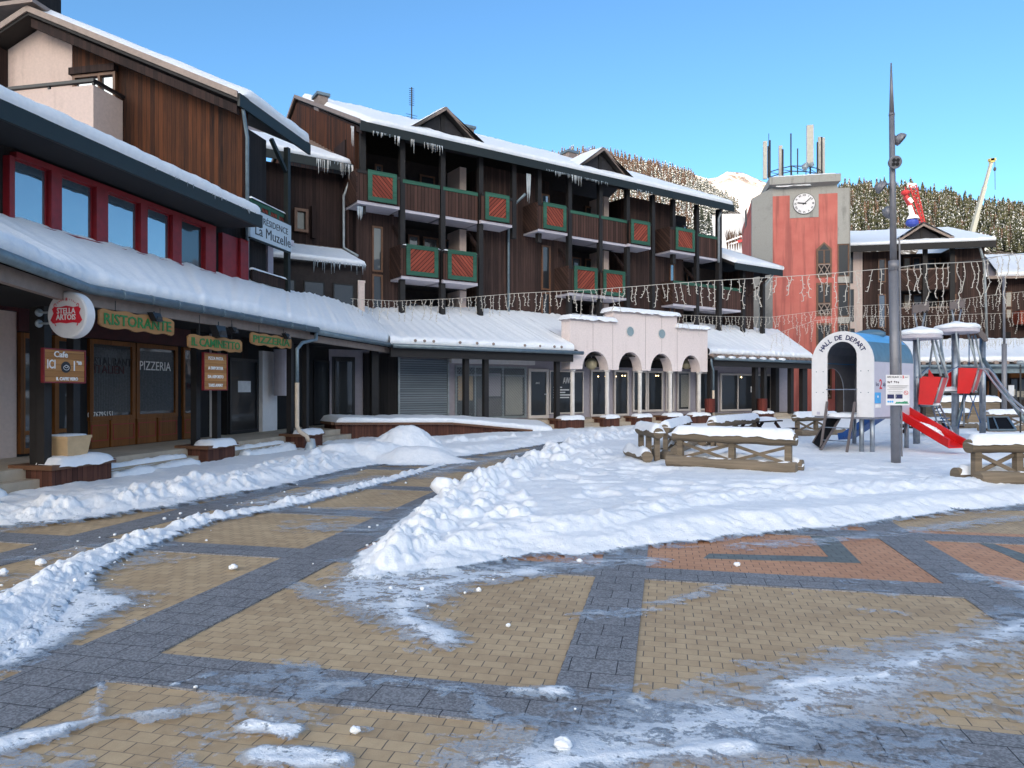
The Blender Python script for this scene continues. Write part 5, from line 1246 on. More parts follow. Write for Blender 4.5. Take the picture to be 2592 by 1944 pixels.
# ================================================================== the shopping gallery below (ground floor)
ga = T('gallery_building', 'ground floor shops with steel shutter and grille under a snow covered tiled gallery roof', 'building', FC, (14, 23, 0))
GY = 23.0; gx = lambda px, y=GY: FC.x(px, y)
xr, xc0 = corner(WY, GY)
AX0, AX1 = cx(1443, 21.14), cx(1791, 21.14)
b = MB(); b.box(xc0, 33.4, GY, GY + .3, .45, 3.3); ga.part('wall', b, 'gallery_wall')
b = MB(); b.box(gx(1480), gx(1800), GY - .05, GY - .003, 2.62, 2.99); ga.part('ceiling_dark_band', b, 'void_dark')  # added dark band, paints in the dark ceiling behind the arch tops
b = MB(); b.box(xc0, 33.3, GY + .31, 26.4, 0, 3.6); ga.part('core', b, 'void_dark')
b = MB(); b.box(gx(840), gx(898), GY - .03, GY - .002, .5, 2.75); ga.part('dark_front', b, 'black_frame')
framed(ga, 846, 896, .55, 2.65, GY - .03, FC, 'black_frame', 'glass_mid', .06, .05, name='door')
b = MB(); b.box(gx(919), gx(1006), GY - .10, GY - .002, .46, 2.9); ga.part('timber_bay', b, 'black_planks')
b = MB(); b.box(gx(1008), gx(1129), GY - .08, GY - .002, .46, 2.75); o = ga.part('roller_shutter', b, 'shutter_metal')
b = MB(); b.box(gx(1004), gx(1008.5), GY - .14, GY - .003, .46, 2.80).box(gx(1129), gx(1133), GY - .14, GY - .003, .46, 2.80).box(gx(1004), gx(1133), GY - .2, GY - .004, 2.80, 2.98); ga.part('shutter_frame', b, 'zinc_light')
# expanding grille
g0, g1 = gx(1151), gx(1330)
framed(ga, 1151, 1330, .5, 2.55, GY, FC, 'zinc_light', 'glass_dark', .07, .05, mull=(.27, .66), rails=(.82,))
for (u0, u1, v0, v1, mt) in [(.04, .24, .35, .80, 'pot_beige'), (.42, .63, .42, .86, 'lilac_plaster'), (.70, .95, .06, .80, 'curtain'), (.30, .64, .05, .38, 'slat_grey')]:
    b = MB(); b.box(g0 + (g1 - g0) * u0, g0 + (g1 - g0) * u1, GY - .030, GY - .022, .5 + 2.05 * v0, .5 + 2.05 * v1); ga.part('poster', b, mt)
b = MB(); pitch = .12; yy = GY - .13
n_ = int((g1 - g0) / pitch); m_ = int(2.05 / pitch)
for i in range(-m_, n_ + 1):
    for sgn in (1, -1):
        # long diagonals, clipped to the opening
        xa = g0 + i * pitch; 
        p = [(xa, .5), (xa + 2.05, 2.55)] if sgn == 1 else [(xa, 2.55), (xa + 2.05, .5)]
        (xA, zA), (xB, zB) = p
        if xA < g0: t_ = (g0 - xA) / 2.05; zA = zA + (zB - zA) * t_; xA = g0
        if xB > g1: t_ = (g1 - xA) / (xB - xA); zB = zA + (zB - zA) * t_; xB = g1
        if xB - xA > .02: b.beam((xA, yy + .006 * sgn, zA), (xB, yy + .006 * sgn, zB), .013, .012)
ga.part('security_grille', b, 'zinc_light')
b = MB(); b.box(gx(1133), g1 + .25, GY - .32, GY - .004, 2.62, 2.95); ga.part('awning_box', b, 'white_paint')
framed(ga, 1336, 1387, .46, 2.48, GY - .04, FC, 'white_frame', 'glass_dark', .12, .06, name='door')
framed(ga, 1390, 1476, .62, 2.42, GY - .04, FC, 'white_frame', 'glass_dark', .05, .05)
wall_text(ga, 'AWS', 1425, 1447, 955, 971, GY - .075, 'white_letters', fr=FC, bold=.003)
wall_text(ga, 'AWS', 1356, 1366, 967, 972, GY - .075, 'white_letters', fr=FC)
b = MB()
for k in range(5): b.box(gx(1398), gx(1398 + [22, 40, 30, 45, 40][k]), GY - .076, GY - .07, FC.z(1420, 982 + k * 6.4, GY), FC.z(1420, 979 + k * 6.4, GY))
ga.part('small_print', b, 'notice_white')
b = MB(); x_ = gx(1380); b.box(x_ - .12, x_, GY - .13, GY - .11, 1.42, 1.46); ga.part('door_handle', b, 'chrome')
# arcade shop front
for px0, px1, nm in [(1494, 1538, 'door'), (1553, 1590, 'door'), (1600, 1636, 'window'), (1637, 1677, 'window'), (1684, 1705, 'window'), (1713, 1745, 'window'), (1762, 1796, 'window')]:
    framed(ga, px0, px1, .47 if nm == 'door' else .62, 2.50, GY - .03, FC, 'white_frame', 'glass_dark', .09, .06, name=nm)
b = MB()
for px in (1716, 1722): 
    x0_ = gx(px); 
x0_, x1_ = gx(1722), gx(1741)
for i in range(8):
    xa = x0_ + (x1_ - x0_) * i / 8; xb = x0_ + (x1_ - x0_) * (i + 1) / 8
    b.add([(xa, GY - .054, .8), ((xa + xb) / 2, GY - .062, .8), ((xa + xb) / 2, GY - .062, 2.35), (xa, GY - .054, 2.35)], [(0, 1, 2, 3)])
ga.part('curtain', b, 'curtain')
b = MB()
for px, py in [(1512, 953), (1530, 953), (1557, 953), (1573, 951), (1580, 951), (1658, 951), (1664, 951)]: b.ball((gx(px), GY - .058, FC.z(px, py, GY)), .035, 8, (1, .2, .8))
for px, py in [(1873, 955), (1908, 957)]: b.ball((gx(px), GY - .085, FC.z(px, py, GY)), .04, 8, (1, .3, 1))
ga.part('lamp_glow', b, 'bulb', stuff=True)
# right-hand shop
framed(ga, 1822, 1951, .55, 2.45, GY - .03, FC, 'white_frame', 'glass_dark', .09, .06, mull=(.33, .80))
b = MB(); b.box(gx(1796), gx(1815), GY - .05, GY - .003, .5, 2.6); ga.part('dark_panel', b, 'black_frame')
b = MB(); b.box(gx(1926), gx(1936), GY - .058, GY - .053, 1.3, 2.1).box(gx(1898), gx(1905), GY - .058, GY - .053, 1.5, 1.8); ga.part('notice', b, 'notice_white')
b = MB(); b.box(gx(1922), gx(1937), GY - .064, GY - .059, 1.75, 1.95); ga.part('notice', b, 'ride_red')
# gallery roof, left of the arcade
fy = 20.95; GZ2 = 3.12; AY_ = 21.14
f_ = [(cx(990, fy), fy, GZ2), (AX0 + .3, fy, GZ2)]; k_ = [(10.3, 25.4, 4.66), (10.5 + (AX0 - 10.2), 25.4, 4.98)]
k_ = [(10.3, 25.4, 4.75), (AX0 + .3, 25.4, 4.98)]
b = MB(); slab(b, f_, k_, .09); o = ga.part('gallery_roof', b, 'post_black')
f2 = [(cx(990, fy) - .06, fy, GZ2), (AX0 - .02, fy, GZ2)]; k2 = [(9.9, 25.4, 4.62), (AX0 - .02, 25.4, 4.98)]
b = MB(); snow_sheet(b, f2, k2, .27, .07, 24, ripple=.07, rw=.34, lip=.09, seed=61, ends=False); ga.part('gallery_roof_snow', b, 'snow', parent=o, smooth=True)
b = MB()
for i in range(40):
    xk = f2[0][0] + .2 + i * .34
    if xk > AX0 - .2: break
    if random.Random(i * 7 + 1).random() < .45: continue
    b.lathe((xk, fy + .02, GZ2 + .13), [(.035, -.15), (.05, -.14), (.05, .3)], 8, 'y')
ga.part('tile_ends', b, 'flashing', parent=o, label='row of round tile ends showing through the snow')
b = MB(); snow_sheet(b, [(AX0 + .02, AY_ + .62, 3.47), (AX1 - .02, AY_ + .62, 3.47)], [(AX0 + .02, 25.4, 4.98), (AX1 - .02, 25.4, 4.98)], .25, .12, 16, ripple=.1, rw=.34, lip=.02, seed=63, ends=False); ga.part('gallery_roof_snow', b, 'snow', parent=o, smooth=True)
b = MB(); slab(b, [(AX0 + .31, AY_ + .6, 3.46), (AX1 + .01, AY_ + .6, 3.46)], [(AX0 + .31, 25.4, 4.97), (AX1 + .01, 25.4, 4.97)], .09); ga.part('gallery_roof', b, 'post_black')
b = MB(); gutter(b, [(cx(990, fy), fy - .14, GZ2 - .07), (cx(1470, fy), fy - .14, GZ2 - .07)], .075); ga.part('gutter', b, 'zinc', parent=o, smooth=True)
b = MB(); b.box(cx(990, fy), cx(1452, fy), fy + .02, fy + .14, GZ2 - .42, GZ2 - .12); ga.part('beam', b, 'post_black', parent=o)
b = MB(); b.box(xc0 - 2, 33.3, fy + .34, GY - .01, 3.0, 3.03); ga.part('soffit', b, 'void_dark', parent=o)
for px in (1182, 1232, 1413): 
    b = MB(); x_ = cx(px, 21.2); b.box(x_ - .09, x_ + .09, 21.2, 21.38, .42, GZ2 - .2); ga.part('post', b, 'post_black')
for px, y_ in [(950, 21.4)]:
    b = MB(); x_ = cx(px, y_); b.box(x_ - .12, x_ + .12, y_, y_ + .2, .42, GZ2 - .2); ga.part('post', b, 'post_black')
# gallery roof, right of the arcade, hipped at its end
RX1 = cx(2062, fy)
f_ = [(AX1 + .02, fy, GZ2), (RX1, fy, GZ2)]; k_ = [(AX1 + .02, 25.4, 4.98), (cx(1968, 25.4), 25.4, 4.98)]
b = MB(); slab(b, f_, k_, .09); slab(b, [(RX1, fy, GZ2), (RX1, 27, GZ2)], [(cx(1968, 25.4), 25.4, 4.98), (cx(1968, 25.4), 27, 4.98)], .09); o = ga.part('gallery_roof', b, 'post_black')
b = MB(); snow_sheet(b, [(a, c_ + .18, z_ + .16) for a, c_, z_ in f_], k_, .24, .06, 22, ripple=.22, rw=.40, lip=.08, seed=65, ends=False); snow_sheet(b, [(RX1, fy, GZ2), (RX1, 27, GZ2)], [(cx(1968, 25.4), 25.4, 4.98), (cx(1968, 25.4), 27, 4.98)], .24, .1, 10, ripple=.1, seed=66, ends=False); ga.part('gallery_roof_snow', b, 'snow', parent=o, smooth=True)
b = MB()
for i in range(40):
    xk = AX1 + .15 + i * .40
    if xk > RX1 - .1: break
    b.tube([(xk + .13 * math.cos(a_), fy - .10, GZ2 + .02 + .10 * math.sin(a_)) for a_ in [j * math.pi / 6 for j in range(7)]], .018, 4)
    b.lathe((xk, fy + .0, GZ2 + .04), [(.10, -.08), (.10, .5)], 10, 'y')
ga.part('tile_ends', b, 'flashing', parent=o, label='row of round tiles along the eave of the hipped roof')
b = MB(); rr_ = random.Random(8)
for k in range(7):
    xk = AX1 + .5 + k * .75; b.ball((xk, fy - .16, GZ2 - .02), .13, 8, (2.2, .6, .55), .6, k)
ga.part('gutter_snow', b, 'snow', parent=o, smooth=True)
b = MB(); gutter(b, [(AX1 + .1, fy - .14, GZ2 - .09), (RX1 + .1, fy - .14, GZ2 - .09)], .075); ga.part('gutter', b, 'zinc', parent=o, smooth=True)
b = MB(); b.box(AX1 + .1, RX1 - .1, fy + .02, fy + .16, GZ2 - .42, GZ2 - .12); ga.part('beam', b, 'post_black', parent=o)
for px in (1803, 1916, 1938, 2006, 2038):
    b = MB(); x_ = cx(px, 21.2); w_ = .20 if px in (2038,) else .11; b.box(x_ - w_, x_ + w_, 21.2, 21.42, .42, GZ2 - .2); ga.part('post', b, 'post_black')
b = MB(); x_ = gx(1964, 22.6); b.box(x_ - .15, x_ + .15, 22.5, 22.8, .42, GZ2 - .1); ga.part('post', b, 'slate_panel')
x_ = cx(1808, 20.9)
b = MB(); b.tube([(cx(1798, 20.85), 20.8, GZ2 - .1), (cx(1799, 20.85), 20.8, GZ2 - .35), (x_, 20.95, GZ2 - .6), (x_, 20.95, 1.55)], .045, 8); b.cur = 1; b.tube([(x_, 20.95, 1.6), (x_, 20.95, .35)], .055, 8); ga.part('downpipe', b, ['zinc', 'pipe_cream'], smooth=True)

# ================================================================== white arcade front
ar = T('arcade_front', 'cream white arcade with four round arches on slim columns and two round windows', 'arcade', FC, ((AX0 + AX1) / 2, 21.14, 0))
AY = 21.14; TH = .55; ZS = FC.z(1451, 934, AY)
ax_ = lambda px: FC.x(px, AY)
arches = [(1474, 1540, 889), (1566, 1625, 891), (1647, 1702, 895), (1726, 1773, 899)]
tops = [(AX0, ax_(1553), FC.z(1500, 811, AY)), (ax_(1553), ax_(1714), FC.z(1630, 794, AY)), (ax_(1714), AX1, FC.z(1750, 832, AY))]
def top_at(x_):
    for a, c_, z_ in tops:
        if x_ <= c_ + 1e-6: return z_
    return tops[-1][2]
b = MB(); cuts = set([AX0, AX1, tops[0][1], tops[1][1]])
rounds = [(FC.x(1595, AY), FC.z(1595, 839, AY), .19), (FC.x(1675, AY), FC.z(1675, 845, AY), .19)]
ar_x = []
for a, c_, py in arches:
    xa, xb = ax_(a), ax_(c_); r_ = (xb - xa) / 2; zt_ = FC.z((a + c_) / 2, py, AY); ar_x.append((xa, xb, zt_ - ZS))
    for k in range(17): cuts.add((xa + xb) / 2 - r_ * math.cos(math.pi * k / 16))
cuts = sorted(cuts)
def low_at(x_):
    for xa, xb, hh in ar_x:
        if xa - 1e-7 <= x_ <= xb + 1e-7:
            u = (2 * x_ - xa - xb) / (xb - xa); return ZS + hh * math.sqrt(max(0, 1 - u * u))
    return ZS
for x0_, x1_ in zip(cuts, cuts[1:]):
    if x1_ - x0_ < 1e-5: continue
    zt_ = top_at((x0_ + x1_) / 2); z0a, z1a = low_at(x0_), low_at(x1_)
    b.add([(x0_, AY, z0a), (x1_, AY, z1a), (x1_, AY, zt_), (x0_, AY, zt_), (x0_, AY + TH, z0a), (x1_, AY + TH, z1a), (x1_, AY + TH, zt_), (x0_, AY + TH, zt_)],
          [(0, 1, 2, 3), (5, 4, 7, 6), (3, 2, 6, 7), (1, 0, 4, 5)])
b.poly([(AX0, AY, ZS), (AX0, AY, tops[0][2]), (AX0, AY + TH, tops[0][2]), (AX0, AY + TH, ZS)]); b.poly([(AX1, AY, ZS), (AX1, AY + TH, ZS), (AX1, AY + TH, tops[2][2]), (AX1, AY, tops[2][2])])
for xq, za, zb2 in [(tops[0][1], tops[0][2], tops[1][2]), (tops[1][1], tops[2][2], tops[1][2])]: b.poly([(xq, AY, za), (xq, AY + TH, za), (xq, AY + TH, zb2), (xq, AY, zb2)])
ar.part('arch_wall', b, 'cream_white')
for x_, z_, r_ in rounds:
    b = MB(); b.lathe((x_, AY - .012, z_), [(r_ + .035, 0), (r_ + .035, .01)], 28, 'y'); o = ar.part('round_window', b, 'white_frame')
    b = MB(); b.lathe((x_, AY - .020, z_), [(r_, 0), (r_, .006)], 28, 'y'); ar.part('pane', b, 'glass_round', parent=o)
b = MB()
for px in (1501, 1551, 1634, 1675, 1714): 
    x_ = ax_(px); b.box(x_ - .006, x_ + .006, AY - .004, AY - .001, low_at(x_) + .05, top_at(x_ - .01) - .1)
ar.part('joint_line', b, 'flashing')
for i, (a, c_, z_) in enumerate(tops):
    b = MB(); b.box(a - .06, c_ + .06, AY - .08, AY + TH + .08, z_, z_ + .05); o = ar.part('coping', b, 'flashing')
    b = MB(); b.snowcap(a - .10, c_ + .10, AY - .12, AY + TH + .12, z_ + .045, .15, seed=i * 3.3, bulge=.03, rag=.06); ar.part('snow_cap', b, 'snow', parent=o, smooth=True)
for px in (1457, 1545, 1628, 1705, 1778):
    b = MB(); x_ = ax_(px); b.lathe((x_, AY + .2, 0), [(.105, .42), (.105, .56), (.088, .60), (.084, ZS - .10), (.13, ZS - .06), (.13, ZS + .002)], 16); ar.part('column', b, 'column_worn', smooth=False)
for px, lb in [(1497, 'pale globe lamp hanging in the leftmost arch'), (1738, 'pale globe lamp hanging in the rightmost arch')]:
    y_ = AY + .9; x_ = FC.x(px, y_); z_ = FC.z(px, 921, y_); t = T('globe_lamp', lb, 'lamp', FC, (x_, y_, z_), group='globe lamps under the arcade')
    b = MB(); b.ball((x_, y_, z_), .245, 24); t.part('globe', b, 'globe_cream', smooth=True)
    b = MB(); b.tube([(x_, y_, z_ + .2), (x_, y_, 3.0)], .02, 8); t.part('stem', b, 'white_paint')
# planters in front
for px0, px1, y_, lb in [(1414, 1481, 20.75, 'wide brown planter box at the left foot of the white arcade'), (1527, 1570, 20.8, 'small planter box under the second column of the white arcade'), (1607, 1652, 20.8, 'small planter box under the third column of the white arcade'),
                         (1684, 1730, 20.8, 'small planter box under the fourth column of the white arcade'), (1748, 1800, 20.75, 'planter box at the right foot of the white arcade'), (1914, 1960, 20.8, 'brown planter box under the paired posts right of the arcade')]:
    x0_ = FC.x(px0, y_); planter(px0, y_, y_ + .62, FC.x(px1, y_) - x0_, .52, lb, FC)
# ramp in front of the shutter
ry_ = 19.9; rx0, rx1 = FC.x(849, ry_), FC.x(1344, ry_); t = T('timber_ramp', 'long plank sided ramp wedge under thick smooth snow in front of the steel shutter', 'ramp', FC, (rx0, ry_, 0))
b = MB(); b.prism([(rx0, ry_, -.02), (rx1, ry_, -.02), (rx1, ry_, .16), (rx0 + (rx1 - rx0) * .55, ry_, .50), (rx0, ry_, .60)], (0, 1.0, 0)); t.part('plank_side', b, 'planter_boards')
b = MB(); b.beam((rx0 - .05, ry_ - .04, .62), (rx0 + (rx1 - rx0) * .55, ry_ - .04, .52), .14, .07); b.beam((rx0 + (rx1 - rx0) * .55 + .01, ry_ - .04, .515), (rx1, ry_ - .04, .18), .14, .07); b.beam((rx0 - .06, ry_, .62), (rx0 - .06, ry_ + 1, .62), .14, .07); t.part('capping', b, 'brown_frame')
b = MB(); snow_sheet(b, [(rx0 - .02, ry_ - .02, .63), (rx0 + (rx1 - rx0) * .55, ry_ - .02, .53), (rx1 + 1.0, ry_ - .02, .12)], [(rx0 - .02, ry_ + 1.35, .66), (rx0 + (rx1 - rx0) * .55, ry_ + 1.35, .60), (rx1 + 1.4, ry_ + 1.2, .30)], .17, .12, 12, seed=71, lip=.05); t.part('snow_cap', b, 'snow', smooth=True)
# litter bins
for px, y_, lb in [(1797, 20.8, 'dark red slatted litter bin beside the cream downpipe right of the arcade'), (1930, 21.0, 'dark red slatted litter bin between the paired posts')]:
    x_ = FC.x(px, y_); t = T('litter_bin', lb, 'litter bin', FC, (x_, y_, .5), group='red litter bins under the gallery')
    b = MB(); zt_ = FC.z(px, 1009, y_); b.lathe((x_, y_, 0), [(.2, zt_ - .62), (.23, zt_ - .60), (.23, zt_)], 12); t.part('body', b, 'bin_boards'); b = MB(); b.tube([(x_, y_ + .15, .3), (x_, y_ + .15, zt_ - .1)], .03, 6); t.part('stand', b, 'post_black')
b = MB(); b.box(FT.x(1969, 47.8), FT.x(1988, 47.8), 47.8, 47.83, FT.z(1978, 936, 47.8), FT.z(1978, 925, 47.8)); solo('street_sign', b, 'street_green', 'small green street sign on the red tower wall, seen between the gallery posts', 'sign', FT, (FT.x(1978, 47.8), 47.8, FT.z(1978, 936, 47.8)))
# ================================================================== clock tower
ty = 47.9; tx = lambda px, y=ty: FT.x(px, y); tz = lambda px, py, y=ty: FT.z(px, py, y)
tw = T('clock_tower', 'red and grey concrete clock tower crowned with antennas', 'tower', FT, (tx(2035), ty, 0))
x0_, x1_ = tx(1956), tx(2120); c_ = 1.05
dep = 6.2; xl_, xr_ = x0_ - c_ - .1, x1_ + .75
zt1 = tz(2035, 470); zt0 = tz(1900, 521, ty + 3); zr0 = tz(2140, 475)
# red core and concrete corners
b = MB(); b.box(x0_, x1_, ty, ty + .4, 0, tz(2035, 493)); tw.part('front_wall', b, 'tower_red')
b = MB(); b.box(x0_ , x1_, ty + .01, ty + .41, tz(2035, 493), zt1); b.box(tx(1999), tx(2072), ty - .03, ty - .004, tz(2035, 551), tz(2035, 493)); tw.part('clock_panel', b, 'concrete')
b = MB(); b.prism([(x0_ - .002, ty, 0), (x0_ - .002, ty + .5, 0), (xl_, ty + c_ + .4, 0), (xl_, ty + c_, 0)], (0, 0, zt0)); 
b.add([(x0_ - .002, ty, zt0), (xl_, ty + c_, zt0), (x0_ - .002, ty, zt1), (xl_ + .45, ty + c_, zt1 - .5), (x0_ - .002, ty + 2, zt1), (xl_, ty + 2, zt0)], [(0, 2, 3, 1), (2, 4, 3), (1, 3, 4, 5)])
tw.part('left_corner', b, 'concrete')
b = MB(); b.box(x1_ + .002, xr_ - .02, ty + .012, ty + .8, tz(2130, 617), zr0); b.box(xr_ - .018, xr_, ty - .05, ty + 5, 0, zr0); tw.part('right_corner', b, 'concrete')
b = MB(); b.prism([(xl_, ty + c_ + .41, 0), (xl_, ty + dep, 0), (xl_, ty + dep, zt0 - .9), (xl_, ty + c_ + .41, zt0 - .05)], (.3, 0, 0)); tw.part('side_wall', b, 'tower_red')
b = MB(); b.prism([(xl_ - .01, ty + c_ + .5, zt0 - .55), (xl_ - .01, ty + dep, zt0 - 1.4), (xl_ + .5, ty + dep, zt0 - .3), (xl_ + .5, ty + c_ + .5, zt1 - .9)], (-.02, 0, 0)); tw.part('side_shoulder', b, 'concrete')
b = MB(); b.box(x0_ + .1, x1_ - .05, ty + .5, ty + dep, 0, zt1 - .1).box(xl_ + .31, x0_ + .1, ty + 1.6, ty + dep, 0, zt0 - .3).box(x1_ - .05, xr_ - .03, ty + .9, ty + dep, 0, zr0 - .1); tw.part('core', b, 'concrete')
zc0, zc1 = zt1, tz(2035, 449)
b = MB(); xa_, xb_ = tx(1945), tx(2124)
b.add([(xa_, ty - .45, zc1 - .48), (xb_, ty - .45, zc1 - .48), (xb_, ty + 4, zc1 - .48), (xa_, ty + 4, zc1 - .48), (xa_, ty - .45, zc1), (xb_, ty - .45, zc1), (xb_, ty + 4, zc1), (xa_, ty + 4, zc1), (x0_ + .2, ty, zc0 - .1), (x1_ - .2, ty, zc0 - .1), (x1_ - .2, ty + 4, zc0 - .1), (x0_ + .2, ty + 4, zc0 - .1)],
      [(4, 5, 6, 7), (0, 1, 5, 4), (1, 2, 6, 5), (2, 3, 7, 6), (3, 0, 4, 7), (0, 8, 9, 1), (1, 9, 10, 2), (3, 11, 8, 0)]); cap = tw.part('cap', b, 'concrete')
b = MB(); b.snowcap(xa_ + .05, xb_ - .05, ty - .4, ty + 3.9, zc1 - .01, .10, step=.3); tw.part('cap_snow', b, 'snow', parent=cap, smooth=True)
b = MB(); b.snowcap(tx(1962), tx(2050), ty - .30, ty - .02, zt1 - .02, .16, step=.2); tw.part('ledge_snow', b, 'snow', smooth=True)
# clock
kx, kz = tx(2035), tz(2035, 516); kr = .66
b = MB(); b.lathe((kx, ty - .09, kz), [(kr, 0), (kr, .05)], 40, 'y'); ck = tw.part('clock_face', b, 'white_paint')
b = MB(); b.lathe((kx, ty - .08, kz), [(kr + .03, 0), (kr + .03, .045)], 40, 'y'); tw.part('clock_rim', b, 'black_frame', parent=ck)
b = MB()
for i, n_ in enumerate(['XII', 'I', 'II', 'III', 'IV', 'V', 'VI', 'VII', 'VIII', 'IX', 'X', 'XI']):
    a = R(i * 30); rr = kr * .82; r_v = Vector((math.cos(a), 0, -math.sin(a))); u_v = Vector((math.sin(a), 0, math.cos(a)))
    b.text(n_, (kx + rr * math.sin(a), ty - .095, kz + rr * math.cos(a)), r_v, u_v, .17, .003, bold=.004)
tw.part('numerals', b, 'black_letters', parent=ck, label='ring of roman numerals')
for a, l_, w_, nm in [(278, .42, .075, 'hour_hand'), (48, .56, .05, 'minute_hand')]:
    a = R(a); b = MB(); b.beam((kx - .12 * math.sin(a), ty - .11, kz - .12 * math.cos(a)), (kx + l_ * math.sin(a), ty - .11, kz + l_ * math.cos(a)), .02, w_, (0, 0, 1) if abs(math.sin(a)) > .5 else (1, 0, 0)); tw.part(nm, b, 'black_letters', parent=ck)
# windows of the stair
def tower_win(z0, z1, pointed):
    xa, xb = tx(2066), tx(2105); xm = (xa + xb) / 2; y_ = ty - .06
    out_ = [(xa, y_, z0), (xb, y_, z0), (xb, y_, z1 - (.45 if pointed else 0))] + ([(xm, y_, z1)] if pointed else []) + [(xa, y_, z1 - (.45 if pointed else 0))]
    b_ = MB(); b_.prism(out_, (0, .055, 0)); w_ = tw.part('stair_window', b_, 'brown_frame')
    f = .11; b_ = MB()
    for u0, u1 in ((xa + f, xm - .05), (xm + .05, xb - f)):
        b_.box(u0, u1, y_ - .02, y_ - .003, z0 + (z1 - z0) * .40, z1 - (.55 if pointed else .15))
    if pointed: b_.prism([(xa + f + .05, y_ - .02, z1 - .50), (xb - f - .05, y_ - .02, z1 - .50), (xm, y_ - .02, z1 - .12)], (0, .017, 0))
    tw.part('pane', b_, 'glass_dark', parent=w_)
    b_ = MB(); b_.box(xa + f, xb - f, y_ - .018, y_ - .004, z0 + .1, z0 + (z1 - z0) * .36); tw.part('lower_pane', b_, 'void_dark', parent=w_)
    b_ = MB(); zA, zB = z0 + .15, z0 + (z1 - z0) * .36
    for u0, u1 in ((xa + f, xm), (xm, xb - f)):
        b_.beam((u0, y_ - .03, zA), (u1, y_ - .03, zB), .03, .05); b_.beam((u0, y_ - .035, zB), (u1, y_ - .035, zA), .03, .05)
        b_.beam((u0, y_ - .04, zB), (u1, y_ - .04, zB), .03, .06); b_.beam((u0, y_ - .04, zA), (u1, y_ - .04, zA), .03, .06)
    tw.part('railing', b_, 'flashing', parent=w_)
for py1, py0, pt in [(613, 702, True), (716, 800, False), (818, 905, False), (920, 1010, False)]: tower_win(tz(2085, py0), tz(2085, py1), pt)
# glazed bay at the right corner
for py1, py0 in [(617, 700), (718, 802), (820, 900), (920, 1000)]:
    b = MB(); b.box(tx(2121), xr_ - .03, ty + .02, ty + .6, tz(2130, py0 + 16), tz(2130, py0) + .0); tw.part('balcony_ledge', b, 'concrete')
    framed(tw, 0, 0, tz(2130, py0), tz(2130, py1), ty + .10, FT, 'brown_frame', 'glass_dark', .07, .05, xs=(tx(2121), xr_ - .04))
b = MB(); b.box(tx(2121), xr_ - .03, ty + .101, ty + .8, 0, tz(2130, 617)); tw.part('bay_back', b, 'void_dark')
b = MB(); ys_ = ty + 3.6; b.box(xl_ - .02, xl_ - .003, ys_, ys_ + 1.0, FT.z(1903, 570, ys_), FT.z(1903, 525, ys_)); tw.part('side_window', b, 'black_frame')
# antennas
def ant(px, pyt, pyb, wpx, mat, y, name='antenna_panel', label=None):
    b_ = MB(); x_ = FT.x(px, y); wv = wpx * FT.d(x_, y) / FOC; z0_, z1_ = FT.z(px, pyb, y), FT.z(px, pyt, y)
    if mat == 'antenna_panel': b_.box(x_ - wv / 2, x_ + wv / 2, y, y + .2, z0_, z1_)
    else: b_.tube([(x_, y, z0_), (x_, y, z1_)], max(.02, wv / 2), 8)
    return mast.part(name, b_, mat)
mast = T('antenna_cluster', 'ring of pale telecom panels and dark poles on top of the clock tower', 'antennas', FT, (tx(2035), ty + 1.5, zc1))
y1_ = ty + 1.0
for px, a, c2, w_, y_ in [(1937, 357, 452, 9, y1_), (1976, 368, 446, 8, y1_ + 2), (2051, 316, 420, 16, y1_), (2076, 346, 442, 8, y1_ + 1.2), (2085, 348, 442, 6, y1_ + 2)]: ant(px, a, c2, w_, 'antenna_panel', y_)
for px, a, c2, w_ in [(1949, 355, 450, 4), (1944, 370, 450, 3), (1946, 338, 450, 1.2), (1981, 378, 446, 5), (2002, 338, 443, 3.5), (2019, 376, 440, 3), (2069, 360, 442, 4), (2080, 347, 442, 4), (2051, 420, 443, 4)]: ant(px, a, c2, w_, 'cable_dark', y1_ + .3, 'antenna_pole')
b = MB(); P = [(FT.x(px, y_), y_, FT.z(px, py, y_)) for px, py, y_ in [(1946, 436, y1_ + .5), (1972, 428, y1_ + 2.5), (2004, 420, y1_ + .2), (2040, 421, y1_ - .2), (2068, 426, y1_ + .4), (2082, 434, y1_ + 1.2)]]
b.tube(P, .035, 6); b.tube([(p[0], p[1], p[2] - .35) for p in P], .035, 6)
for p, q in zip(P, P[1:]): b.tube([p, (q[0], q[1], q[2] - .35)], .02, 5)
for p in P: b.tube([p, (p[0], p[1], zc1)], .03, 5)
mast.part('ring_frame', b, 'cable_dark')
b = MB(); p = (FT.x(2036, y1_), y1_ - .3, FT.z(2036, 425, y1_)); b.ball(p, .22, 10, (1, 1, 1.2), .3, 2); b.ball((p[0] + .4, p[1], p[2] + .1), .16, 8); mast.part('amplifier', b, 'zinc_light')

# ================================================================== right-hand chalet block
ry = 52.6; rxx = lambda px, y=ry: FT.x(px, y); rzz = lambda px, py, y=ry: FT.z(px, py, y)
rb_ = T('chalet_building', 'dark plank chalet with pinkish corner, right of the clock tower, with one triangular dormer', 'building', FT, (rxx(2330), ry, 0))
xa, xp, xb = rxx(2147), rxx(2182), rxx(2492); ez_ = rzz(2329, 640)
b = MB(); b.box(xa, xp, ry - .1, ry + 8, 0, ez_ + .3); rb_.part('pink_wall', b, 'pink_plaster')
b = MB(); b.box(xp + .002, rxx(2277), ry, ry + 8, 0, ez_ + .2).box(rxx(2403), xb, ry, ry + 8, 0, ez_ + .2); rb_.part('plank_wall', b, 'brown_planks')
b = MB(); b.box(rxx(2277) + .002, rxx(2403) - .002, ry + 1.4, ry + 8, 0, ez_ + .2); rb_.part('loggia_wall', b, 'shade_wall')
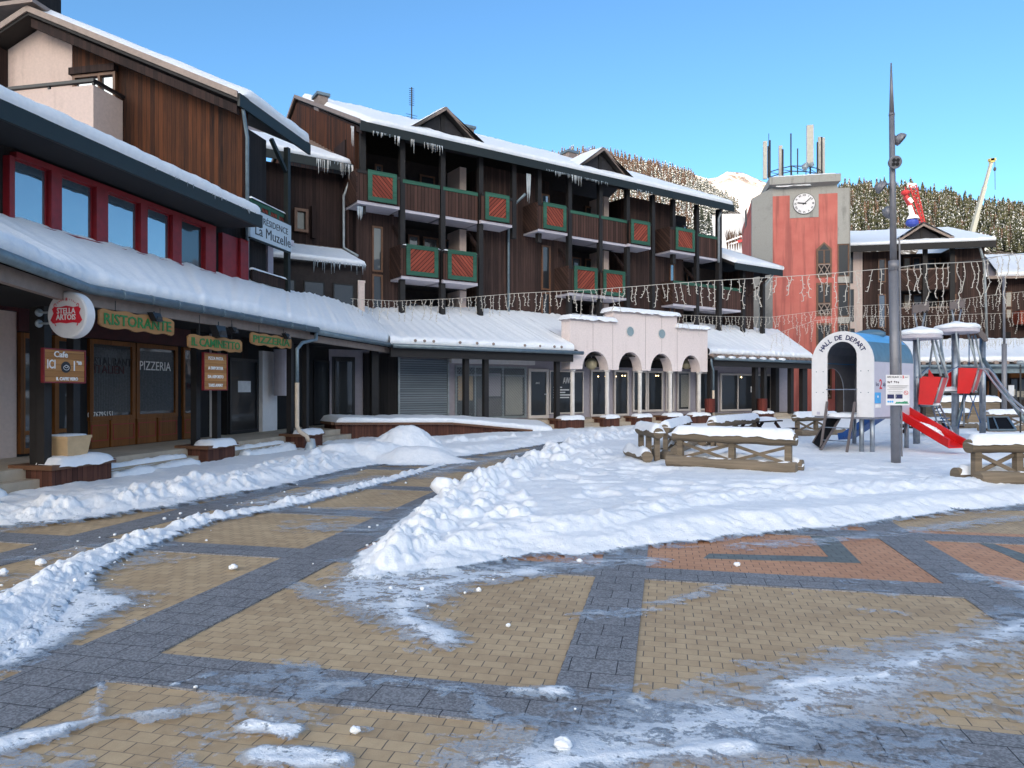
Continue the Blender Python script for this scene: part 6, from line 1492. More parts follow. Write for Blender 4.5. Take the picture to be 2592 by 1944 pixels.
fr0 = [(xa - .2, ry - 1.2, ez_ + .45), (rxx(2520, ry - 1.2), ry - 1.2, ez_ + .45)]; ry_r = ry + 7; rzr = ez_ + 3.0
fr1 = [(xa - .2, ry_r, rzr), (rxx(2400, ry_r), ry_r, rzr)]
b = MB(); slab(b, fr0, fr1, .2); slab(b, [fr0[1], (fr0[1][0], ry + 16, fr0[1][2])], [fr1[1], (fr1[1][0], ry + 12, rzr)], .2); o = rb_.part('roof', b, 'post_black')
b = MB(); b.box(fr0[0][0], fr0[1][0], ry - 1.28, ry - 1.202, fr0[0][2] - .45, fr0[0][2] - .02); rb_.part('fascia_board', b, 'post_black', parent=o)
b = MB(); snow_sheet(b, fr0, fr1, .22, .3, 22, seed=81, ends=False); snow_sheet(b, [fr0[1], (fr0[1][0], ry + 16, fr0[1][2])], [fr1[1], (fr1[1][0], ry + 12, rzr)], .22, .4, 12, seed=82, ends=False); rb_.part('roof_snow', b, 'snow', parent=o, smooth=True)
yd = ry - .6; da, dm, db_ = FT.x(2268, yd), FT.x(2329, yd), FT.x(2410, yd); dm = (da + db_) / 2 - .15; zb = rzz(2329, 608, yd); za = rzz(2329, 569, yd)
b = MB(); b.prism([(da + .2, yd, zb - .2), (db_ - .2, yd, zb - .2), (dm, yd, za - .15)], (0, .3, 0)); d_ = rb_.part('dormer', b, 'slate_panel')
b = MB(); b.box(dm - .07, dm + .07, yd - .04, yd - .003, zb - .15, za - .3); rb_.part('king_post', b, 'post_black', parent=d_)
for xe in (da, db_):
    b = MB(); b.prism([(xe, yd - .4, zb), (dm, yd - .4, za), (dm, yd - .4, za - .16), (xe, yd - .4, zb - .16)], (0, .08, 0)); rb_.part('barge_board', b, 'flashing', parent=d_)
    b = MB(); b.poly([(xe, yd - .3, zb + .01), (dm, yd - .3, za + .01), (dm, yd + 4.2, za + .01), (xe, yd + .8, zb + .01)]); rb_.part('dormer_roof', b, 'post_black', parent=d_)
    b = MB(); sg = .02 if xe < dm else -.02; snow_sheet(b, [(xe, yd - .28, zb + .02), (xe, yd + 1.0, zb + .02)], [(dm - sg, yd - .28, za + .02), (dm - sg, yd + 4.6, za + .02)], .14, .25, 8, seed=83, ends=False, lip=.04); rb_.part('dormer_snow', b, 'snow', parent=d_, smooth=True)
for px0, px1, pyt, pyb in [(2148, 2159, 638, 718), (2149, 2161, 733, 815), (2151, 2163, 832, 900)]: framed(rb_, px0, px1, rzz(2155, pyb), rzz(2155, pyt), ry - .1, FT, 'black_frame', 'glass_mid', .06, .05)
for k, (pyt, pyb) in enumerate([(684, 731), (781, 826), (868, 905)]):
    zt_, zb_ = rzz(2340, pyt), rzz(2340, pyb); x0_, xm_, x1_ = rxx(2275), rxx(2339), rxx(2404)
    b = MB(); b.box(x0_, x1_, ry - .25, ry + 1.39, zb_ - .15, zb_); o = rb_.part('balcony', b, 'shade_wall')
    b = MB(); b.box(x0_, xm_, ry - .32, ry - .26, zb_ - .1, zt_); rb_.part('balcony_front', b, 'diag_dark', parent=o)
    b = MB(); b.box(xm_ + .002, x1_, ry - .32, ry - .26, zb_ - .1, zt_); rb_.part('balcony_front', b, 'diag_dark_rev', parent=o)
    b = MB(); b.box(x0_, x1_, ry - .34, ry - .22, zt_, zt_ + .07); rb_.part('handrail', b, 'flashing', parent=o)
for px in (2336, 2404): 
    b = MB(); b.box(rxx(px) - .15, rxx(px) + .15, ry - .45, ry - .33, 3.5, ez_ + .3); rb_.part('post', b, 'post_black')
for px0, px1, pyt, pyb, g_ in [(2222, 2242, 655, 715, 'glass_mid'), (2222, 2242, 745, 830, 'glass_sky'), (2406, 2420, 648, 715, 'glass_mid'), (2406, 2420, 745, 800, 'glass_mid')]: framed(rb_, px0, px1, rzz(px0, pyb), rzz(px0, pyt), ry, FT, 'brown_frame', g_, .08, .06)
for px0, px1, pyt, pyb, g_ in [(2286, 2305, 652, 686, 'curtain'), (2340, 2368, 655, 686, 'glass_mid'), (2378, 2384, 652, 686, 'curtain'), (2287, 2306, 745, 782, 'curtain'), (2342, 2376, 740, 782, 'glass_dark'), (2310, 2335, 745, 782, 'glass_dark'), (2310, 2330, 652, 686, 'glass_dark')]: framed(rb_, px0, px1, FT.z(px0, pyb, ry + 1.4), FT.z(px0, pyt, ry + 1.4), ry + 1.4, FT, 'brown_frame', g_, .07, .05)
b = MB(); b.tube([(rxx(2478, ry - 1), ry - 1.1, ez_ + .1), (rxx(2483), ry - .4, ez_ - .8), (rxx(2490), ry - .2, ez_ - 2.2), (rxx(2497), ry - .2, 3.0)], .08, 8); rb_.part('downpipe', b, 'zinc_light', smooth=True)
# next block at the picture edge
nb = T('far_chalet', 'lower dark chalet wing with smooth snow roof at the right edge of the picture', 'building', FT, (rxx(2540), ry + .5, 0))
ny = ry + .6; nz = FT.z(2540, 703, ny)
b = MB(); b.box(xb + .01, xb + 14, ny, ny + 8, 0, nz + .1); nb.part('plank_wall', b, 'brown_planks')
nf = [(rxx(2500, ny - 1), ny - 1, nz), (xb + 15, ny - 1, nz)]; nk = [(rxx(2492, ny + 5.2), ny + 5.2, nz + 2.3), (xb + 15, ny + 5.2, nz + 2.3)]
b = MB(); slab(b, nf, nk, .2); o = nb.part('roof', b, 'flashing'); b = MB(); snow_sheet(b, [(nf[0][0] + .6, nf[0][1], nz), nf[1]], nk, .25, .3, 14, seed=91, ends=False); nb.part('roof_snow', b, 'snow', parent=o, smooth=True)
for px0, px1, pyt, pyb in [(2545, 2561, 738, 778), (2545, 2561, 782, 806)]: framed(nb, px0, px1, FT.z(px0, pyb, ny), FT.z(px0, pyt, ny), ny, FT, 'brown_frame', 'curtain', .06, .05)
b = MB(); b.box(rxx(2574), xb + 12, ny - 1.0, ny - .02, FT.z(2580, 823, ny), FT.z(2580, 790, ny)); nb.part('balcony_front', b, 'diag_red')
b = MB(); b.box(rxx(2552), rxx(2570), ny - .02, ny - .002, 3.6, 5.6); nb.part('doorway', b, 'void_dark')
b = MB(); b.box(rxx(2537) - .07, rxx(2537) + .07, ny - .8, ny - .66, 3.2, nz); nb.part('post', b, 'post_black')
# far gallery under a snowy tile roof
fg = T('far_gallery', 'far gallery of dark shopfronts under a long tiled snowy roof on the right', 'building', FT, (rxx(2400, 41), 41, 0))
fy_ = 40.9; fz_ = FT.z(2450, 921, fy_); q0, q1 = FT.x(2150, fy_), FT.x(2592, fy_) + 9
b = MB(); b.box(q0, q1, fy_ + 2.6, fy_ + 3, 0, 3.8); fg.part('wall', b, 'shade_wall')
f_ = [(q0, fy_, fz_), (q1, fy_, fz_)]; k_ = [(q0, fy_ + 5.5, fz_ + 1.45), (q1, fy_ + 5.5, fz_ + 1.45)]
b = MB(); slab(b, f_, k_, .12); o = fg.part('roof', b, 'post_black'); b = MB(); snow_sheet(b, [(a, c2 + .2, z_ + .14) for a, c2, z_ in f_], k_, .26, .12, 16, ripple=.2, rw=.55, seed=95, ends=False); fg.part('roof_snow', b, 'snow', parent=o, smooth=True)
b = MB()
for i in range(int((q1 - q0) / .5)): b.lathe((q0 + .2 + i * .5, fy_, fz_ + .04), [(.11, -.1), (.11, .5)], 8, 'y')
fg.part('tile_ends', b, 'flashing', parent=o, label='row of round tiles along the eave')
b = MB(); gutter(b, [(q0, fy_ - .15, fz_ - .12), (q1, fy_ - .15, fz_ - .12)], .09); b.box(q0, q1, fy_, fy_ + .15, fz_ - .5, fz_ - .2); fg.part('gutter', b, 'zinc', parent=o)
for px in (2300, 2345, 2392, 2470, 2520): b = MB(); b.box(FT.x(px, fy_) - .15, FT.x(px, fy_) + .15, fy_ + .1, fy_ + .4, 0, fz_ - .3); fg.part('post', b, 'post_black')
for px0, px1, pyt, pyb, mt in [(2555, 2600, 937, 956, 'shop_wood'), (2500, 2530, 965, 1010, 'shop_wood'), (2535, 2550, 965, 1015, 'glass_mid'), (2560, 2575, 960, 1012, 'glass_mid'), (2580, 2600, 960, 1012, 'glass_mid'), (2440, 2490, 945, 1005, 'glass_dark'), (2330, 2350, 930, 950, 'curtain'), (2552, 2570, 985, 1000, 'antenna_panel'), (2574, 2592, 990, 1005, 'antenna_panel'), (2190, 2280, 940, 1010, 'glass_mid')]:
    b = MB(); b.box(FT.x(px0, fy_ + 2.5), FT.x(px1, fy_ + 2.5), fy_ + 2.50, fy_ + 2.58 - .03 * (mt[0] == 'g'), FT.z(px0, pyb, fy_ + 2.5), FT.z(px0, pyt, fy_ + 2.5)); fg.part('shop_panel', b, mt)
# low plank wall with snow
wy = 34.5; t = T('plank_wall', 'low planter wall of upright planks capped with snow behind the playground towers', 'low wall', FT, (FT.x(2450, wy), wy, 0))
a_, c2 = FT.x(2378, wy), FT.x(2531, wy); zt_ = FT.z(2450, 1013, wy)
b = MB(); b.box(a_, c2, wy, wy + 1.6, 0, zt_); t.part('planks', b, 'log_wood'); b = MB(); b.snowcap(a_ - .1, c2 + .1, wy - .1, wy + 1.7, zt_, .2, step=.15); t.part('snow_cap', b, 'snow', smooth=True)

# ================================================================== distance: crane, fairground arm, lift
def PW(px, py, d): return Vector(((px - CX) / FOC * d, d, EYE + (CY - py) * d / FOC))
t = T('mobile_crane', 'long grey telescopic crane boom rising behind the right chalet', 'crane', W, tuple(PW(2455, 988, 150)))
A, B = PW(2452, 620, 150), PW(2510, 408, 150)
b = MB(); b.beam(PW(2440, 665, 150), A.lerp(B, .35), .85, .85); b.beam(A.lerp(B, .35), A.lerp(B, .7), .68, .68); b.beam(A.lerp(B, .7), B, .52, .52); t.part('boom', b, 'crane_grey')
b = MB(); b.beam(PW(2503, 405, 150), PW(2519, 404, 150), .8, .5); b.beam(PW(2509, 402, 150), PW(2511, 412, 150), .8, .8); t.part('boom_head', b, 'crane_yellow')
b = MB(); b.tube([PW(2518, 406, 150), PW(2519, 480, 150)], .06, 5); b.ball(PW(2518, 428, 150), .3, 8, (1, 1, 1.6)); t.part('hook_line', b, 'cable_dark')
t = T('drop_ride', 'red and white lattice arm of a ride with red cabin behind the far triangular dormer', 'ride', W, tuple(PW(2310, 988, 115)))
b = MB()
def lattice(b, A, B, w0, w1, n, r_):
    A, B = Vector(A), Vector(B)
    for sx, sy in ((-1, -1), (1, -1), (1, 1), (-1, 1)):
        b.tube([A + Vector((sx * w0, sy * w0, 0)), B + Vector((sx * w1, sy * w1, 0))], r_, 5)
    for i in range(n):
        p, q = A.lerp(B, i / n), A.lerp(B, (i + 1) / n); wa = w0 + (w1 - w0) * i / n; wb = w0 + (w1 - w0) * (i + 1) / n
        b.tube([p + Vector((-wa, -wa, 0)), q + Vector((wb, -wb, 0))], r_ * .7, 4); b.tube([p + Vector((wa, -wa, 0)), q + Vector((-wb, -wb, 0))], r_ * .7, 4)
lattice(b, PW(2336, 568, 115), PW(2305, 470, 115), .25, .6, 9, .09); t.part('lattice_arm', b, 'ride_red')
b = MB(); b.beam(PW(2307, 476, 115), PW(2308, 464, 115), .3, 1.3, (1, 0, 0)); t.part('arm_end', b, 'white_paint')
b = MB(); b.ball(PW(2292, 488, 115), .72, 12, (1, 1, .7)); b.beam(PW(2291, 496, 115), PW(2304, 520, 115), .7, .5); t.part('cabin', b, 'ride_red')
b = MB(); b.beam(PW(2296, 504, 115), PW(2305, 514, 115), 1.2, .5); b.tube([PW(2303, 520, 115), PW(2309, 546, 115)], [.28, .45], 10); b.tube([PW(2311, 546, 115), PW(2311, 555, 115)], [.7, 1.0], 12); t.part('column', b, 'white_paint')
b = MB(); b.ball(PW(2309, 564, 115), .95, 12, (1.1, 1, .8)); t.part('base_drum', b, 'ride_blue')
t = T('aerial_ladder', 'white lattice ladder and red machine on the slope left of the clock tower', 'lift', W, tuple(PW(1870, 640, 110)))
b = MB(); lattice(b, PW(1832, 614, 110), PW(1893, 592, 110), .2, .2, 10, .04); lattice(b, PW(1850, 618, 110), PW(1896, 604, 110), .2, .2, 8, .035); t.part('ladder', b, 'white_paint')
b = MB(); b.beam(PW(1866, 612, 110), PW(1880, 609, 110), .6, .4); b.ball(PW(1873, 600, 110), .25, 8); t.part('machine', b, 'ride_red')

# ================================================================== lamp pole with four spotlights
lx, ld = (2268 - CX) / FOC * 13.6, 13.6
t = T('lamp_pole', 'tall tapered grey lamp pole with four round spotlights and a playground notice', 'lamp pole', W, (lx, ld, 0))
lean = -0.012
def lp(z): return (lx + lean * z, ld, z)
b = MB(); b.tube([lp(.1), lp(3.95)], .088, 20); b.tube([lp(3.95), lp(4.15)], .094, 20); b.tube([lp(4.15), lp(7.0)], [.062, .050], 16); b.tube([lp(7.0), lp(7.05)], .055, 16); b.tube([lp(7.05), lp(8.04)], [.046, .012], 12); t.part('pole', b, 'metal_pole', smooth=True)
b = MB(); b.tube([(lx + .11 + lean * z, ld - .02, z) for z in (.3, 4.6)], .016, 6); t.part('conduit', b, 'metal_pole')
for (px, py, dx, nx, nz_, face) in [(2278, 352, .12, .7, -.7, 0), (2264, 411, .02, 0, 0, 1), (2230, 474, -.12, .8, .2, 0), (2252, 536, -.02, 0, 0, 2)]:
    c3 = PW(px, py, 13.6 - (.12 if face == 1 else (-.12 if face == 2 else 0))); zc_ = c3.z
    b = MB(); b.tube([lp(zc_ + (.05 if face != 0 else .1)), c3], .014, 6); o = t.part('spotlight_arm', b, 'metal_pole')
    ax = {0: Vector((nx, -.35, nz_ if px > 2268 else -.75)), 1: Vector((-.05, -1, -.25)), 2: Vector((0, 1, -.3))}[face].normalized()
    q = ax.to_track_quat('Z', 'Y'); b = MB(); b.lathe((0, 0, 0), [(.05, -.09), (.10, -.06), (.125, .0), (.125, .045), (.115, .05)], 24); b.xf(lambda p: q @ p + c3); s_ = t.part('spotlight', b, 'metal_pole', smooth=False)
    b = MB()
    for a in range(4): b.lathe((.052 * math.cos(a * 1.571 + .78), .052 * math.sin(a * 1.571 + .78), 0), [(.036, .05), (.036, .056)], 14)
    b.xf(lambda p: q @ p + c3); t.part('lens', b, 'black_frame', parent=s_)
# notice on the pole
sp0, sp1 = PW(2243, 1026, 13.45), PW(2302, 949, 13.45)
t = T('playground_notice', 'white playground rules notice fixed to the lamp pole', 'sign', W, (sp0.x, 13.45, sp0.z))
X0n, X1n, Z0n, Z1n = sp0.x, sp1.x, sp0.z, sp1.z; wN, hN = X1n - X0n, Z1n - Z0n
b = MB(); b.box(X0n, X1n, 13.45, 13.46, Z0n, Z1n); t.part('panel', b, 'white_paint')
def nt_(txt, u, v, s_, mat, sx=1.0, bold=0): bb = MB(); bb.text(txt, (X0n + wN * u, 13.447, Z0n + hN * v), (1, 0, 0), (0, 0, 1), s_, .001, sx=sx, bold=bold); return t.part('lettering', bb, mat)
nt_('AIRE DE JEUX', .29, .93, .040, 'black_letters', .95, .001); nt_('les', .64, .93, .034, 'black_letters'); nt_('alpes', .87, .93, .034, 'black_letters'); nt_('2', .735, .93, .07, 'logo_red', 1, .003)
b = MB()
for i, (u, v) in enumerate([(.08, .77), (.14, .76), (.22, .78), (.36, .78), (.44, .77), (.52, .76)]): b.ball((X0n + wN * u, 13.447, Z0n + hN * v), .014, 8, (1.2, .1, 1)); b.beam((X0n + wN * u, 13.447, Z0n + hN * (v - .05)), (X0n + wN * (u + .03), 13.447, Z0n + hN * (v + .01)), .003, .004)
t.part('pictogram', b, 'slat_grey', stuff=True)
b = MB()
for (v, u0, u1) in [(.645, .05, .95), (.63, .05, .9), (.58, .12, .88), (.57, .15, .8), (.525, .05, .7), (.45, .10, .70), (.40, .12, .62)]: b.box(X0n + wN * u0, X0n + wN * u1, 13.446, 13.4485, Z0n + hN * v - .002, Z0n + hN * v + .002)
t.part('printed_lines', b, 'slat_grey', stuff=True)
b = MB(); b.box(X0n + wN * .05, X0n + wN * .34, 13.446, 13.4485, Z0n + hN * .22, Z0n + hN * .36).box(X0n + wN * .40, X0n + wN * .70, 13.446, 13.4485, Z0n + hN * .22, Z0n + hN * .36); t.part('blue_box', b, 'navy_letters')
nt_('€', .44, .29, .05, 'white_letters')
c0 = (X0n + wN * .85, 13.446, Z0n + hN * .41); b = MB(); b.tube([(c0[0] + .038 * math.cos(a * .2618), c0[1], c0[2] + .038 * math.sin(a * .2618)) for a in range(25)], .004, 5); b.beam((c0[0] - .027, c0[1], c0[2] + .027), (c0[0] + .027, c0[1], c0[2] - .027), .004, .007); t.part('prohibition_ring', b, 'logo_red')
b = MB()
for i, mt in enumerate(['a', 'b', 'c']): b.ball((X0n + wN * (.09 + i * .09), 13.447, Z0n + hN * .12), .02, 10, (1, .1, 1))
t.part('round_marks', b, 'sticker_blue')
b = MB(); rr_ = random.Random(4)
for i in range(9): b.ball((X0n + wN * (.45 + i * .055), 13.447, Z0n + hN * (.08 + .03 * rr_.random())), .018, 8, (1, .1, 1))
b.box(X0n + wN * .38, X0n + wN * .96, 13.446, 13.4485, Z0n + hN * .055, Z0n + hN * .075); t.part('green_drawing', b, 'street_green', stuff=True)

# ================================================================== play hut
FH = Fr(-52); hx0, hx1, hy0, hy1 = -8.84, -7.36, 16.24, 18.35; hb, hs_z = .98, 2.26; hc = (hx0 + hx1) / 2; hr = (hx1 - hx0) / 2
hut = T('play_hut', 'white arched play hut with blue barrel roof lettered HALL DE DEPART', 'play hut', FH, (hc, hy0, .98))
def arch_plate(y, th, ro, zo_s, ri, zi_s, zi0, z0, mat, name):
    b_ = MB(); N = 24; outer = [(hc - ro, z0)] + [(hc - ro * math.cos(math.pi * k / N), zo_s + ro * math.sin(math.pi * k / N)) for k in range(N + 1)] + [(hc + ro, z0)]
    inner = [(hc - ri, zi0)] + [(hc - ri * math.cos(math.pi * k / N), zi_s + ri * math.sin(math.pi * k / N)) for k in range(N + 1)] + [(hc + ri, zi0)]
    n = len(outer); vs = []
    for yy_ in (y, y + th):
        vs += [(x_, yy_, z_) for x_, z_ in outer] + [(x_, yy_, z_) for x_, z_ in inner]
    fs = []
    for i in range(n - 1):
        fs += [(i, i + 1, n + i + 1, n + i), (2 * n + i + 1, 2 * n + i, 3 * n + i, 3 * n + i + 1), (i, 2 * n + i, 2 * n + i + 1, i + 1), (n + i + 1, 3 * n + i + 1, 3 * n + i, n + i)]
    fs += [(0, n, 3 * n, 2 * n), (n - 1, 3 * n - 1, 4 * n - 1, 2 * n - 1)]
    b_.add(vs, fs); return hut.part(name, b_, mat)
fp_ = arch_plate(hy0, .035, hr, hs_z, .355, 2.40, hb + .0, hb, 'hut_white', 'front_panel')
b = MB(); b.prism([(hc - hr * math.cos(math.pi * k / 20), hy1, hs_z + hr * math.sin(math.pi * k / 20)) for k in range(21)] + [(hc + hr, hy1, hb), (hc - hr, hy1, hb)], (0, .03, 0)); hut.part('back_panel', b, 'inner_grey')
def barrel(a0, a1, r_, mat, name, th=.02):
    b_ = MB(); N = 10
    for k in range(N):
        p = R(a0 + (a1 - a0) * k / N); q = R(a0 + (a1 - a0) * (k + 1) / N)
        b_.prism([(hc - r_ * math.cos(p), hy0 + .036, hs_z + r_ * math.sin(p)), (hc - r_ * math.cos(q), hy0 + .036, hs_z + r_ * math.sin(q)), (hc - (r_ - th) * math.cos(q), hy0 + .036, hs_z + (r_ - th) * math.sin(q)), (hc - (r_ - th) * math.cos(p), hy0 + .036, hs_z + (r_ - th) * math.sin(p))], (0, hy1 - hy0 - .037, 0))
    return hut.part(name, b_, mat)
barrel(0, 140, hr - .005, 'roof_blue', 'barrel_roof'); barrel(140, 180, hr - .005, 'roof_blue_dark', 'lower_roof'); barrel(2, 178, hr - .04, 'inner_grey', 'roof_lining')
b = MB(); a0, a1 = hy0 + .35, hy1 - .55; rr_ = (a1 - a0) / 2; am = (a0 + a1) / 2; N = 16     # the far side wall has an arched opening
b.box(hx0 + .006, hx0 + .026, hy0 + .036, a0, hb, hs_z - .001).box(hx0 + .006, hx0 + .026, a1, hy1 - .001, hb, hs_z - .001)
for k in range(N):
    p, q = math.pi * k / N, math.pi * (k + 1) / N
    b.prism([(hx0 + .006, am - rr_ * math.cos(p), 1.55 + rr_ * math.sin(p)), (hx0 + .006, am - rr_ * math.cos(q), 1.55 + rr_ * math.sin(q)), (hx0 + .006, am - rr_ * math.cos(q), hs_z - .001), (hx0 + .006, am - rr_ * math.cos(p), hs_z - .001)], (.02, 0, 0))
hut.part('side_panel', b, 'inner_grey')
b = MB(); b.box(hx1 - .026, hx1 - .006, hy0 + .036, hy1 - .001, hb, hs_z - .001); sd_ = hut.part('side_panel', b, 'hut_side')
b = MB(); b.box(hx1 - .052, hx1 - .03, hy0 + .04, hy1 - .01, hb, hs_z); hut.part('inner_lining', b, 'inner_grey')
b = MB(); b.box(hx0 + .05, hx1 - .05, hy0 + .04, hy1 - .01, hb - .05, hb + .02); hut.part('floor', b, 'inner_grey')
b = MB(); b.snowcap(hc - .33, hc + .33, hy0 + .06, hy0 + .8, hb + .015, .07); hut.part('floor_snow', b, 'snow', smooth=True)
b = MB(); s_ = 'HALL DE DEPART'; 
for i, c3 in enumerate(s_):
    if c3 == ' ': continue
    a = R(148 - i * 9.2); rr = .56; b.text(c3, (hc + rr * math.cos(a), hy0 - .006, hs_z + .03 + rr * math.sin(a)), (math.sin(a), 0, -math.cos(a)), (math.cos(a), 0, math.sin(a)), .155, .003, bold=.003)
hut.part('lettering', b, 'navy_letters', parent=fp_)
b = MB()
for u in (-.62, -.45, .45, .62):
    for z_ in (1.55, 2.05): b.lathe((hc + u, hy0 - .006, z_), [(.012, 0), (.012, .006)], 8, 'y')
hut.part('bolts', b, 'zinc', parent=fp_, stuff=True)
b = MB(); b.box(hx0 + .13, hx0 + .21, hy0 - .004, hy0 - .001, hb + .03, hb + .10); hut.part('plate', b, 'hut_side', parent=fp_)
b = MB(); b.tube([(hc - .37, hy0 - .01, 1.62), (hc + .37, hy0 - .01, 1.62)], .014, 6); hut.part('safety_bar', b, 'steel')
# side decals (on the plane facing the lamp pole)
sx_ = hx1 - .004; rt2, up2 = (0, 1, 0), (0, 0, 1)
b = MB(); b.text('les', (sx_ + .001, hy0 + .19, 1.74), rt2, up2, .14, .001, sx=1.0).text('alpes', (sx_ + .001, hy0 + .60, 1.74), rt2, up2, .14, .001, sx=1.0); hut.part('decal', b, 'navy_letters', parent=sd_)
b = MB(); b.text('2', (sx_ + .002, hy0 + .355, 1.73), rt2, up2, .32, .001, bold=.006, sx=.9); b.lathe((sx_, hy0 + 1.68, 1.62), [(.125, 0), (.125, .004)], 20, 'x'); hut.part('decal', b, 'logo_red', parent=sd_)
b = MB(); b.box(sx_, sx_ + .003, hy0 + .06, hy0 + .36, 1.30, 1.55); hut.part('decal', b, 'sticker_blue', parent=sd_)
b = MB(); b.box(sx_, sx_ + .003, hy0 + .08, hy0 + .36, 1.20, 1.28); b.lathe((sx_, hy0 + .21, 1.455), [(.03, 0), (.03, .005)], 12, 'x'); hut.part('decal', b, 'white_letters', parent=sd_)
for x_, y_ in ((hx0 + .12, hy1 - .2), (hx1 - .10, hy0 + .15), (hx1 - .10, hy1 - .15), (hc + .42, hy0 + .1)):
    b = MB(); b.tube([(x_, y_, 0), (x_, y_, hb + .05)], .052, 14); hut.part('leg', b, 'steel', smooth=True)
b = MB(); b.ball((hx1 - .75, hy1 - .7, 2.98), .14, 10, (3.0, 1, 1)); hut.part('roof_handle', b, 'roof_blue_dark', smooth=True)
# front ladder
b = MB()
for sg in (-1, 1): b.beam((hc + sg * .33, hy0 - .04, hb + .35), (hc + sg * .31, hy0 - .42, .05), .055, .03)
o = hut.part('ladder', b, 'slat_grey')
for z_ in (.42, .72): b = MB(); u = (hb + .35 - z_) / (hb + .3); b.tube([(hc - .32, hy0 - .04 - .38 * u, z_), (hc + .32, hy0 - .04 - .38 * u, z_)], .014, 6); hut.part('rung', b, 'steel', parent=o)
def tow(fr, v): return Vector(fr.loc(v.x, v.y) + (v.z,))
def quadW(th, t, name, mat, pts, fr=FH, **kw):
    P = [tow(fr, p) for p in pts]; n_ = (P[1] - P[0]).cross(P[2] - P[0]).normalized() * th; b_ = MB(); b_.prism(P, n_); return t.part(name, b_, mat, **kw)
cl = [PW(2094, 1058, 17.7), PW(2127, 1057, 16.8), PW(2079, 1137, 16.0), PW(2057, 1121, 17.9)]
quadW(.03, hut, 'climbing_panel', 'rubber', cl)
b = MB(); b.beam(tow(FH, cl[0]), tow(FH, cl[3]), .04, .04); b.beam(tow(FH, cl[1]), tow(FH, cl[2]), .04, .04); hut.part('panel_rail', b, 'slat_grey')
# red slide
S0, S1, S2 = PW(2268, 1040, 17.1), PW(2400, 1119, 15.75), PW(2423, 1131, 15.45)
def slide(t, P, wv, wall, mat, name='slide'):
    d = (P[-1] - P[0]); sd2 = Vector((d.y, -d.x, 0)).normalized() * wv / 2; b_ = MB()
    L_ = [tow(FH, p - sd2) for p in P]; R_ = [tow(FH, p + sd2) for p in P]
    for i in range(len(P) - 1):
        b_.prism([L_[i], R_[i], R_[i + 1], L_[i + 1]], (0, 0, -.03))
        for E in (L_, R_): b_.beam(E[i] + Vector((0, 0, wall / 2)), E[i + 1] + Vector((0, 0, wall / 2)), .035, wall)
    return t.part(name, b_, mat)
rs_ = slide(hut, [S0, S1, S2], .46, .17, 'play_red')
sn = [S0.lerp(S1, .42), S0.lerp(S1, .98)]
b = MB(); d = (sn[1] - sn[0]); sd2 = Vector((d.y, -d.x, 0)).normalized()
for i in range(22):
    u = i / 22; wdt = .20 * math.sin(math.pi * min(1, u * 1.0 + .12)) * (1 - .45 * u); c4 = sn[0].lerp(sn[1], u) - sd2 * .08
    b.ball(tow(FH, c4 + Vector((0, 0, .02))), wdt, 8, (1, 1, .22), .5, i)
hut.part('slide_snow', b, 'snow', parent=rs_, smooth=True)
slide(hut, [PW(2236, 1052, 18.6), PW(2150, 1108, 19.4), PW(2136, 1110, 19.6)], .5, .16, 'play_blue')

# ================================================================== play towers
pt = T('play_tower', 'twin steel play towers with snow topped discs, red trapezoid panels and a curved slide', 'play tower', W, (12.5, 19.5, 0))
def tubeW(t, P, r, mat, name, sm=True, n=8): b_ = MB(); b_.tube(P, r, n); return t.part(name, b_, mat, smooth=sm)
discs = [(2328, 851, 18.6, .52), (2421, 836, 20.6, .58)]
for px, py, d_, r_ in discs:
    c3 = PW(px, py, d_); b = MB(); b.lathe(tuple(c3), [(r_ * .9, -.10), (r_, -.07), (r_, .02), (r_ * .98, .04)], 30); o = pt.part('disc_roof', b, 'soffit_white')
    b = MB(); prof = [(r_ * 1.0, .02), (r_ * 1.05, .06), (r_ * 1.0, .12), (r_ * .8, .17), (r_ * .4, .20), (.05, .26)]; b.lathe(tuple(c3), prof, 30)
    b.xf(lambda p: p + Vector((0, 0, .04 * mnoise.noise(p * 4)))); pt.part('disc_snow', b, 'snow', parent=o, smooth=True)
    for sg in (-1, 1): tubeW(pt, [c3 + Vector((sg * .05, 0, .15)), c3 + Vector((sg * .14 , 0, .62))], .022, 'steel', 'crest_strut')
    b = MB(); pts = []
    for k in range(9): pts.append((c3.x - .2 + k * .055, c3.y - .02, c3.z + .80 + .05 * ((k + 1) % 2) + k * .012))
    for k in range(8, -1, -1): pts.append((c3.x - .2 + k * .055, c3.y - .02, c3.z + .58 + .04 * (k % 2) + k * .012))
    b.prism(pts, (0, .04, 0)); pt.part('crest_plate', b, 'slat_grey')
for px, pt_, pb_, d_, r_ in [(2320, 856, 1122, 18.6, .085), (2418, 842, 1106, 20.7, .10), (2487, 856, 1084, 20.9, .085)]:
    p, q = PW(px, pt_, d_), PW(px, pb_, d_); q.z = 0; tubeW(pt, [q, p], r_, 'steel', 'main_post', n=16)
for A_, B_ in [((2323, 855, 18.1), (2330, 955, 18.1)), ((2358, 858, 18.5), (2382, 952, 18.2)), ((2368, 860, 18.8), (2399, 956, 18.5)), ((2362, 862, 19.0), (2352, 935, 19.4)), ((2380, 860, 19.3), (2396, 955, 18.6)), ((2420, 842, 20.1), (2430, 931, 20.2)), ((2450, 846, 20.5), (2474, 930, 20.3)), ((2468, 848, 20.8), (2486, 925, 20.4)), ((2386, 850, 20.6), (2378, 900, 20.6)), ((2460, 850, 20.9), (2470, 930, 20.9)),
              ((2330, 955, 18.1), (2352, 930, 19.5)), ((2378, 898, 20.6), (2396, 955, 18.7))]:
    tubeW(pt, [PW(*A_), PW(*B_)], .028, 'zinc_light', 'strut')
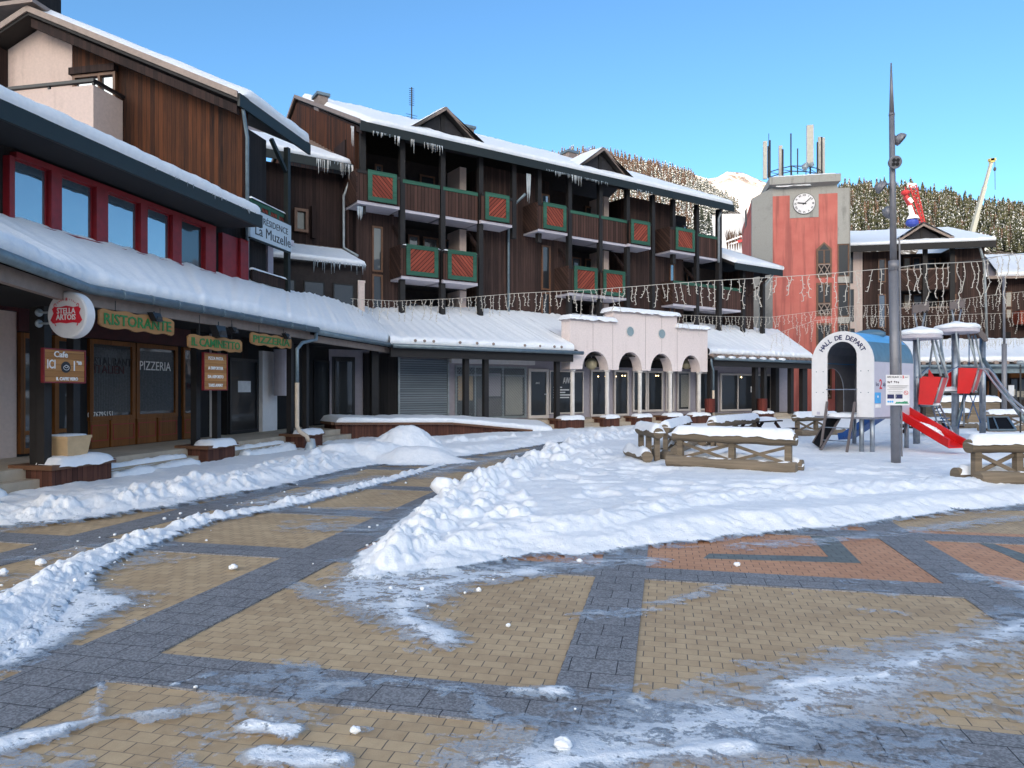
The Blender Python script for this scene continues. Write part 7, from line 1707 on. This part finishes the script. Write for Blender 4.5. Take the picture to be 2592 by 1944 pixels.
for P_, mt in [([(2329.5, 953), (2382, 954), (2361, 1025), (2325, 1024)], 'play_red'), ([(2427, 931), (2474, 932), (2455, 996), (2424, 996)], 'play_red')]:
    d_ = 18.1 if P_[0][0] < 2400 else 20.2
    quadW(.03, pt, 'red_panel', mt, [PW(a, c_, d_) for a, c_ in P_], fr=W)
for P_ in [[(2386, 956, 18.1), (2399, 957, 18.6), (2379, 1020, 18.6), (2366, 1019, 18.1)], [(2478, 933, 20.2), (2488, 935, 20.7), (2470, 994, 20.7), (2460, 993, 20.2)], [(2398, 948, 20.8), (2412, 938, 20.8), (2414, 985, 20.8), (2397, 985, 20.8)], [(2352, 935, 19.6), (2364, 952, 19.6), (2366, 962, 19.6), (2350, 962, 19.6)]]:
    quadW(.03, pt, 'red_panel', 'play_red', [PW(*p) for p in P_], fr=W)
    if P_[0][0] in (2386, 2478):
        for i_, j_ in ((0, 3), (1, 2)): tubeW(pt, [PW(*P_[i_]), PW(*P_[j_])], .022, 'zinc_light', 'panel_edge')
for (pa, pb2, d_) in [((2326, 1026), (2378, 1026), 18.5), ((2380, 990), (2470, 998), 20.6)]:
    a3, b3 = PW(*pa, d_), PW(*pb2, d_); b = MB(); b.box(a3.x, b3.x, d_ - .1, d_ + .8, a3.z - .04, a3.z); o = pt.part('deck', b, 'zinc')
    b = MB(); b.snowcap(a3.x + .05, b3.x, d_ - .05, d_ + .75, a3.z, .12); pt.part('deck_snow', b, 'snow', parent=o, smooth=True)
# ladder of the first tower, ropes, net
for A_, B_ in [((2360, 1028, 18.2), (2375, 1080, 17.6)), ((2378, 1026, 18.2), (2416, 1103, 17.2))]: tubeW(pt, [PW(*A_), PW(*B_)], .022, 'steel', 'ladder_rail')
for u in (.25, .5, .75): tubeW(pt, [PW(2360, 1028, 18.2).lerp(PW(2375, 1080, 17.6), u), PW(2378, 1026, 18.2).lerp(PW(2416, 1103, 17.2), u * .8)], .012, 'steel', 'rung')
for A_, B_ in [((2369, 1030, 18.3), (2402, 1092, 18.3)), ((2455, 1000, 20.6), (2482, 1070, 20.0)), ((2470, 1000, 20.6), (2450, 1060, 20.2)), ((2448, 990, 20.6), (2425, 1085, 20.4)), ((2453, 842, 20.6), (2453, 925, 20.6)), ((2320, 955, 18.5), (2350, 930, 19.2)), ((2390, 945, 18.8), (2425, 928, 20.0)), ((2380, 1060, 18.3), (2404, 1058, 18.3))]: tubeW(pt, [PW(*A_), PW(*B_)], .015, 'rope_blue', 'rope', n=5)
for dx in (0, 14):
    P = [PW(2474 + dx, 933, 20.2), PW(2488 + dx, 934, 20.1), PW(2498 + dx, 944, 19.9), PW(2520 + dx, 974, 19.3), PW(2552 + dx, 1012, 18.6), PW(2592 + dx, 1046, 18.0), PW(2640 + dx, 1075, 17.4)]
    tubeW(pt, P, .028, 'chrome', 'slide_rail')
tubeW(pt, [PW(2488, 908, 20.6), PW(2534, 978, 19.9), PW(2600, 1075, 18.8)], .055, 'zinc', 'diagonal_tube', n=12)
tubeW(pt, [PW(2442, 998, 20.7), PW(2422, 1078, 20.5)], .04, 'zinc', 'diagonal_tube')
tubeW(pt, [PW(2440, 996, 20.4), PW(2440, 1078, 20.4)], .022, 'steel', 'fire_pole')
for A_, B_ in [((2472, 840, 20.8), (2490, 862, 20.8))]: tubeW(pt, [PW(*A_), PW(*B_)], .03, 'slat_grey', 'crest_strut')
b = MB(); pts = [PW(a, c_, 20.6) for a, c_ in [(2474, 826), (2480, 832), (2487, 838), (2496, 846), (2502, 862), (2494, 866), (2486, 858), (2478, 848), (2472, 838)]]; b.prism(pts, (0, .04, 0)); pt.part('crest_plate', b, 'slat_grey')
t = T('climbing_board', 'black sloping climbing board in a steel frame right of the play towers', 'climbing board', W, tuple(PW(2535, 1087, 20.0)))
P = [PW(2499, 1056, 20.6), PW(2550, 1056, 20.6), PW(2571, 1088, 19.4), PW(2503, 1088, 19.4)]
quadW(.04, t, 'board', 'rubber', P, fr=W)
b = MB()
for i in range(4): b.beam(P[i], P[(i + 1) % 4], .05, .05)
b.beam(P[0].lerp(P[1], .3), P[3].lerp(P[2], .35), .03, .06); t.part('frame', b, 'zinc')

# ================================================================== log benches
def bench(label, pA, dA, pB, dB, ztop=.73, braces=True, two=True, posts=3, zg=.16, seed=0, name='log_bench'):
    A, B = Vector(((pA - CX) / FOC * dA, dA, 0)), Vector(((pB - CX) / FOC * dB, dB, 0)); L_ = (B - A).length; ang = math.degrees(math.atan2(B.y - A.y, B.x - A.x))
    fr = Fr(ang); o2 = fr.loc(A.x, A.y); x0, y0 = o2; t = T(name, label, 'bench', fr, (x0, y0, 0), group='rustic log benches in the snow')
    b_ = MB(); n = 10; b_.tube([(x0 + L_ * i / n, y0 + .01 * math.sin(i), ztop + .006 * math.sin(i * 2.1)) for i in range(n + 1)], [.108 + .005 * math.sin(i * 1.7) for i in range(n + 1)], 14); t.part('top_log', b_, 'log_wood', smooth=False)
    for k in range(2 if two else 1):
        yy_ = y0 + (-.24, .24)[k]; b_ = MB(); b_.tube([(x0 - .03 + (L_ + .08) * i / n, yy_, zg + .10) for i in range(n + 1)], [.108 + .006 * math.sin(i * 1.3 + k) for i in range(n + 1)], 14); t.part('ground_log', b_, 'log_wood')
    xs_ = [x0 + .14 + (L_ - .28) * i / (posts - 1) for i in range(posts)]
    for x_ in xs_: b_ = MB(); b_.box(x_ - .055, x_ + .055, y0 - .05, y0 + .05, .0, ztop - .06); t.part('post', b_, 'log_wood')
    if braces:
        for xa, xb in zip(xs_, xs_[1:]):
            b_ = MB(); b_.beam((xa + .05, y0 - .02, ztop - .14), (xb - .05, y0 - .02, zg + .16), .03, .055); t.part('brace', b_, 'log_wood')
            b_ = MB(); b_.beam((xb - .05, y0 + .02, ztop - .14), (xa + .05, y0 + .02, zg + .16), .03, .055); t.part('brace', b_, 'log_wood')
    b_ = MB(); b_.snowcap(x0 + .02, x0 + L_ - .02, y0 - .105, y0 + .115, ztop + .075, .13, step=.06, seed=seed, bulge=.03, rag=.07); t.part('snow_cap', b_, 'snow', smooth=True)
    b_ = MB(); b_.snowcap(x0 + .3, x0 + L_, y0 - .30, y0 - .16, zg + .165, .045, step=.07, seed=seed + 4, bulge=.0, rag=.8); b_.snowcap(x0, x0 + L_ + .05, y0 + .14, y0 + .34, zg + .15, .12, step=.08, seed=seed + 5, bulge=.02, rag=.5); t.part('log_snow', b_, 'snow', smooth=True)
    return t
bench('long log bench with crossed braces, nearest to the big snow bank', 1705, 13.35, 2017, 12.05, seed=1)
bench('short log bench seen end on, left of the long braced bench', 1668, 13.9, 1618, 15.3, posts=3, braces=False, seed=2)
bench('snow loaded log bench just behind the short bench seen end on', 1682, 15.4, 1740, 18.6, seed=3)
bench('log bench in front of the right end of the arcade, beside the brown picnic table', 1800, 17.9, 1914, 20.6, seed=4)
bench('log bench half hidden behind the left edge of the white play hut', 2010, 21.6, 2118, 22.4, seed=5)
bench('log bench cut off by the right edge of the picture', 2450, 10.75, 2700, 10.9, seed=6)
bench('far log bench between the two red panelled play towers', 2370, 25.4, 2452, 26.2, braces=False, seed=7)
bench('far log bench behind the black climbing board at the right edge', 2498, 24.2, 2610, 25.0, seed=8)
def picnic(label, pA, dA, pB, dB, z=.72):
    A, B = Vector(((pA - CX) / FOC * dA, dA, 0)), Vector(((pB - CX) / FOC * dB, dB, 0)); L_ = (B - A).length; fr = Fr(math.degrees(math.atan2(B.y - A.y, B.x - A.x))); x0, y0 = fr.loc(A.x, A.y)
    t = T('picnic_table', label, 'picnic table', fr, (x0, y0, 0), group='brown picnic tables'); b_ = MB()
    for k in range(4): b_.box(x0, x0 + L_, y0 - .32 + k * .165, y0 - .17 + k * .165, z - .04, z)
    t.part('table_top', b_, 'dark_planks')
    b_ = MB(); b_.box(x0, x0 + L_, y0 - .8, y0 - .55, .42, .46); t.part('seat', b_, 'dark_planks'); b_ = MB(); b_.box(x0, x0 + L_, y0 + .55, y0 + .8, .42, .46); t.part('seat', b_, 'dark_planks')
    for x_ in (x0 + .25, x0 + L_ - .25):
        b_ = MB(); b_.beam((x_, y0 - .2, z - .06), (x_, y0 - .65, .05), .08, .05, (1, 0, 0)); b_.beam((x_, y0 + .2, z - .06), (x_, y0 + .65, .05), .08, .05, (1, 0, 0)); b_.box(x_ - .025, x_ + .025, y0 - .78, y0 + .78, .35, .42); t.part('trestle', b_, 'dark_planks')
    b_ = MB(); b_.snowcap(x0 + .05, x0 + L_ * .9, y0 - .28, y0 + .28, z, .10, step=.1); t.part('snow_cap', b_, 'snow', smooth=True)
picnic('brown picnic table behind the log bench in front of the arcade', 1889, 20.6, 1957, 21.6, .68)
picnic('dark picnic table half hidden behind the red slide', 2300, 22.5, 2388, 22.8, .62)

# slim poles at the right
for px, py, d_, r_, lb in [(2542, 870, 26.0, .055, 'slim grey pole rising behind the curved steel slide')]:
    p = PW(px, py, d_); t = T('slim_pole', lb, 'pole', W, (p.x, p.y, 0)); b = MB(); b.tube([(p.x, p.y, 0), (p.x, p.y, p.z)], r_ * 1.6, 10); b.tube([(p.x, p.y, p.z), (p.x - .02, p.y, PW(px, 700, d_).z)], r_ * .8, 10); t.part('pole', b, 'metal_pole', smooth=True)
    b = MB(); a3 = PW(2549, 1000, d_); b.box(a3.x, a3.x + .2, p.y - .1, p.y - .05, PW(px, 1003, d_).z, PW(px, 975, d_).z); t.part('plate', b, 'notice_white')
p = PW(2583, 918, 19); t = T('slim_lantern', 'thin black stake with a small lamp head at the right edge', 'lamp', W, (p.x, p.y, 0)); b = MB(); b.tube([(p.x, p.y, 0), tuple(p)], .02, 8); t.part('stake', b, 'cable_dark'); b = MB(); b.ball(tuple(p), .09, 10, (1, 1, .7)); t.part('lamp_head', b, 'zinc_light')

# ================================================================== light garlands
def garland(label, P, n, lmin, lmax, seed, r_=.008, bunch=0, wig=.06):
    P = [Vector(p) for p in P]; t = T('light_garland', label, 'light garland', W, tuple(P[0]), group='unlit light garlands strung over the square')
    b_ = MB(); b_.tube(P, r_ * .9, 5); t.part('cable', b_, 'cable_white')
    rr = random.Random(seed); L = [0]
    for a, c_ in zip(P, P[1:]): L.append(L[-1] + (c_ - a).length)
    def at(s_):
        k = 0
        while k < len(P) - 2 and s_ > L[k + 1]: k += 1
        return P[k].lerp(P[k + 1], (s_ - L[k]) / (L[k + 1] - L[k])), (P[k + 1] - P[k]).normalized()
    for i in range(n):
        s_ = L[-1] * (i + .3 + .5 * rr.random()) / n; p, d = at(s_); ln = lmin + (lmax - lmin) * rr.random() ** 1.3; m = MB(); m_ = max(4, int(ln / .09)); pts = [p.copy()]; q = p.copy(); dr = rr.uniform(-1, 1)
        for k in range(m_):
            q = q + Vector((0, 0, -ln / m_)) + d * (wig * (rr.random() - .5 + .35 * dr * math.sin(k * .9 + i))) + Vector((rr.uniform(-.02, .02), rr.uniform(-.03, .03), 0)); pts.append(q.copy())
        m.tube(pts, r_, 4)
        for k in range(1, len(pts)):
            for _ in range(1):
                sg = rr.choice((-1, 1)); m.tube([pts[k], pts[k] + d * sg * .045 + Vector((0, 0, rr.uniform(-.035, .02)))], r_ * .95, 4)
        t.part('light_strand', m, 'cable_white')
def cat(pts, sag=0.0): return pts
garland('long light garland from the white post of the lean-to across to the lamp pole', [PW(888, 756, 23.6), PW(1000, 762, 22.6), PW(1150, 756, 21.5), PW(1300, 743, 20.2), PW(1503, 733, 18.6), PW(1776, 712, 16.6), PW(2041, 697, 14.9), PW(2266, 678, 13.6)], 92, .28, .72, 11, .008)
garland('coarse light garland leaving the lamp pole towards the upper right edge', [PW(2270, 678, 13.6), PW(2338, 668, 14.0), PW(2420, 665, 14.4), PW(2490, 661, 14.8), PW(2530, 648, 15.0), PW(2640, 640, 15.6)], 22, .45, 1.05, 12, .008, wig=.1)
garland('dense light garland from the top of the white arcade to the red tower', [PW(1716, 797, 29.5), PW(1830, 801, 29.5), PW(1950, 803, 29.5), PW(2060, 789, 29), PW(2150, 775, 29), PW(2262, 770, 29), PW(2400, 762, 29), PW(2500, 748, 29), PW(2620, 735, 29)], 95, .30, .95, 13, .0072)
garland('lower light garland passing just above the play hut and the disc roofs', [PW(1950, 850, 31), PW(2060, 812, 31), PW(2180, 800, 31), PW(2300, 801, 31), PW(2400, 797, 31), PW(2540, 793, 31), PW(2640, 790, 31)], 60, .35, .95, 14, .0072)
garland('dense curtain of small lights along the far snowy gallery roof', [PW(2310, 862, 36), PW(2420, 858, 36), PW(2500, 860, 36), PW(2640, 856, 36)], 70, .25, .55, 15, .009)
t = T('stay_cable', 'thin dark stay cable running from the tower side to the upper right edge', 'cable', W, tuple(PW(2250, 690, 24))); b = MB(); b.tube([PW(2290, 675, 24), PW(2440, 662, 24), PW(2640, 632, 24)], .010, 5); t.part('cable', b, 'cable_dark')
# ================================================================== hills, mountain, woods
def hill(name, pxs, ysk, dr, d0, mat, z0=4.0, back=1.25, n=220, m=90, rough=6.0, seed=0, off=0.0, power=1.1):
    px = np.linspace(pxs[0], pxs[-1], n); ys = np.interp(px, pxs, ysk); drr = np.interp(px, pxs, dr) if isinstance(dr, (list, tuple)) else np.full(n, dr)
    zr = EYE + (CY - ys) * drr / FOC - off
    u = np.linspace(0, back, m)[None, :]; D = d0 + (drr[:, None] - d0) * u
    Z = z0 + (zr[:, None] - z0) * np.where(u <= 1, np.clip(u, 0, 1) ** power, 1 - (u - 1) * 1.2)
    K = ((px - CX) / FOC)[:, None] * np.ones_like(u); X = K * D
    nz = (fbm(X * .012, D * .012, 5, seed) - .5) * 2 * rough * np.clip(u * 3, 0, 1) * np.clip((1.0 - u) * 4 + .12, 0, 1); Z = Z + nz
    o = grid_mesh(name, X, D, Z, mat); return X, D, Z, px, u[0]
HL = hill('forest_hill', [700, 1100, 1330, 1400, 1450, 1520, 1600, 1700, 1745, 1800, 1850, 1882, 1893, 1905], [400, 392, 382, 384, 378, 376, 398, 420, 434, 466, 494, 520, 560, 640], 640, 230, 'wood_shade_floor', rough=4, seed=5, off=9)
HM = hill('snow_mountain', [1300, 1500, 1650, 1740, 1790, 1815, 1840, 1880, 1915, 1950, 2100, 2300, 2700], [470, 455, 445, 436, 452, 449, 434, 436, 452, 466, 500, 540, 560], 1450, 640, 'mountain_snow', z0=30, rough=9, seed=9, n=320, m=160)
HR = hill('wooded_hill', [1990, 2060, 2130, 2200, 2300, 2400, 2480, 2592, 2800, 3300], [560, 470, 462, 458, 466, 484, 505, 520, 560, 620], 620, 215, 'wood_shade_floor_low', rough=4, seed=15, off=9)
# unseen slope added behind the photographer to keep the square in shade
n = 90; ang = np.linspace(R(60), R(330), n); rad = np.linspace(350, 1300, 30)
A_, R_ = np.meshgrid(ang, rad); Hh = 228 * np.clip((R_ - 350) / 550, 0, 1) ** 1.15 + (fbm(A_ * 6, R_ * .006, 4, 33) - .42) * 26 * np.clip((R_ - 350) / 300, 0, 1)
Hh = Hh * (1 - .30 * np.clip((A_ - R(240)) / R(60), 0, 1) - .45 * np.clip((R(160) - A_) / R(70), 0, 1))
grid_mesh('rear_shade_hill', np.sin(A_) * R_, np.cos(A_) * R_, np.maximum(Hh, -1), 'snow_far')

TRW = 1
def tree_template(seed, tiers=6, sides=8, broad=.24, open_=0.0):
    rr = random.Random(seed); v = []; f = []
    for t_ in range(tiers):
        z0 = .10 + .84 * t_ / tiers; z1 = min(1.0, z0 + 1.35 / tiers); r_ = broad * (1 - z0) ** .85 + .015; o = len(v); v.append((0, 0, z1))
        for k in range(sides * 2):
            a = math.pi * k / sides + t_; q = r_ * (1 if k % 2 == 0 else .55) * rr.uniform(.75, 1.2); v.append((q * math.cos(a), q * math.sin(a), z0 - (.02 if k % 2 == 0 else -.03) + rr.uniform(-.012, .012)))
        for k in range(sides * 2): f.append((o, o + 1 + k, o + 1 + (k + 1) % (sides * 2)))
    return np.array(v), np.array(f)
def forest(name, H, sel, mat, hrange, spacing, seed, label, density=1.0, broad=.2, tiers=5, sides=4, cull=()):
    X, D, Z, px, u = H; rr = np.random.RandomState(seed); tm = [tree_template(seed * 10 + i, tiers, sides, broad) for i in range(5)]
    VV = []; FF = []; off = 0; kept = []
    dmin, dmax = D.min(), D.max(); d = D[:, :][D.shape[0] // 2]
    dd_ = 235.0
    ks0, ks1 = (px[0] - CX) / FOC, (px[-1] - CX) / FOC
    while dd_ < 665:
        xs = np.arange(ks0 * dd_, ks1 * dd_, spacing) + rr.uniform(-.5, .5) * spacing
        for x_ in xs:
            x2 = x_ + rr.uniform(-.45, .45) * spacing; d2 = dd_ + rr.uniform(-.45, .45) * spacing; p_ = CX + FOC * x2 / d2
            i = int((p_ - px[0]) / (px[-1] - px[0]) * (len(px) - 1))
            if i < 0 or i >= len(px): continue
            row = D[i]; 
            if d2 > row[(u <= 1.0).sum() - 1] + 4 or d2 < row[0]: continue
            z_ = float(np.interp(d2, row, Z[i])); py_ = CY - (z_ - EYE) * FOC / d2
            if not sel(p_, py_, d2, rr): continue
            kept.append((x2, d2, z_, hrange[0] + (hrange[1] - hrange[0]) * rr.rand() ** 1.4, rr.uniform(0, 6.28), rr.randint(5)))
        dd_ += spacing * (1.0 if dd_ < 500 else 1.0)
    for (x2, d2, z_, h_, a, ti) in kept:
        v, f = tm[ti]; c, s_ = math.cos(a), math.sin(a); w_ = h_ * rr.uniform(.8, 1.2)
        q = np.stack([x2 + (v[:, 0] * c - v[:, 1] * s_) * w_, d2 + (v[:, 0] * s_ + v[:, 1] * c) * w_, z_ - .5 + v[:, 2] * h_], -1); VV.append(q); FF.append(f + off); off += len(v)
    V = np.concatenate(VV); F_ = np.concatenate(FF); me = bpy.data.meshes.new(name)
    me.vertices.add(len(V)); me.vertices.foreach_set('co', V.astype(np.float32).ravel()); me.loops.add(F_.size); me.loops.foreach_set('vertex_index', F_.astype(np.int32).ravel())
    me.polygons.add(len(F_)); me.polygons.foreach_set('loop_start', np.arange(0, F_.size, 3, dtype=np.int32)); me.materials.append(MATS[mat]); me.update(calc_edges=True)
    o = bpy.data.objects.new(name, me); COL.objects.link(o); o['kind'] = 'stuff'; o['label'] = label; o['category'] = 'wood'
    print(name, len(kept)); return kept
edge = lambda p: np.interp(p, [1700, 1760, 1830, 1870, 1890], [999, 999, 610, 545, 400])
lim = lambda p, y: (p < 1875 and not (p > 1800 and y > np.interp(p, [1800, 1840, 1875], [545, 540, 530])))
rnd_l = lambda p, y, d, rr: 1180 < p < 1886 and lim(p, y) and rr.rand() < .80 * (1 if y < 470 else .45) and d > 430
forest('larch_wood', HL, lambda p, y, d, rr: 1330 < p < 1760 and rr.rand() < (.95 if y < 475 else .6) and d > 360 and not (p < 1395 and y < 392), 'larch_needles', (7, 15), 3.0, 3, 'rust brown larch wood covering the ridge behind the chalet roof', tiers=6, broad=.155)
forest('spruce_wood', HL, lambda p, y, d, rr: p > 1400 and p < 1884 and lim(p, y) and rr.rand() < ((.18 if y < 440 else .6) if p < 1680 else .95) and d > 280, 'snowy_needles', (8, 14), 3.3, 4, 'snow dusted spruces on the lower flank of the ridge left of the tower', tiers=5, broad=.215)
forest('mixed_wood', HR, lambda p, y, d, rr: p > 2040 and rr.rand() < .62 and y < 640 + (p - 2500) * .05, 'spruce_needles', (7, 17), 3.7, 6, 'dense dark evergreen wood covering the hill behind the right chalet', tiers=5, broad=.215)
forest('larch_scatter', HR, lambda p, y, d, rr: p > 2040 and rr.rand() < .26 and y < 640, 'larch_needles', (7, 16), 4.4, 7, 'brown leafless larches mixed into the wood behind the right chalet', tiers=6, broad=.155)
forest('snowy_spruce_wood', HR, lambda p, y, d, rr: p > 2040 and rr.rand() < (.22 if y > 520 else .05) and y < 640, 'snowy_needles', (8, 14), 5.6, 8, 'snow laden spruces scattered through the wood behind the right chalet', tiers=5, broad=.21)
# single snowy spruces seen past the end balcony
def big_tree(px, py, d, h, seed, label):
    v, f = tree_template(seed, 11, 9, .22); p = PW(px, py, d)
    t = T('spruce_tree', label, 'tree', W, tuple(p), group='snowy spruces behind the end of the long chalet')
    b = MB(); b.add([(p.x + a * h, p.y + c * h, p.z + z_ * h) for a, c, z_ in v.tolist()], [tuple(q) for q in f.tolist()]); t.part('crown', b, 'snowy_needles')
    b = MB(); b.tube([(p.x, p.y, p.z - 12), (p.x, p.y, p.z + .2 * h)], [.3, .2], 8); t.part('trunk', b, 'brown_frame')
for i, (px, py, d, h, lb) in enumerate([(1776, 600, 215, 9.5, 'snowy spruce filling the left of the opening above the end balcony'), (1793, 604, 210, 8.5, 'snowy spruce in the middle of the opening above the end balcony'), (1800, 615, 222, 6.5, 'smallest snowy spruce at the right of the opening above the end balcony')]): big_tree(px, py, d, h, 200 + i, lb)
# bare bushes beside the lift
rr_ = random.Random(6); BB = MB()
for i in range(9):
    p = PW(1842 + i * 6.2, 612 - (i % 3) * 2, 118 + (i % 3)); h = 1.4 + rr_.random() * 1.2; b = MB()
    for k in range(16):
        a = rr_.uniform(0, 6.28); q = p + Vector((math.cos(a) * h * .28, math.sin(a) * h * .2, h * rr_.uniform(.6, 1))); b.tube([p + Vector((0, 0, -1.5)), p.lerp(q, .5) + Vector((0, 0, .1)), q], [.05, .03, .008], 4)
    BB.v += b.v[:0]; BB.add(b.v, b.f)
solo('bare_scrub', BB, 'larch_needles', 'leafless brown scrub on the snow slope just left of the clock tower', 'scrub', kind='stuff')
print('objects', len(bpy.data.objects))
